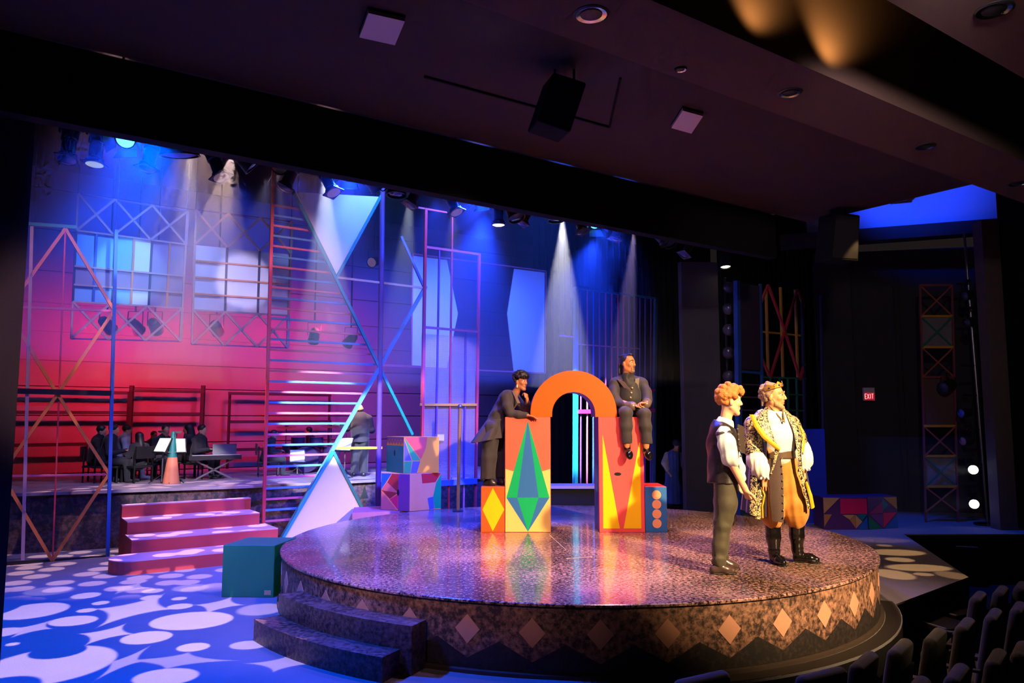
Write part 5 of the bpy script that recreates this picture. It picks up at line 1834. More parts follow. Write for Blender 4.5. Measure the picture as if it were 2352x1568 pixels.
def add_hand(F, wrist, d, n, side, curl=0.5, s=1.0, m=0, spread=1.0, thumb=0.5):
    """wrist point, pointing direction d, palm normal n (the way the fingers curl), side of the thumb."""
    wrist, d = np.asarray(wrist, float), unit(d)
    n = unit(np.asarray(n, float) - d * (np.asarray(n, float) @ d))
    sd = unit(np.asarray(side, float) - d * (np.asarray(side, float) @ d) - n * (np.asarray(side, float) @ n))
    F.cap(wrist - d * 0.03 * s, wrist + d * 0.015 * s, 0.026 * s, 0.026 * s, 0.02, m, flat=n, fs=0.75)
    L = [0.078, 0.088, 0.082, 0.064]
    for i in range(4):
        o = (0.030 - 0.0205 * i) * spread
        kn = wrist + d * (0.088 - 0.004 * abs(i - 1)) * s + sd * o * s
        F.cap(wrist + d * 0.012 * s + sd * o * 0.6 * s, kn, 0.0135 * s, 0.0105 * s, 0.012, m)
        p = kn
        ang = 0.0
        for j, fr in enumerate((0.44, 0.31, 0.25)):
            ang += curl * (0.75, 0.85, 0.55)[j]
            q = p + (d * math.cos(ang) + n * math.sin(ang) + sd * (0.04 * (1.5 - i)) * spread) * L[i] * fr * s
            r0 = (0.0090, 0.0082, 0.0075)[j]
            F.cap(p, q, r0 * s, (0.0082, 0.0075, 0.0068)[j] * s, 0.004, m)
            p = q
    t0 = wrist + d * 0.022 * s + sd * 0.026 * s
    t1 = t0 + (d * 0.62 + sd * (0.62 - 0.3 * thumb) + n * 0.45 * thumb) * 0.046 * s
    t2 = t1 + (d * 0.85 + sd * (0.25 - 0.35 * thumb) + n * 0.45 * thumb) * 0.034 * s
    t3 = t2 + (d * 0.9 - sd * 0.15 * thumb + n * 0.40 * thumb) * 0.026 * s
    F.chain([t0, t1, t2, t3], [0.0140 * s, 0.0108 * s, 0.0095 * s, 0.0080 * s], 0.008, m)


def folds(amp, kx, kz, seed=0.0, ky=0.0):
    """Soft cloth creases."""
    def f(P):
        return amp * (np.sin(P[..., 0] * kx + P[..., 2] * kz + seed) * np.sin(P[..., 2] * kz * 0.7 - P[..., 0] * kx * 0.6 + P[..., 1] * (ky or kx) + seed * 2.1) + 0.5 * np.sin(P[..., 2] * kz * 1.9 + P[..., 1] * kx + seed * 3))
    return f


def sheet(name, m, parent, grid, t=0.006, smooth=True):
    """Cloth sheet from a grid of points, with thickness."""
    R_, C_ = len(grid), len(grid[0])
    g = np.array(grid, float)
    du = np.gradient(g, axis=0)
    dv = np.gradient(g, axis=1)
    nn = np.cross(du, dv)
    nn /= (np.linalg.norm(nn, axis=-1, keepdims=True) + 1e-9)
    a = (g + nn * t / 2).reshape(-1, 3)
    b_ = (g - nn * t / 2).reshape(-1, 3)
    N_ = R_ * C_
    ff = []
    for i in range(R_ - 1):
        for j in range(C_ - 1):
            q = (i * C_ + j, (i + 1) * C_ + j, (i + 1) * C_ + j + 1, i * C_ + j + 1)
            ff.append(q)
            ff.append(tuple(x + N_ for x in reversed(q)))
    ring = [(0, j) for j in range(C_)] + [(i, C_ - 1) for i in range(1, R_)] + [(R_ - 1, j) for j in range(C_ - 2, -1, -1)] + [(i, 0) for i in range(R_ - 2, 0, -1)]
    ids = [i * C_ + j for i, j in ring]
    for k in range(len(ids)):
        p, q = ids[k], ids[(k + 1) % len(ids)]
        ff.append((p, q, q + N_, p + N_))
    b = MB()
    base = Vector((0, 0, 0))
    qn = parent
    while qn is not None:
        base += qn.location
        qn = qn.parent
    b.add([Vector(x) + base for x in a.tolist() + b_.tolist()], ff)
    return b.build(name, m, parent, smooth=True)

# ================================================================== PEOPLE
def skin(name, col):
    m = mat(name, col, 0.5, vary=0.06, scale=30)
    b = m.node_tree.nodes['Principled BSDF']
    b.inputs['Subsurface Weight'].default_value = 0.08
    b.inputs['Subsurface Radius'].default_value = (0.01, 0.004, 0.002)
    return m


def fabric(name, col, rough=0.85, vary=0.15, scale=25, bump=0.25):
    return mat(name, col, rough, vary=vary, scale=scale, bump=bump, bscale=180, sheen=0.1)


def curls(F, c, R, n, spread, r, seed, zmin=-1.0, fmin=-1.0, s=1.0, keep=None):
    rng = np.random.RandomState(seed)
    c = np.asarray(c, float)
    r_, f_, u_ = R
    k = 0
    while k < n:
        d = unit(rng.normal(size=3))
        x, y, z = d
        if keep is not None and not keep(x, y, z):
            continue
        p = c + (r_ * x * spread[0] + f_ * y * spread[1] + u_ * z * spread[2]) * s
        rr = r * (0.7 + 0.6 * rng.rand()) * s
        F.ell(p, (rr, rr, rr), None, 0.008)
        k += 1


def shoe(F, heel, toe, w=0.047, hgt=0.075, m=0):
    h_, t_ = np.asarray(heel, float), np.asarray(toe, float)
    d = unit(t_ - h_)
    F.cap(h_ + V3(0, 0, 0.042), h_ + d * 0.06 + V3(0, 0, hgt), 0.040, 0.042, 0.02, m)
    F.cap(h_ + V3(0, 0, 0.034), h_ + (t_ - h_) * 0.55 + V3(0, 0, 0.04), 0.034, 0.045, 0.03, m)
    F.cap(h_ + (t_ - h_) * 0.5 + V3(0, 0, 0.040), t_ - d * 0.035 + V3(0, 0, 0.030), 0.043, 0.030, 0.03, m)
    F.cut((0, 0, min(h_[2], t_[2])), (0, 0, -1))


def sole(F, heel, toe):
    h_, t_ = np.asarray(heel, float), np.asarray(toe, float)
    d = unit(t_ - h_)
    F.cap(h_ + V3(0, 0, 0.008), t_ - d * 0.03 + V3(0, 0, 0.008), 0.042, 0.040, 0.01, 0, flat=(0, 0, 1), fs=0.22)


# ------------------------------------------------------------------ young man in the leather jerkin
def boy():
    s = 223.0
    o = at_z(1665, 1312, 0.6)
    t = thing('person', 'young man with ginger curls in a dark sleeveless jerkin, standing in profile', 'person', o)

    def J(px, py, y=0.0):
        return V3((px - 1665) / s, y, (1312 - py) / s)
    SK = skin('skin_fair', (226, 170, 134))
    F = Fig()
    neck, chest, waist, pel = J(1673, 985), J(1668, 1015), J(1667, 1075), J(1669, 1122)
    fdir = (0.97, 0.10, -0.02)
    hc = J(1686, 932, -0.01)
    W = add_head(F, hc, fdir, 1.17)
    F.cap(J(1674, 990), J(1681, 948), 0.062, 0.055, 0.03)
    F.chain([chest, waist, pel], [0.13, 0.12, 0.125], 0.06, flat=(1, 0, 0), fs=0.8)
    F.cap(J(1664, 1000, -0.15), J(1676, 1000, 0.15), 0.06, 0.06, 0.05)
    shN, elN, wrN = J(1660, 1005, -0.185), J(1673, 1070, -0.235), J(1702, 1128, -0.215)
    shF, elF, wrF = J(1682, 1005, 0.185), J(1702, 1068, 0.20), J(1712, 1118, 0.12)
    F.chain([shN, elN, wrN], [0.055, 0.042, 0.028], 0.02)
    F.chain([shF, elF, wrF], [0.055, 0.042, 0.028], 0.02)
    add_hand(F, wrN, J(1712, 1154, -0.2) - wrN, (0.9, 0.5, 0), (0.3, -0.2, 0.9), 1.25, 1.05)
    add_hand(F, wrF, (0.15, -0.1, -1), (0.6, -0.6, 0), (0.7, -0.6, 0), 0.7, 1.0)
    hpN, knN, anN = J(1669, 1122, -0.09), J(1657, 1205, -0.10), J(1644, 1285, -0.11)
    hpF, knF, anF = J(1675, 1122, 0.09), J(1668, 1203, 0.10), J(1666, 1285, 0.12)
    F.chain([hpN, knN, anN], [0.085, 0.055, 0.038], 0.03)
    F.chain([hpF, knF, anF], [0.085, 0.055, 0.038], 0.03)
    hN, tN = J(1634, 1312, -0.11), J(1682, 1312, -0.13)
    hF, tF = J(1660, 1312, 0.12), J(1706, 1312, 0.11)
    F.cap(anN, hN + V3(0.08, 0, 0.05), 0.036, 0.035, 0.02)
    F.cap(anF, hF + V3(0.08, 0, 0.05), 0.036, 0.035, 0.02)
    bd = F.build('body', SK, t, 0.0065)
    add_face(t, W, 1.17, mat('ginger_brow', (150, 90, 50), 0.8), mat('lip_pink', (196, 92, 84), 0.5))
    HR = mat('ginger_hair', (190, 112, 48), 0.55, vary=0.35, scale=60, bump=0.9, bscale=90)
    H = Fig()
    fr = head_frame(fdir)
    H.ell(W(0, -0.022, 0.050), V3(0.083, 0.098, 0.085) * 1.17, np.stack(fr), 0.02)
    curls(H, W(0, -0.012, 0.045), fr, 95, (0.080, 0.105, 0.085), 0.023, 3, s=1.17, keep=lambda x, y, z: z > -0.75 and not (y > 0.35 and z < 0.22) and not (y > -0.25 and z < -0.1) and not (abs(x) > 0.6 and z < -0.25 and y > -0.5))
    curls(H, W(0, 0.05, 0.090), fr, 34, (0.066, 0.066, 0.042), 0.019, 5, s=1.17)
    curls(H, W(0, -0.01, 0.115), fr, 26, (0.060, 0.075, 0.036), 0.019, 6, s=1.17)
    H.build('hair', HR, t, 0.0065)
    # shirt: collar and full sleeves
    WH = fabric('shirt_white', (206, 210, 214))
    S = Fig()
    S.chain([J(1659, 1004, -0.19), J(1663, 1030, -0.235), J(1668, 1058, -0.245), J(1675, 1066, -0.235)], [0.072, 0.086, 0.080, 0.060], 0.03)
    S.chain([shF, J(1700, 1055, 0.21), J(1712, 1085, 0.18), J(1716, 1108, 0.14)], [0.07, 0.085, 0.07, 0.05], 0.03)
    S.cap(J(1672, 990), J(1676, 978), 0.078, 0.070, 0.03)
    S.cut(J(1676, 974), (0.35, 0, 1))
    S.cap(J(1668, 1000), J(1668, 1060), 0.13, 0.12, 0.05, flat=(1, 0, 0), fs=0.8)
    S.disp = folds(0.0045, 55, 26, 1.0)
    S.build('shirt', WH, t, 0.007)
    # jerkin
    JK = mat('jerkin_leather', (34, 27, 31), 0.42, vary=0.25, scale=14, bump=0.3, bscale=60)
    V = Fig()
    V.chain([J(1668, 1003), J(1668, 1030), J(1668, 1075), J(1667, 1118)], [0.160, 0.185, 0.178, 0.205], 0.05, flat=(1, 0, 0), fs=0.80)
    V.cap(J(1660, 1000, -0.13), J(1676, 1000, 0.13), 0.075, 0.075, 0.05)
    V.cut(J(1667, 1116), (-0.02, 0, -1))
    V.cut(J(1675, 986), (0.5, 0, 1))
    V.disp = folds(0.0035, 30, 14, 0.4)
    vo_ = V.build('jerkin', JK, t, 0.007)
    W_ = Fig()
    W_.ell(J(1661, 1006, -0.19), (0.088, 0.082, 0.050), None, 0.02)
    W_.cap(J(1652, 1012, -0.22), J(1672, 1012, -0.235), 0.042, 0.042, 0.03)
    W_.cut(J(1661, 1016), (0.15, -0.2, -1))
    W_.build('shoulder_wing', mat('wing_leather', (54, 46, 62), 0.4, vary=0.2, scale=14), t, 0.007)
    sheet('lapel', mat('lapel_leather', (64, 54, 50), 0.4), t, [[J(1694 + 6 * i, 984 + 2 * i + 20 * k, -0.13 + 0.02 * i) for i in range(4)] for k in range(4)], 0.012)
    for k in range(6):
        b = MB()
        b.ball(Vector(J(1694 + k, 995 + 12 * k, -0.135)) + o, 0.011, 8)
        b.build('button', mat('pewter', (120, 110, 104), 0.35, 0.7), t, smooth=True)
    # trousers
    T = Fig()
    T.chain([J(1669, 1112, -0.075), J(1666, 1160, -0.095), J(1657, 1205, -0.10), J(1649, 1250, -0.105), J(1646, 1285, -0.11)], [0.118, 0.108, 0.085, 0.076, 0.070], 0.03)
    T.chain([J(1676, 1112, 0.075), J(1674, 1160, 0.095), J(1668, 1203, 0.10), J(1666, 1250, 0.11), J(1667, 1285, 0.12)], [0.118, 0.105, 0.082, 0.073, 0.066], 0.03)
    T.cut(J(1669, 1098), (0, 0, 1))
    cr = folds(0.005, 31, 34, 0.2, 47)
    T.disp = lambda P: cr(P) * (0.25 + 0.8 * np.exp(-((P[..., 2] - 0.47) / 0.09) ** 2) + 1.0 * np.exp(-((P[..., 2] - 0.15) / 0.07) ** 2))
    T.build('trousers', fabric('trousers_olive', (60, 54, 38), 0.7), t, 0.007)
    for nm, a, c in (('shoe', hN, tN), ('shoe', hF, tF)):
        G = Fig()
        shoe(G, a, c)
        sh = G.build(nm, mat('shoe_brown', (62, 46, 44), 0.3, vary=0.3), t, 0.006)
        G = Fig()
        sole(G, a, c)
        G.build('sole', SATIN, sh, 0.006)
    return t


boy()


# ------------------------------------------------------------------ man with the crown
def king():
    s = 211.0
    o = at_z(1812, 1292, 0.6)
    t = thing('person', 'bearded man wearing a jewelled crown, patterned open robe, ochre breeches and black boots', 'person', o)

    def J(px, py, y=0.0):
        return V3((px - 1812) / s, y, (1292 - py) / s)
    SK = skin('skin_tan', (214, 150, 100))
    F = Fig()
    fdir = (0.86, -0.50, 0.02)
    hc = J(1790, 919, 0.0)
    W = add_head(F, hc, fdir, 1.19)
    F.cap(J(1786, 968, 0.02), J(1787, 935, 0.01), 0.072, 0.064, 0.03)
    F.chain([J(1788, 985, 0.03), J(1792, 1040, 0.0), J(1795, 1085, 0.03)], [0.15, 0.15, 0.145], 0.06, flat=(0, 1, 0), fs=0.8)
    F.cap(J(1752, 978, 0.02), J(1824, 978, 0.04), 0.07, 0.07, 0.05)
    shR, elR, wrR = J(1747, 982, 0.0), J(1741, 1048, -0.02), J(1756, 1100, -0.13)
    shL, elL, wrL = J(1828, 982, 0.04), J(1849, 1040, 0.05), J(1847, 1084, -0.06)
    F.chain([shR, elR, wrR], [0.062, 0.048, 0.032], 0.02)
    F.chain([shL, elL, wrL], [0.062, 0.048, 0.032], 0.02)
    add_hand(F, wrR, (0.12, -0.15, -1), (0.2, 0.9, 0.0), (0.9, -0.3, 0), 0.35, 1.12, spread=1.15, thumb=0.3)
    add_hand(F, wrL, (-0.15, -0.25, -1), (-0.3, 0.8, 0), (-0.6, -0.7, 0), 0.9, 1.1)
    hpR, knR, anR = J(1778, 1100, 0.02), J(1777, 1188, -0.02), J(1779, 1272, 0.0)
    hpL, knL, anL = J(1812, 1100, 0.02), J(1829, 1188, 0.0), J(1836, 1270, 0.05)
    F.chain([hpR, knR, anR], [0.10, 0.06, 0.042], 0.03)
    F.chain([hpL, knL, anL], [0.10, 0.06, 0.042], 0.03)
    F.build('body', SK, t, 0.0065)
    GB = mat('grey_brow', (150, 130, 104), 0.8)
    add_face(t, W, 1.19, GB, mat('lip_tan', (176, 92, 74), 0.5))
    fr = head_frame(fdir)
    HR = mat('grey_brown_hair', (132, 104, 82), 0.5, vary=0.3, scale=60, bump=0.8, bscale=80)
    H = Fig()
    H.ell(W(0, -0.026, 0.046), V3(0.079, 0.092, 0.082) * 1.19, np.stack(fr), 0.02)
    H.sub(W(0, 0.115, 0.03), 0.075 * 1.19, 0.02)
    curls(H, W(0, -0.03, 0.03), fr, 40, (0.074, 0.085, 0.088), 0.021, 11, s=1.19, keep=lambda x, y, z: y < 0.0 and z > -0.8)
    for k in range(6):
        a = -0.05 + 0.02 * k
        H.cap(W(a, -0.085, -0.03), W(a * 1.05, -0.095, -0.085), 0.018, 0.007, 0.02)
    H.build('hair', HR, t, 0.0065)
    Bd = Fig()
    for sx in (-1, 1):
        Bd.cap(W(0.058 * sx, 0.005, -0.03), W(0.050 * sx, 0.030, -0.075), 0.012 * 1.1, 0.018 * 1.1, 0.012)
        Bd.cap(W(0.050 * sx, 0.030, -0.075), W(0.018 * sx, 0.066, -0.104), 0.020 * 1.1, 0.021 * 1.1, 0.012)
        Bd.cap(W(0.004 * sx, 0.090, -0.046), W(0.028 * sx, 0.078, -0.060), 0.007 * 1.1, 0.006 * 1.1, 0.008)
    Bd.cap(W(-0.012, 0.071, -0.106), W(0.012, 0.071, -0.106), 0.023 * 1.1, 0.023 * 1.1, 0.012)
    Bd.build('beard', mat('grey_beard', (158, 128, 92), 0.7, vary=0.25, scale=70, bump=0.6, bscale=120), t, 0.006)
    # crown
    GOLD = mat('crown_gold', (196, 148, 56), 0.35, 0.6, vary=0.2, scale=30)
    rr, ff, uu = fr
    cc = np.asarray(W(0, -0.010, 0.055))
    tilt = unit(uu * 0.93 - ff * 0.30)
    n_ = 28
    vv, fc = [], []
    for k in range(n_):
        a = 2 * math.pi * k / n_
        d_ = rr * math.cos(a) * 0.106 * 1.0 + ff * math.sin(a) * 0.126
        d_ = d_ - tilt * (d_ @ tilt)
        pk = 0.062 if k % 4 == 0 else (0.030 if k % 4 == 2 else 0.040)
        for sc in (1.0, 1.05):
            vv += [Vector(cc + d_ * sc) + o, Vector(cc + d_ * sc * 1.06 + tilt * pk) + o]
    for k in range(n_):
        a, b_ = k * 4, ((k + 1) % n_) * 4
        fc += [(a, b_, b_ + 1, a + 1), (a + 2, a + 3, b_ + 3, b_ + 2), (a + 1, b_ + 1, b_ + 3, a + 3), (a, a + 2, b_ + 2, b_)]
    cw = MB().add(vv, fc).build('crown', GOLD, t)
    for k in range(0, n_, 2):
        a = 2 * math.pi * k / n_
        d_ = rr * math.cos(a) * 0.114 + ff * math.sin(a) * 0.135
        d_ = d_ - tilt * (d_ @ tilt)
        MB().ball(Vector(cc + d_ * 1.0 + tilt * 0.018) + o, 0.0105 if k % 4 == 0 else 0.006, 8).build('jewel', mat('jewel_blue', (20, 40, 150), 0.15), cw, smooth=True)
    # white shirt
    WH = fabric('shirt_cream', (232, 226, 218))
    S = Fig()
    S.chain([J(1790, 980, 0.0), J(1794, 1010, -0.02), J(1797, 1048, 0.0)], [0.165, 0.175, 0.168], 0.05, flat=(0, 1, 0), fs=0.82)
    S.cap(J(1755, 980, 0.02), J(1822, 980, 0.03), 0.085, 0.085, 0.05)
    S.cap(J(1787, 972, 0.01), J(1788, 952, 0.0), 0.092, 0.088, 0.02)
    S.cut(J(1787, 950), (0.1, -0.25, 1))
    S.sub(J(1800, 955, -0.17), 0.085, 0.02)
    S.sub(J(1803, 975, -0.19), 0.06, 0.02)
    S.disp = folds(0.004, 18, 30, 0.7)
    S.build('shirt', WH, t, 0.007)
    for nm, pts_, rs in (('sleeve', [J(1741, 1038, -0.02), J(1743, 1062, -0.05), J(1750, 1085, -0.10), J(1755, 1096, -0.125)], [0.070, 0.100, 0.098, 0.055]),
                         ('sleeve', [J(1846, 1022, 0.05), J(1852, 1045, 0.03), J(1852, 1066, -0.02), J(1848, 1078, -0.05)], [0.080, 0.100, 0.092, 0.052])):
        S = Fig()
        S.chain(pts_, rs, 0.03)
        S.disp = folds(0.006, 60, 18, 1.7)
        sl = S.build(nm, WH, t, 0.007)
        R_ = Fig()
        e = pts_[-1]
        for k in range(10):
            a = 2 * math.pi * k / 10
            R_.cap(e + V3(0.03 * math.cos(a), 0.03 * math.sin(a), 0.0), e + V3(0.066 * math.cos(a), 0.066 * math.sin(a), -0.035 + 0.012 * (k % 2)), 0.014, 0.011, 0.012)
        R_.build('cuff_ruffle', WH, sl, 0.006)
    # collar edge of the shirt
    sheet('collar_trim', mat('trim_olive', (120, 110, 70), 0.6), t, [[J(1776 + 3 * i, 938 + 4 * i + 0.0 * k, -0.06 - 0.03 * i / 6 + 0.01 * k) if False else (J(1775, 938, -0.02) * (1 - i / 7) + J(1799, 978, -0.165) * (i / 7)) + V3(0.013 * k, -0.004, -0.003 * k) for i in range(8)] for k in range(2)], 0.008)
    sheet('collar_trim', MATS['trim_olive'], t, [[(J(1806, 940, -0.02) * (1 - i / 7) + J(1800, 978, -0.165) * (i / 7)) + V3(0.012 * k, -0.004, 0.0) for i in range(8)] for k in range(2)], 0.008)
    # belt and breeches
    BT = Fig()
    BT.cap(J(1796, 1047, 0.01), J(1797, 1058, 0.01), 0.182, 0.184, 0.02, flat=(0, 1, 0), fs=0.84)
    BT.cut(J(1796, 1042), (0, 0, 1))
    BT.cut(J(1796, 1060), (0, 0, -1))
    BT.build('belt', mat('belt_brown', (78, 54, 34), 0.6, vary=0.2), t, 0.007)
    T = Fig()
    T.chain([J(1778, 1068, 0.02), J(1778, 1120, 0.0), J(1777, 1165, -0.02), J(1777, 1190, -0.02), J(1777, 1204, -0.02)], [0.125, 0.125, 0.125, 0.108, 0.075], 0.05)
    T.chain([J(1812, 1068, 0.02), J(1820, 1120, 0.0), J(1829, 1160, -0.01), J(1831, 1186, 0.0), J(1832, 1203, 0.0)], [0.125, 0.130, 0.138, 0.125, 0.078], 0.05)
    T.cut(J(1796, 1058), (0, 0, 1))
    T.disp = folds(0.006, 42, 10, 0.3)
    T.build('breeches', fabric('breeches_ochre', (186, 122, 42), 0.75), t, 0.0075)
    # boots
    BM = mat('boot_black', (16, 14, 15), 0.14, vary=0.2, bump=0.15, bscale=20)
    for top_, an_, hl, te in ((J(1777, 1203, -0.02), J(1780, 1268, 0.0), J(1780, 1292, 0.05), J(1785, 1292, -0.24)), (J(1832, 1203, 0.0), J(1836, 1266, 0.05), J(1830, 1292, 0.06), J(1880, 1292, -0.04))):
        G = Fig()
        G.chain([top_, (top_ + an_) / 2, an_], [0.082, 0.076, 0.056], 0.02)
        d_ = unit(te - hl)
        G.cap(an_, hl + V3(0, 0, 0.05) + d_ * 0.04, 0.055, 0.046, 0.03)
        G.cap(hl + V3(0, 0, 0.036) + d_ * 0.02, hl + (te - hl) * 0.6 + V3(0, 0, 0.045), 0.04, 0.050, 0.03)
        G.cap(hl + (te - hl) * 0.55 + V3(0, 0, 0.045), te - d_ * 0.04 + V3(0, 0, 0.034), 0.048, 0.034, 0.03)
        G.cut(top_ + V3(0, 0, 0.012), (0, 0, 1))
        G.cut((0, 0, 0), (0, 0, -1))
        cr = folds(0.004, 10, 60, 0.5)
        G.disp = lambda P: cr(P) * np.exp(-((P[..., 2] - 0.13) / 0.05) ** 2)
        bo = G.build('boot', BM, t, 0.0065)
        G = Fig()
        sole(G, hl, te)
        G.build('sole', SATIN, bo, 0.006)
    # robe
    PAT = bpy.data.materials.new('robe_brocade')
    PAT.use_nodes = True
    nt = PAT.node_tree
    bs = nt.nodes['Principled BSDF']
    tc = nt.nodes.new('ShaderNodeTexCoord')
    nz = nt.nodes.new('ShaderNodeTexNoise')
    nz.inputs['Scale'].default_value = 42
    nz.inputs['Detail'].default_value = 1.5
    nz.inputs['Distortion'].default_value = 1.5
    rp = nt.nodes.new('ShaderNodeValToRGB')
    rp.color_ramp.interpolation = 'CONSTANT'
    rp.color_ramp.elements[0].color = lin((16, 18, 40))
    rp.color_ramp.elements[0].position = 0.0
    rp.color_ramp.elements[1].color = lin((206, 184, 130))
    rp.color_ramp.elements[1].position = 0.50
    nt.links.new(tc.outputs['Object'], nz.inputs['Vector'])
    nt.links.new(nz.outputs['Fac'], rp.inputs[0])
    nt.links.new(rp.outputs[0], bs.inputs['Base Color'])
    bs.inputs['Roughness'].default_value = 0.45
    LIN = mat('robe_satin', (56, 50, 96), 0.3, vary=0.35, scale=8, sheen=0.2)
    TRIM = mat('robe_yellow_trim', (206, 160, 20), 0.6, vary=0.35, scale=90)
    ctr = lambda z: J(1792, 1292, 0.06) * np.array([1, 1, 0])
    def ringpt(z, a, grow=0.0):
        q = (1.72 - z) / 1.1
        c_ = V3(-0.085 + 0.02 * q, 0.06 + 0.05 * q, z)
        ax, ay = 0.21 + 0.15 * q + grow, 0.17 + 0.13 * q + grow
        rip = 0.016 * q * math.sin(a * 9 + 0.6) + 0.008 * q * math.sin(a * 17)
        return c_ + V3((ax + rip) * math.cos(a), (ay + rip) * math.sin(a), 0)
    # angles run from the opening at the viewer's right, round the back, to the opening at the left
    A0, A1 = math.radians(-38), math.radians(236)
    hem = lambda a: 0.60 + 0.0 * a - 0.10 * max(0.0, (a - 1.2) / 2.9)
    grid = []
    for i in range(26):
        q = i / 25
        row = []
        for j in range(61):
            a = A0 + (A1 - A0) * j / 60
            z_ = 1.50 + (hem(a) - 1.50) * q
            row.append(ringpt(z_, a))
        grid.append(row)
    rb = sheet('robe', [LIN], t, grid, 0.012)
    # shoulder cape and lapels of brocade
    SH = Fig()
    SH.cap(J(1745, 985, 0.03), J(1830, 985, 0.05), 0.105, 0.105, 0.05)
    SH.cap(J(1768, 966, 0.06), J(1808, 966, 0.07), 0.085, 0.085, 0.05)
    SH.chain([J(1745, 985, 0.0), J(1739, 1015, -0.01), J(1740, 1040, -0.02)], [0.095, 0.098, 0.105], 0.03)
    SH.chain([J(1830, 985, 0.04), J(1842, 1010, 0.05), J(1848, 1026, 0.05)], [0.095, 0.095, 0.095], 0.03)
    SH.cut(J(1792, 985, -0.055), (0, -1, 0)) if False else None
    SH.sub(J(1792, 972, -0.17), 0.13, 0.02)
    SH.sub(J(1794, 1000, -0.19), 0.13, 0.02)
    SH.sub(J(1789, 940, -0.02), 0.10, 0.02)
    SH.build('robe_shoulders', PAT, t, 0.008)
    def strip(name, m, left, right, n=24, th=0.012, lift=0.0):
        """Band between two polylines given as pixel points with a depth."""
        def along(pl, s_):
            x = s_ * (len(pl) - 1)
            i = min(int(x), len(pl) - 2)
            f_ = x - i
            a, b_ = J(*pl[i]), J(*pl[i + 1])
            return a * (1 - f_) + b_ * f_
        g = []
        for k in range(n + 1):
            a, b_ = along(left, k / n), along(right, k / n)
            row = []
            for j in range(6):
                p_ = a * (1 - j / 5) + b_ * (j / 5)
                p_ = p_ + V3(0, -lift - 0.012 * math.sin(math.pi * j / 5), 0)
                row.append(p_)
            g.append(row)
        return sheet(name, m, t, g, th)
    # left lapel (viewer's left): outer yellow trim, brocade inside
    strip('lapel', PAT, [(1770, 945, -0.02), (1750, 962, -0.10), (1738, 985, -0.16), (1752, 1015, -0.20), (1775, 1035, -0.21), (1770, 1070, -0.20), (1764, 1092, -0.19)],
          [(1774, 945, -0.03), (1766, 965, -0.12), (1768, 990, -0.17), (1774, 1015, -0.20), (1782, 1035, -0.215), (1781, 1045, -0.21), (1766, 1092, -0.19)])
    strip('lapel_trim', TRIM, [(1726, 961, -0.11), (1732, 988, -0.17), (1746, 1012, -0.215), (1766, 1030, -0.225), (1782, 1042, -0.225)],
          [(1735, 962, -0.12), (1741, 985, -0.18), (1755, 1008, -0.22), (1774, 1026, -0.23), (1783, 1034, -0.23)], lift=0.01)
    strip('lapel', PAT, [(1806, 945, -0.02), (1812, 965, -0.10), (1822, 1000, -0.155), (1826, 1050, -0.19), (1830, 1110, -0.20), (1843, 1168, -0.20)],
          [(1812, 946, -0.01), (1832, 970, -0.06), (1842, 1000, -0.11), (1834, 1050, -0.17), (1838, 1110, -0.19), (1850, 1165, -0.19)])
    strip('lapel_trim', TRIM, [(1838, 985, -0.08), (1843, 1005, -0.13), (1838, 1025, -0.17), (1834, 1042, -0.19)],
          [(1845, 992, -0.07), (1848, 1010, -0.11), (1843, 1030, -0.15), (1836, 1050, -0.185)], lift=0.012)
    strip('lapel_trim', TRIM, [(1838, 1110, -0.205), (1845, 1140, -0.21), (1850, 1168, -0.20)], [(1842, 1108, -0.20), (1852, 1138, -0.20), (1857, 1164, -0.19)], lift=0.01)
    # hanging front edge and dark skirt panel with studs at the viewer's left
    DK = fabric('panel_dark', (66, 46, 40), 0.7)
    strip('skirt_panel', DK, [(1764, 1062, -0.14), (1762, 1110, -0.17), (1762, 1150, -0.17), (1766, 1195, -0.16)], [(1786, 1050, -0.19), (1790, 1100, -0.20), (1789, 1150, -0.20), (1788, 1198, -0.19)], lift=0.01)
    for k in range(9):
        y_ = 1058 + 16 * k
        MB().ball(Vector(J(1788.5 - 0.15 * k, y_, -0.225)) + o, 0.010, 8).build('stud', mat('stud_silver', (210, 200, 180), 0.25, 0.8), t, smooth=True)
    strip('robe_edge', PAT, [(1726, 1045, -0.06), (1728, 1100, -0.08), (1724, 1150, -0.08), (1722, 1182, -0.08)], [(1738, 1050, -0.10), (1738, 1100, -0.12), (1738, 1150, -0.12), (1736, 1188, -0.11)])
    strip('robe_edge', PAT, [(1739, 1115, -0.08), (1738, 1150, -0.10), (1734, 1192, -0.10)], [(1750, 1112, -0.10), (1749, 1150, -0.11), (1744, 1194, -0.10)])
    strip('robe_trim', TRIM, [(1746, 1122, -0.11), (1752, 1140, -0.12), (1746, 1165, -0.12), (1747, 1190, -0.11)], [(1748, 1122, -0.11), (1755, 1140, -0.12), (1749, 1165, -0.12), (1750, 1190, -0.11)])
    return t


king()


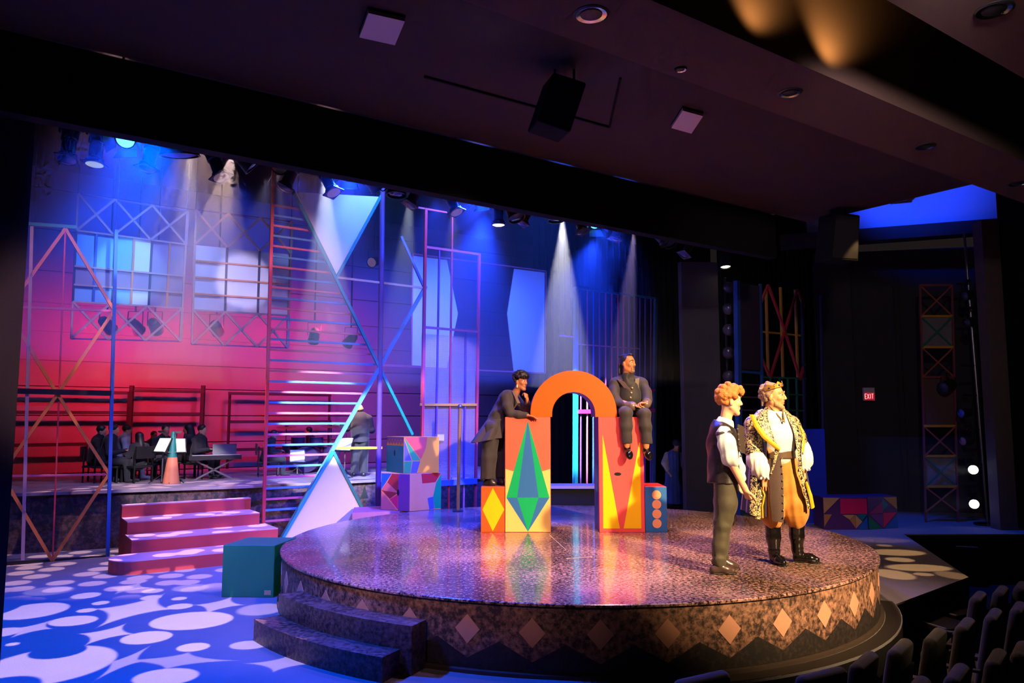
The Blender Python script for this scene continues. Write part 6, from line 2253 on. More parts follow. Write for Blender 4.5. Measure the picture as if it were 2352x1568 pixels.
# ------------------------------------------------------------------ woman leaning on the left tall box
def woman():
    s = 163.0
    zb = PZ + HS + 0.003
    o = Vector((bx(1132) * 10.78 / BY, 10.72, zb))
    t = thing('person', 'woman with short dark curls in a dark tailcoat, leaning on the tall box', 'person', o)

    def J(px, py, y=0.0):
        return V3((px - 1132) / s, y, (1113 - py) / s)
    SK = skin('skin_brown', (164, 100, 62))
    F = Fig()
    fdir = (0.80, -0.58, -0.05)
    W = add_head(F, J(1195, 880, -0.06), fdir, 0.98)
    F.cap(J(1180, 910, -0.02), J(1190, 895, -0.05), 0.055, 0.050, 0.03)
    F.chain([J(1136, 985), J(1150, 955), J(1168, 925)], [0.12, 0.11, 0.12], 0.05)
    shN, elN, wrN = J(1162, 915, -0.13), J(1170, 951, -0.20), J(1208, 956, -0.27)
    shF, elF, wrF = J(1180, 915, 0.13), J(1212, 948, 0.02), J(1210, 922, -0.10)
    F.chain([shN, elN, wrN], [0.05, 0.042, 0.026], 0.02)
    F.chain([shF, elF, wrF], [0.05, 0.042, 0.026], 0.02)
    add_hand(F, wrN, (0.95, -0.15, -0.22), (0.1, -0.1, -1), (0.1, 0.9, 0), 0.22, 0.98, thumb=0.2)
    add_hand(F, wrF, (-0.10, -0.1, 1), (-0.8, 0.3, 0), (-0.2, -0.9, 0.2), 1.25, 0.92)
    F.chain([J(1130, 990, -0.08), J(1122, 1050, -0.08), J(1121, 1098, -0.08)], [0.085, 0.055, 0.036], 0.03)
    F.chain([J(1140, 990, 0.08), J(1146, 1050, 0.08), J(1147, 1098, 0.08)], [0.085, 0.055, 0.036], 0.03)
    F.build('body', SK, t, 0.0075)
    add_face(t, W, 0.98, mat('black_brow', (30, 22, 20), 0.8), mat('lip_plum', (120, 50, 44), 0.5))
    fr = head_frame(fdir)
    H = Fig()
    H.ell(W(0, -0.022, 0.045), V3(0.077, 0.090, 0.080), np.stack(fr), 0.02)
    curls(H, W(0, 0.0, 0.062), fr, 110, (0.094, 0.115, 0.088), 0.020, 21, keep=lambda x, y, z: z > -0.05 or (y < -0.3 and z > -0.7))
    curls(H, W(0, 0.06, 0.085), fr, 26, (0.066, 0.045, 0.034), 0.018, 22)
    H.build('hair', mat('black_hair', (26, 20, 24), 0.4, vary=0.3, bump=0.7, bscale=90), t, 0.007)
    for sx in (-1, 1):
        MB().tube([Vector(W(0.077 * sx, -0.004, -0.045)) + o, Vector(W(0.080 * sx, -0.002, -0.085)) + o], [0.008, 0.012], 8).build('earring', mat('earring_gold', (220, 190, 130), 0.25, 0.6), t, smooth=True)
    CO = fabric('coat_charcoal', (44, 36, 35), 0.8)
    K = Fig()
    K.chain([J(1134, 985), J(1148, 955), J(1166, 922)], [0.140, 0.125, 0.140], 0.05)
    K.cap(J(1163, 912, -0.12), J(1181, 912, 0.12), 0.075, 0.075, 0.05)
    K.chain([J(1162, 916, -0.14), J(1166, 938, -0.20), J(1171, 951, -0.21)], [0.075, 0.068, 0.060], 0.03)
    K.chain([J(1171, 951, -0.21), J(1190, 955, -0.24), J(1206, 956, -0.265)], [0.060, 0.050, 0.042], 0.03)
    K.chain([J(1180, 916, 0.13), J(1212, 948, 0.02), J(1211, 930, -0.07)], [0.075, 0.058, 0.045], 0.03)
    K.sub(J(1193, 922, -0.14), 0.06, 0.03)
    K.disp = folds(0.0035, 26, 22, 0.8)
    K.build('coat', CO, t, 0.0075)
    # flared coat skirt
    g = []
    for i in range(18):
        q = i / 17
        row = []
        for j in range(49):
            a = 2 * math.pi * j / 48
            c_ = J(1142, 965) * (1 - q) + J(1121, 1012) * q
            rx, ry = 0.135 + 0.085 * q, 0.135 + 0.10 * q
            rip = 0.030 * q * math.sin(a * 7)
            tip = V3(-0.35, 0, 0.93)
            p_ = c_ + V3((rx + rip) * math.cos(a), (ry + rip) * math.sin(a), -0.10 * q * (-math.cos(a)) * 0.4)
            row.append(p_)
        g.append(row)
    sheet('coat_skirt', CO, t, g, 0.010)
    sheet('lapel', mat('lapel_satin', (120, 100, 88), 0.4), t, [[J(1176 + 3 * j + 4 * i, 902 + 9 * i, -0.125 - 0.012 * i - 0.006 * j) for j in range(3)] for i in range(4)], 0.010)
    T = Fig()
    T.chain([J(1131, 985, -0.075), J(1124, 1050, -0.085), J(1121, 1097, -0.085)], [0.118, 0.105, 0.108], 0.03)
    T.chain([J(1141, 985, 0.075), J(1146, 1050, 0.085), J(1147, 1097, 0.085)], [0.118, 0.105, 0.105], 0.03)
    T.cut(J(1132, 1098), (0, 0, -1))
    T.disp = folds(0.005, 34, 12, 0.2)
    T.build('trousers', fabric('trousers_charcoal', (40, 33, 33), 0.8), t, 0.0075)
    b = MB()
    for k in range(9):
        b.ball(Vector(J(1109.5, 1022 + 8 * k, -0.10)) + o, 0.008, 6)
    b.build('side_stripe', mat('stripe_silver', (200, 190, 180), 0.3, 0.5), t)
    for hl, te in ((J(1118, 1113, -0.09), J(1142, 1113, -0.14)), (J(1143, 1113, 0.09), J(1157, 1113, -0.06))):
        G = Fig()
        shoe(G, hl, te, hgt=0.085)
        G.build('shoe', mat('shoe_black', (40, 34, 34), 0.3), t, 0.007)
    return t


woman()


# ------------------------------------------------------------------ man sitting on the right tall box
def sitter():
    s = 166.0
    o = Vector((bx(1455) * 10.6 / BY, 10.60, PZ + HT + 0.004))
    t = thing('person', 'man in a dark tailcoat and buttoned waistcoat, sitting on the tall box', 'person', o)

    def J(px, py, y=0.0):
        return V3((px - 1455) / s, y, (962 - py) / s)
    SK = skin('skin_golden', (176, 110, 62))
    F = Fig()
    fdir = (0.72, -0.68, -0.02)
    W = add_head(F, J(1449, 838, 0.10), fdir, 1.10)
    F.cap(J(1448, 878, 0.14), J(1447, 852, 0.11), 0.068, 0.060, 0.03)
    F.chain([J(1453, 948, 0.20), J(1452, 915, 0.18), J(1450, 890, 0.17)], [0.145, 0.145, 0.145], 0.06, flat=(0, 1, 0), fs=0.8)
    shR, elR, wrR = J(1418, 888, 0.15), J(1419, 926, 0.06), J(1455, 937, -0.12)
    shL, elL, wrL = J(1484, 888, 0.17), J(1490, 922, 0.08), J(1481, 934, -0.10)
    F.chain([shR, elR, wrR], [0.058, 0.046, 0.030], 0.02)
    F.chain([shL, elL, wrL], [0.058, 0.046, 0.030], 0.02)
    add_hand(F, wrR, (0.9, -0.35, -0.05), (0.2, -0.1, -1), (0.2, -0.9, 0.2), 0.30, 1.08)
    add_hand(F, wrL, (-0.75, -0.5, 0.15), (0.0, -0.5, -1), (-0.2, -0.5, 0.9), 0.85, 1.08)
    F.chain([J(1441, 945, 0.20), J(1436, 958, -0.20), J(1437, 1034, -0.19)], [0.095, 0.062, 0.040], 0.03)
    F.chain([J(1468, 945, 0.20), J(1477, 960, -0.20), J(1481, 1036, -0.19)], [0.095, 0.062, 0.040], 0.03)
    F.build('body', SK, t, 0.0075)
    add_face(t, W, 1.10, mat('dark_brow', (36, 26, 20), 0.8), mat('lip_brown', (140, 74, 56), 0.5))
    fr = head_frame(fdir)
    H = Fig()
    H.ell(W(0, -0.024, 0.044), V3(0.077, 0.090, 0.080) * 1.10, np.stack(fr), 0.02)
    H.sub(W(0, 0.125, 0.03), 0.085, 0.02)
    for k in range(7):
        a = -0.06 + 0.02 * k
        H.cap(W(a * 0.4, 0.06, 0.112), W(a, -0.09, 0.09), 0.014, 0.016, 0.01)
        H.cap(W(a * 0.7, -0.10, -0.01), W(a * 0.7, -0.11, -0.13), 0.018, 0.014, 0.01)
    H.build('hair', mat('black_locs', (34, 26, 24), 0.45, vary=0.3, bump=0.6, bscale=60), t, 0.007)
    Bd = Fig()
    Bd.cap(W(-0.012, 0.073, -0.102), W(0.012, 0.073, -0.102), 0.022, 0.022, 0.012)
    for sx in (-1, 1):
        Bd.cap(W(0.026 * sx, 0.074, -0.054), W(0.022 * sx, 0.070, -0.098), 0.008, 0.016, 0.01)
        Bd.cap(W(0.003 * sx, 0.090, -0.047), W(0.026 * sx, 0.078, -0.056), 0.007, 0.006, 0.008)
    Bd.build('beard', mat('short_beard', (120, 92, 66), 0.8, vary=0.3, scale=80), t, 0.0065)
    b = MB()
    for k in range(4):
        b.ball(Vector(W(-0.068, -0.085 - 0.004 * k, -0.05 - 0.022 * k)) + o, 0.017, 8)
    b.build('hair_beads', mat('bead_gold', (150, 120, 80), 0.3, 0.4), t, smooth=True)
    # waistcoat and shirt collar
    VC = Fig()
    VC.chain([J(1455, 948, 0.17), J(1454, 920, 0.13), J(1453, 895, 0.13)], [0.160, 0.152, 0.145], 0.05, flat=(0, 1, 0), fs=0.85)
    VC.build('waistcoat', fabric('waistcoat_black', (20, 17, 17), 0.7), t, 0.0075)
    SC = Fig()
    SC.cap(J(1450, 888, 0.11), J(1449, 868, 0.12), 0.105, 0.085, 0.03)
    SC.sub(J(1456, 870, -0.01), 0.075, 0.02)
    SC.cut(J(1449, 862), (0.1, -0.2, 1))
    SC.build('shirt_collar', fabric('shirt_dark', (26, 22, 22), 0.7), t, 0.007)
    for k in range(3):
        MB().ball(Vector(J(1455.5 - 2.2 * k, 896 + 11 * k, -0.005 - 0.006 * k)) + o, 0.014, 8).build('button', mat('button_gold', (220, 190, 140), 0.25, 0.5), t, smooth=True)
    # tailcoat
    CO = fabric('tailcoat_dark', (40, 32, 31), 0.75)
    K = Fig()
    K.chain([J(1450, 950, 0.24), J(1450, 915, 0.22), J(1450, 890, 0.20)], [0.185, 0.18, 0.165], 0.05, flat=(0, 1, 0), fs=0.75)
    K.cap(J(1424, 882, 0.16), J(1480, 882, 0.18), 0.082, 0.082, 0.05)
    K.chain([J(1418, 886, 0.15), J(1415, 910, 0.09), J(1420, 928, 0.05), J(1437, 936, -0.04), J(1449, 938, -0.10)], [0.080, 0.074, 0.068, 0.060, 0.058], 0.03)
    K.chain([J(1484, 886, 0.17), J(1491, 908, 0.11), J(1491, 924, 0.06), J(1486, 932, -0.05)], [0.080, 0.074, 0.068, 0.062], 0.03)
    K.sub(J(1455, 900, -0.02), 0.135, 0.02)
    K.sub(J(1455, 930, -0.02), 0.135, 0.02)
    K.sub(J(1452, 880, 0.0), 0.09, 0.03)
    K.disp = folds(0.0035, 24, 26, 0.8)
    K.build('tailcoat', CO, t, 0.0075)
    LP = mat('lapel_grey', (96, 80, 72), 0.35)
    sheet('lapel', LP, t, [[J(1422 + 8 * j + 6.0 * i, 874 + 8 * i + 4 * j, 0.06 - 0.008 * i - 0.02 * j) for j in range(3)] for i in range(4)], 0.012)
    sheet('lapel', LP, t, [[J(1464 + 5 * j - 1.0 * i, 874 + 9 * i - 1 * j, 0.05 - 0.006 * i + 0.01 * j) for j in range(3)] for i in range(4)], 0.012)
    for a, c in ((J(1444, 938, -0.07), J(1452, 938, -0.115)), (J(1488, 930, -0.02), J(1484, 934, -0.075))):
        G = Fig()
        G.cap(a, c, 0.066, 0.066, 0.01)
        G.build('cuff', LP, t, 0.0075)
    T = Fig()
    T.chain([J(1441, 946, 0.20), J(1436, 954, -0.185), J(1436, 985, -0.19), J(1437, 1022, -0.185)], [0.115, 0.085, 0.080, 0.070], 0.03)
    T.chain([J(1468, 946, 0.20), J(1477, 956, -0.185), J(1479, 985, -0.19), J(1482, 1022, -0.185)], [0.115, 0.085, 0.080, 0.070], 0.03)
    T.cut(J(1455, 1022), (0, 0, -1))
    T.disp = folds(0.0035, 20, 18, 0.2)
    T.build('trousers', fabric('trousers_brown_black', (38, 31, 29), 0.75), t, 0.0075)
    SB = mat('patent_black', (14, 12, 14), 0.08)
    for an_, te in ((J(1437, 1030, -0.18), J(1441, 1056, -0.33)), (J(1481, 1032, -0.18), J(1485, 1058, -0.33))):
        G = Fig()
        d_ = unit(te - an_)
        G.cap(J(0, 0) * 0 + an_ + V3(0, 0, 0.03), an_ + V3(0, 0.0, -0.03), 0.048, 0.050, 0.02)
        G.cap(an_ + V3(0, 0.02, -0.045), an_ + (te - an_) * 0.6 + V3(0, 0, -0.005), 0.045, 0.050, 0.03)
        G.cap(an_ + (te - an_) * 0.55, te - d_ * 0.04, 0.048, 0.034, 0.03)
        G.build('shoe', SB, t, 0.007)
        G = Fig()
        G.cap(an_ + V3(0, 0, 0.06), an_, 0.045, 0.042, 0.01)
        G.build('sock', mat('sock_black', (20, 18, 20), 0.9), t, 0.008)
    return t


sitter()


# ------------------------------------------------------------------ person in the blue dress behind the flat
def crew():
    s = 100.0
    o = at_y(1548, 1160, 17.5)
    o.z = 0.122
    t = thing('person', 'person in a long blue dress with white sleeves, half behind the grey flat', 'person', o)

    def J(px, py, y=0.0):
        return V3((px - 1548) / s, y, (1160 - py) / s)
    F = Fig()
    W = add_head(F, J(1558, 1020, 0.0), (0.9, 0.4, -0.2), 0.98)
    F.cap(J(1552, 1035), J(1557, 1026), 0.055, 0.05, 0.03)
    F.chain([J(1548, 1085), J(1548, 1060), J(1550, 1042)], [0.13, 0.12, 0.12], 0.05)
    F.chain([J(1536, 1042, 0.05), J(1529, 1064, -0.05), J(1536, 1082, -0.10)], [0.05, 0.04, 0.026], 0.02)
    F.chain([J(1564, 1042, 0.05), J(1572, 1064, -0.02), J(1574, 1085, -0.10)], [0.05, 0.04, 0.026], 0.02)
    add_hand(F, J(1536, 1082, -0.10), (0.3, -0.2, -1), (0.9, 0.2, 0), (0.2, -0.9, 0), 0.5)
    add_hand(F, J(1574, 1085, -0.10), (0.0, -0.2, -1), (-0.9, 0.2, 0), (0.2, -0.9, 0), 0.5)
    for x, y in ((1541, -0.03), (1553, 0.03)):
        F.cap(J(1547, 1090, y), J(x, 1150, y), 0.08, 0.035, 0.02)
    F.build('body', skin('skin_rose', (200, 150, 130)), t, 0.011)
    D = Fig()
    D.chain([J(1549, 1045), J(1548, 1062), J(1546, 1085), J(1546, 1118), J(1546, 1152)], [0.145, 0.14, 0.15, 0.20, 0.235], 0.05)
    D.disp = folds(0.010, 40, 4, 0.2)
    D.cut(J(1546, 1150), (0, 0, -1))
    D.build('dress', fabric('dress_blue', (70, 92, 178), 0.8), t, 0.011)
    S = Fig()
    S.chain([J(1536, 1043, 0.05), J(1530, 1060, -0.03), J(1533, 1074, -0.07)], [0.075, 0.09, 0.06], 0.03)
    S.chain([J(1564, 1043, 0.05), J(1571, 1060, 0.0), J(1573, 1074, -0.07)], [0.075, 0.09, 0.06], 0.03)
    S.build('sleeves', fabric('sleeve_white', (206, 196, 190)), t, 0.011)
    H = Fig()
    H.ell(W(0, -0.02, 0.05), (0.10, 0.11, 0.085), None, 0.02)
    H.cap(W(-0.10, -0.02, 0.05), W(0.10, 0.02, 0.04), 0.05, 0.05, 0.03)
    H.build('hair', mat('dark_bun', (44, 38, 46), 0.6), t, 0.011)
    for x, y in ((1541, -0.03), (1553, 0.03)):
        G = Fig()
        shoe(G, J(x, 1160, y), J(x + 14, 1160, y - 0.2))
        G.build('shoe', SATIN, t, 0.010)


crew()

# ================================================================== BAND ON THE DECK
DZ = 0.952


def seated_mesh(kind):
    """Seated player facing +x: one body mesh (clothes and skin) and a hair mesh, about 0.85 of full height to the crown."""
    F = Fig()
    lean = {'short': 0.06, 'long': 0.02, 'bent': 0.14}[kind]
    hc = V3(lean + 0.04, 0, 1.02)
    W = add_head(F, hc, (1, 0, -0.15 if kind != 'bent' else -0.3), 0.95)
    for i, p in enumerate(F.pr):
        if p[0] in ('cap', 'ell'):
            pl_ = list(p)
            pl_[6] = 1
            F.pr[i] = tuple(pl_)
    F.cap((lean * 0.7, 0, 0.86), hc - V3(0, 0, 0.06), 0.055, 0.05, 0.03, 1)
    F.chain([V3(0, 0, 0.42), V3(lean * 0.4, 0, 0.62), V3(lean * 0.7, 0, 0.82)], [0.15, 0.14, 0.13], 0.06)
    for sy in (-1, 1):
        sh, el, wr = V3(lean * 0.7, 0.17 * sy, 0.82), V3(lean * 0.6 + 0.06, 0.22 * sy, 0.58), V3(0.32, 0.12 * sy, 0.62)
        F.cap(V3(lean * 0.7, 0, 0.83), sh, 0.08, 0.065, 0.04)
        F.chain([sh, el, wr], [0.06, 0.05, 0.04], 0.03)
        add_hand(F, wr, (1, -0.3 * sy, 0.1), (0, 0, -1), (0, -sy, 0.3), 0.7, 1.0, 1)
        F.chain([V3(0, 0.09 * sy, 0.42), V3(0.40, 0.11 * sy, 0.42), V3(0.42, 0.11 * sy, 0.06)], [0.10, 0.07, 0.05], 0.03)
        F.cap((0.41, 0.11 * sy, 0.035), (0.56, 0.12 * sy, 0.030), 0.035, 0.030, 0.02)
    H = Fig()
    r, f, u = head_frame((1, 0, -0.15))
    H.ell(W(0, -0.022, 0.045), (0.092, 0.085, 0.085) if kind != 'bent' else (0.085, 0.08, 0.08), None, 0.02)
    if kind == 'long':
        H.cap(W(0, -0.05, 0.02), W(0, -0.075, -0.22), 0.085, 0.08, 0.03)
        H.cap(W(-0.06, -0.02, 0.0), W(-0.07, -0.02, -0.20), 0.03, 0.03, 0.02)
        H.cap(W(0.06, -0.02, 0.0), W(0.07, -0.02, -0.20), 0.03, 0.03, 0.02)
    return F, H


B_SKIN = skin('skin_band', (190, 140, 116))
B_DARK = fabric('band_black', (26, 26, 40))
B_PALE = fabric('band_pale', (150, 160, 190))
B_HAIR = mat('band_hair', (24, 20, 26), 0.5)
PROTO = {}
for kd in ('short', 'long', 'bent'):
    F, H = seated_mesh(kd)
    holder = bpy.data.objects.new('holder', None)
    C.objects.link(holder)
    fb = F.build('body', [B_DARK, B_SKIN], holder, 0.017)
    hb_ = H.build('hair', B_HAIR, holder, 0.017)
    PROTO[kd] = (fb.data, hb_.data)
    for q in (fb, hb_, holder):
        bpy.data.objects.remove(q)
PALE_BODY = PROTO['short'][0].copy()
PALE_BODY.materials[0] = B_PALE


def chair_parts(t):
    b = []
    me = FIXCACHE
    if 'chair' not in me:
        def mk(nm, fn):
            q = MB()
            fn(q)
            o = q.build(nm, SATIN)
            m = o.data
            m.transform(Matrix.Translation(o.location))
            bpy.data.objects.remove(o)
            return m
        me['chair'] = [('seat', mk('seat', lambda q: q.box((0.05, 0, 0.29), (0.42, 0.42, 0.035)))), ('backrest', mk('backrest', lambda q: q.box((-0.19, 0, 0.55), (0.03, 0.40, 0.22))))]
        for sx in (-0.14, 0.24):
            for sy in (-0.18, 0.18):
                me['chair'].append(('leg', mk('leg', lambda q: q.bar((sx, sy, 0), (sx, sy, 0.28 if sx > 0 else 0.60), 0.025))))
    for nm, m in me['chair']:
        child(nm, m, t)


PLAYERS = [  # px, head py, v, facing degrees, kind, pale, label
    (228, 992, 16.2, 15, 'short', False, 'seated musician with bushy dark hair at the left end of the band'),
    (256, 990, 15.9, 10, 'short', False, 'seated musician in black just behind the blue post'),
    (287, 990, 16.5, 25, 'short', True, 'seated musician in a pale shirt among the dark players'),
    (318, 1006, 15.7, 150, 'long', False, 'seated musician with long dark hair, turned away'),
    (347, 1002, 17.3, -30, 'bent', False, 'small seated musician half hidden deep in the band'),
    (374, 990, 16.4, -40, 'bent', False, 'seated musician bent over the left lit music sheet'),
    (432, 988, 16.6, 190, 'long', False, 'seated musician just right of the painted cone'),
    (460, 990, 16.0, -10, 'short', False, 'seated musician at the keyboard facing the laptop'),
    (618, 1000, 15.8, 20, 'bent', False, 'seated musician behind the left rail of the rung frame'),
    (712, 992, 17.4, 200, 'short', False, 'seated drummer behind the cymbals'),
]
for px, py, v, deg, kd, pale, lab in PLAYERS:
    p = at_v(px, py, v)
    g = p.copy()
    g.z = DZ
    t = thing('person', lab, 'person', g, 'seated band players')
    a = math.radians(deg)
    sc = (p.z - DZ) / 1.02
    rt_ = (0, 0, a)
    o1 = child('body', PALE_BODY if pale else PROTO[kd][0], t, rt_)
    o2 = child('hair', PROTO[kd][1], t, rt_)
    off = Matrix.Rotation(a, 3, 'Z') @ Vector((0.05, 0, 0))
    for q in (o1, o2):
        q.scale = (sc * 1.02,) * 3
        q.location = (-off.x, -off.y, 0)
    c = thing('chair', 'black chair under the ' + lab.split(',')[0].replace('seated ', '').replace('small ', ''), 'chair', g + Vector((0, 0, 0)), 'band chairs')
    c.rotation_euler = rt_
    c.location = g - off
    chair_parts(c)

# --- conductor standing with his back to the house
g = at_v(825, 1092, 14.75)
g.z = DZ
cs_ = 0.86
t = thing('person', 'conductor in a dark suit standing with his back to the house, one arm out', 'person', g)
F = Fig()
yaw_f = (-0.55, 0.83, -0.1)
W = add_head(F, V3(-0.03, 0.02, 1.56) * cs_, yaw_f, 0.95)
F.cap(V3(0, 0, 1.40) * cs_, V3(-0.02, 0.01, 1.50) * cs_, 0.055, 0.05, 0.03)
F.chain([V3(0, 0, 0.92) * cs_, V3(0, 0, 1.15) * cs_, V3(0, 0, 1.34) * cs_], [0.14, 0.13, 0.13], 0.05)
aL, aR = [V3(-0.20, 0, 1.36) * cs_, V3(-0.33, 0.08, 1.12) * cs_, V3(-0.52, 0.15, 1.20) * cs_], [V3(0.20, 0, 1.36) * cs_, V3(0.27, 0.06, 1.08) * cs_, V3(0.20, 0.25, 1.05) * cs_]
F.chain(aL, [0.05, 0.042, 0.028], 0.02)
F.chain(aR, [0.05, 0.042, 0.028], 0.02)
add_hand(F, aL[2], (-0.9, 0.2, 0.3), (0, 0.2, -1), (0.2, -0.9, 0), 0.5)
add_hand(F, aR[2], (-0.2, 0.9, 0.2), (0, 0, -1), (-0.9, 0.2, 0), 0.5)
for sx in (-1, 1):
    F.chain([V3(0.09 * sx, 0, 0.9) * cs_, V3(0.10 * sx, 0, 0.5) * cs_, V3(0.11 * sx, 0.0, 0.08) * cs_], [0.09, 0.06, 0.04], 0.03)
F.build('body', skin('skin_conductor', (206, 150, 110)), t, 0.011)
K = Fig()
K.chain([V3(0, 0, 0.84) * cs_, V3(0, 0, 1.1) * cs_, V3(0, 0, 1.34) * cs_], [0.19, 0.178, 0.175], 0.05, flat=(0, 1, 0), fs=0.9)
K.cap(V3(-0.16, 0, 1.38) * cs_, V3(0.16, 0, 1.38) * cs_, 0.07, 0.07, 0.04)
K.chain(aL[:2] + [aL[1] * 0.25 + aL[2] * 0.75], [0.075, 0.062, 0.050], 0.03)
K.chain(aR[:2] + [aR[1] * 0.25 + aR[2] * 0.75], [0.075, 0.062, 0.050], 0.03)
K.cut(V3(0, 0, 0.80) * cs_, (0, 0, -1))
K.build('jacket', fabric('suit_black', (38, 34, 46)), t, 0.010)
T = Fig()
for sx in (-1, 1):
    T.chain([V3(0.085 * sx, 0, 0.88) * cs_, V3(0.10 * sx, 0, 0.5) * cs_, V3(0.11 * sx, 0, 0.06) * cs_], [0.12, 0.09, 0.08], 0.03)
T.cut((0, 0, 0.045), (0, 0, -1))
T.build('trousers', fabric('suit_trousers', (32, 30, 40)), t, 0.011)
for sx in (-1, 1):
    G = Fig()
    shoe(G, V3(0.10 * sx, -0.06, 0), V3(0.12 * sx - 0.06, 0.20, 0))
    G.build('shoe', SATIN, t, 0.010)
H = Fig()
H.ell(W(0, -0.03, 0.015), (0.080, 0.085, 0.060), None, 0.02)
H.sub(W(0, 0.01, 0.12), 0.085, 0.02)
H.build('hair', mat('sandy_hair', (190, 150, 96), 0.6), t, 0.010)
spot('conductor_light', g + Vector((-0.5, -1.2, 3.4)), g + Vector((0, 0, 1.3)), 2200, (1.0, 0.62, 0.32), 15, 0.7, 0.05)

# --- music stands with lit sheets
PAPER = mat('sheet_paper', (232, 238, 226), 0.9, vary=0.02)


def music_stand(px, py, v, yaw_deg, label, lamp=True, w=0.32):
    p = at_v(px, py, v)
    t = thing('music_stand', label, 'music stand', (p.x, p.y, DZ), 'music stands on the deck')
    Rz = rotz(math.radians(yaw_deg))
    tilt = Rz @ Matrix.Rotation(math.radians(-28), 3, 'X')
    part('desk', SATIN, t, lambda b: b.box(p, (w, 0.015, 0.30), tilt))
    part('ledge', SATIN, t, lambda b: b.box(p + tilt @ Vector((0, -0.03, -0.15)), (w, 0.06, 0.012), tilt))
    part('music_sheet', PAPER, t, lambda b: b.prism([p + tilt @ Vector((x, -0.012, z)) for x, z in ((-w * 0.44, -0.13), (w * 0.44, -0.13), (w * 0.44, 0.14), (-w * 0.44, 0.14))], tilt @ Vector((0, -0.004, 0))))
    part('shaft', STEEL, t, lambda b: b.tube([(p.x, p.y + 0.02, DZ + 0.03), (p.x, p.y + 0.02, p.z - 0.02)], 0.014, 8))
    for k in range(3):
        a = math.radians(90 + 120 * k)
        part('foot', SATIN, t, lambda b: b.tube([(p.x, p.y + 0.02, DZ + 0.16), (p.x + 0.22 * math.cos(a), p.y + 0.02 + 0.22 * math.sin(a), DZ + 0.012)], 0.010, 6))
    if lamp:
        lp = p + tilt @ Vector((0, -0.16, 0.20))
        part('clip_lamp', SATIN, t, lambda b: (b.tube([p + tilt @ Vector((0, 0, 0.15)), p + tilt @ Vector((0, -0.06, 0.24)), lp], 0.006, 6), b.box(lp, (0.12, 0.04, 0.02), tilt)))
        spot('stand_lamp_light', lp + Vector((0, 0, -0.03)), p, 2.2, (0.9, 1.0, 0.85), 120, 0.8, 0.03)


music_stand(374, 1023, 15.1, -25, 'music stand with a lit sheet left of the painted cone')
music_stand(406, 1024, 15.1, 30, 'music stand with a lit sheet right of the painted cone')
music_stand(792, 1021, 14.6, -15, 'conductor stand with a bright lit score', w=0.34)
music_stand(683, 1048, 15.6, 20, 'dim music stand seen between the pink and blue rungs', lamp=False)

# --- keyboard with a laptop
kp = at_v(492, 1050, 15.4)
t = thing('keyboard', 'electric keyboard on an X stand in front of the band', 'keyboard', (kp.x, kp.y, DZ))
part('case', SATIN, t, lambda b: b.box(kp, (0.95, 0.30, 0.08), rotz(0.55)))
part('keys', mat('key_ivory', (190, 190, 200), 0.4), t, lambda b: b.box(kp + Vector((0.02, 0.04, 0.042)), (0.88, 0.14, 0.012), rotz(0.55)))
for s_ in (-1, 1):
    part('stand_leg', STEEL, t, lambda b: b.bar(kp + Vector((0.3 * s_, 0.18 * s_, -0.05)), Vector((kp.x - 0.3 * s_, kp.y - 0.18 * s_, DZ + 0.01)), 0.03))
lp = at_v(516, 1033, 15.6)
t = thing('laptop', 'dark open laptop standing on the keyboard', 'laptop', lp - Vector((0, 0, 0.12)))
part('screen', mat('laptop_lid', (38, 44, 78), 0.4), t, lambda b: b.box(lp, (0.44, 0.015, 0.24), rotz(0.4) @ Matrix.Rotation(-0.2, 3, 'X')))
part('base', SATIN, t, lambda b: b.box(lp + Vector((0.02, 0.12, -0.115)), (0.44, 0.28, 0.02), rotz(0.4)))

# --- drum kit
dp = at_v(708, 1050, 16.4)
dp.z = DZ
t = thing('drum_kit', 'dark drum kit with two cymbals seen through the rungs', 'drum kit', dp)
SHELL = mat('drum_shell', (54, 40, 80), 0.3, vary=0.2)
HEADM = mat('drum_head', (150, 150, 170), 0.6)
part('bass_drum', SHELL, t, lambda b: b.lathe([(0.27, -0.2), (0.28, -0.2), (0.28, 0.2), (0.27, 0.2)], dp + Vector((0, 0, 0.29)), 24, rot=Matrix.Rotation(math.pi / 2, 3, 'X')))
for k, (x, y, z_, r) in enumerate(((-0.22, -0.05, 0.66, 0.15), (0.18, -0.05, 0.66, 0.15), (0.48, 0.1, 0.45, 0.19), (-0.45, 0.15, 0.52, 0.17))):
    d_ = part('drum', SHELL, t, lambda b: b.lathe([(r, -0.1), (r, 0.1)], dp + Vector((x, y, z_)), 20))
    part('drum_head', HEADM, d_, lambda b: b.lathe([(r, 0.101), (0.01, 0.104)], dp + Vector((x, y, z_)), 20))
for x, y, z_ in ((-0.5, 0.0, 0.98), (0.5, -0.05, 1.0)):
    part('cymbal', mat('cymbal_brass', (170, 130, 70), 0.25, 0.9), t, lambda b: b.lathe([(0.22, 0), (0.05, 0.02), (0.03, 0.035), (0.004, 0.04)], dp + Vector((x, y, z_)), 22, rot=Matrix.Rotation(0.15, 3, 'X')))
    part('cymbal_stand', STEEL, t, lambda b: b.tube([dp + Vector((x, y, 0)), dp + Vector((x, y, z_))], 0.012, 8))

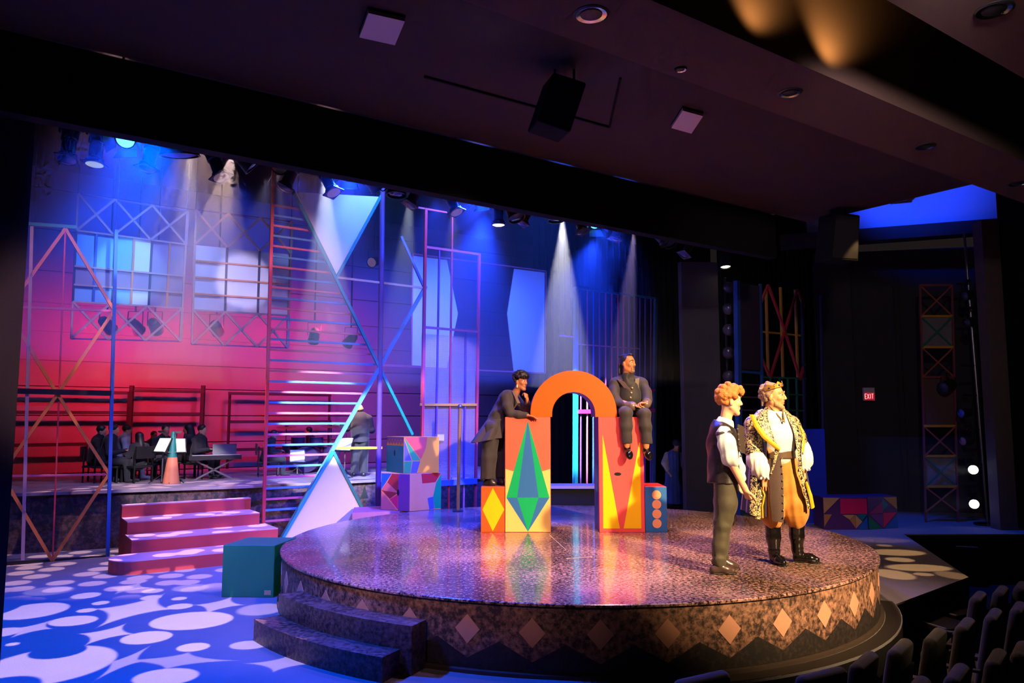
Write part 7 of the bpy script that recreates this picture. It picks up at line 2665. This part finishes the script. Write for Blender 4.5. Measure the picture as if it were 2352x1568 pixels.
# --- painted cone on the deck edge
cp = at_z(393, 1110, 0.95)
cz = DZ
t = thing('painted_cone', 'tall cone with a copper base and teal tip standing on the deck edge', 'cone', (cp.x, cp.y, cz))
hh_ = 0.93
part('cone_base', mat('cone_copper', (178, 108, 84), 0.45, vary=0.1), t, lambda b: b.lathe([(0.145, 0), (0.145, 0.012), (0.085, 0.47)], (cp.x, cp.y, cz), 28), smooth=True)
part('cone_tip', mat('cone_teal', (16, 100, 104), 0.5, vary=0.1), t, lambda b: b.lathe([(0.083, 0.472), (0.038, hh_ - 0.02), (0.034, hh_), (0.01, hh_ + 0.008)], (cp.x, cp.y, cz), 28), smooth=True)
# --- dark rolling rails leaning before the red wall
RAILM = mat('rail_dark', (20, 14, 18), 0.7)
for lab, px0, px1, ys_ in (('dark horizontal rails across the red wall at the left', 20, 300, (900, 947, 1020)), ('dark rail frame across the middle of the red wall', 300, 470, (898, 950, 1020)), ('dark horizontal rails on the red wall behind the rungs', 525, 760, (905, 968, 1030))):
    pm_ = at_v((px0 + px1) / 2, 1000, 18.7)
    t = thing('rail_rack', lab, 'rack', (pm_.x, pm_.y, DZ))
    for y_ in ys_:
        A, B_ = at_v(px0, y_ - 2, 18.7), at_v(px1, y_ + 2, 18.7)
        zz = (A.z + B_.z) / 2
        part('rail', RAILM, t, lambda b: b.bar((A.x, A.y, zz), (B_.x, B_.y, zz), 0.05, 0.07))
    for x_ in (px0 + 3, px1 - 3):
        A = at_v(x_, 885 if px0 == 300 else ys_[0], 18.68)
        part('upright', RAILM, t, lambda b: b.bar(A, (A.x, A.y, DZ), 0.08 if px0 == 300 else 0.05))

# ================================================================== AUDIENCE SEATS AND AISLE
SEATM = fabric('seat_cloth', (26, 24, 24), 0.9)
SHELLM = mat('seat_shell', (24, 22, 24), 0.7)
SEATCACHE = []


def seat_proto():
    def mk(fn, m, bevel=0.0, seg=1):
        q = MB()
        fn(q)
        o = q.build('seat_piece', m)
        me = o.data
        me.transform(Matrix.Translation(o.location))
        bpy.data.objects.remove(o)
        if bevel:
            bm = bmesh.new()
            bm.from_mesh(me)
            bmesh.ops.bevel(bm, geom=bm.edges[:], offset=bevel, segments=seg, affect='EDGES', profile=0.5)
            bm.to_mesh(me)
            bm.free()
            me.shade_smooth()
        return me
    # faces +x; origin on the house floor below the seat, top of the back at 1.16
    tl = Matrix.Rotation(-0.18, 3, 'Y')
    SEATCACHE.append(('backrest', mk(lambda b: b.box((-0.22, 0, 0.80), (0.12, 0.52, 0.72), tl), SEATM, 0.058, 4)))
    SEATCACHE.append(('back_shell', mk(lambda b: b.box((-0.275, 0, 0.72), (0.03, 0.46, 0.5), tl), SHELLM, 0.012, 2)))
    SEATCACHE.append(('seat_cushion', mk(lambda b: b.box((0.05, 0, 0.46), (0.46, 0.48, 0.12)), SEATM, 0.05, 3)))
    for sy in (-1, 1):
        SEATCACHE.append(('armrest', mk(lambda b: b.box((0.0, 0.275 * sy, 0.64), (0.36, 0.05, 0.035)), SHELLM, 0.012, 2)))
        SEATCACHE.append(('side_leg', mk(lambda b: b.box((0.0, 0.275 * sy, 0.31), (0.10, 0.03, 0.62)), SHELLM)))


seat_proto()
ROWS = [
    ('front row', [(1616, 1549), (1762, 1552), (1891, 1540), (1989, 1508), (2072, 1477), (2152, 1451), (2221, 1426), (2286, 1404), (2343, 1388)]),
    ('row by the aisle step', [(2250, 1363), (2302, 1350), (2348, 1340)]),
    ('nearest row', [(2110, 1568), (2203, 1537), (2293, 1501), (2350, 1483)]),
]
ORD = ['first', 'second', 'third', 'fourth', 'fifth', 'sixth', 'seventh', 'eighth', 'ninth']
for rn, pts_ in ROWS:
    for i, (px, py) in enumerate(pts_):
        if (px, py) == (1762, 1552):
            continue
        p = at_z(px, py, 0.25)
        a = math.atan2(PC.y - 2.5 - p.y, PC.x - p.x) if rn != 'nearest row' else math.atan2(PC.y - 2.5 - p.y, PC.x - p.x)
        a = math.radians(141) if px > 1900 else math.radians(120)
        t = thing('theatre_seat', f'dark upholstered theatre seat, {ORD[i]} from the left in the {rn}', 'seat', (p.x, p.y, -0.91), 'audience seats')
        off = Matrix.Rotation(a, 3, 'Z') @ Vector((-0.29, 0, 0))
        t.location = (p.x - off.x, p.y - off.y, -0.91)
        for nm, me in SEATCACHE:
            child(nm, me, t, (0, 0, a), (0, 0, 0))
# aisle steps with pale nosings
NOSE = mat('nosing_metal', (190, 186, 196), 0.3, 0.7)
for k, (a_, b_, z_, lab) in enumerate([((2094, 1419), (2172, 1443), -0.30, 'long pale metal nosing on the dark aisle step'), ((2163, 1404), (2196, 1412), -0.30, 'short pale metal nosing just above the longer one'), ((2196, 1253), (2246, 1256), -0.20, 'thin pale strip on the far aisle step'), ((2224, 1269), (2250, 1270), -0.35, 'short pale strip below the far aisle step')]):
    A, B_ = at_z(*a_, z_), at_z(*b_, z_)
    d_ = (B_ - A).normalized()
    n_ = Vector((-d_.y, d_.x, 0))
    t = thing('aisle_step', lab, 'step', ((A + B_) / 2).x and Vector(((A.x + B_.x) / 2, (A.y + B_.y) / 2, -0.91)))
    part('tread', BLACK, t, lambda b: b.prism([Vector((q.x, q.y, -0.91)) for q in (A, B_, B_ + n_ * 0.5, A + n_ * 0.5)], (0, 0, z_ - 0.012 + 0.91)))
    part('nosing', NOSE, t, lambda b: b.prism([Vector((q.x, q.y, z_ - 0.012)) for q in (A, B_, B_ + n_ * 0.02, A + n_ * 0.02)], (0, 0, 0.012)))

# ================================================================== STAGE HAZE
hm = bpy.data.materials.new('stage_haze')
hm.use_nodes = True
nt = hm.node_tree
for n_ in list(nt.nodes):
    nt.nodes.remove(n_)
out = nt.nodes.new('ShaderNodeOutputMaterial')
vsn = nt.nodes.new('ShaderNodeVolumeScatter')
vsn.inputs['Color'].default_value = (1, 1, 1, 1)
vsn.inputs['Density'].default_value = 0.026
vsn.inputs['Anisotropy'].default_value = 0.3
nt.links.new(vsn.outputs[0], out.inputs['Volume'])
hz = MB().prism([uvp(-3.5, 7.75, 2.7), uvp(10.6, 7.75, 2.7), uvp(10.6, 18.95, 2.7), uvp(-3.5, 18.95, 2.7)], (0, 0, 4.8)).build('stage_haze', hm)
tag(hz, 'thin blue-lit haze hanging over the whole stage', 'haze', kind='stuff')
p = at_y(2150, 1110, 15.0)
hz = MB().box((p.x, p.y + 0.6, 0.95), (2.0, 1.0, 1.6)).build('side_haze', hm)
tag(hz, 'faint haze in front of the two shining side lights', 'haze', kind='stuff')
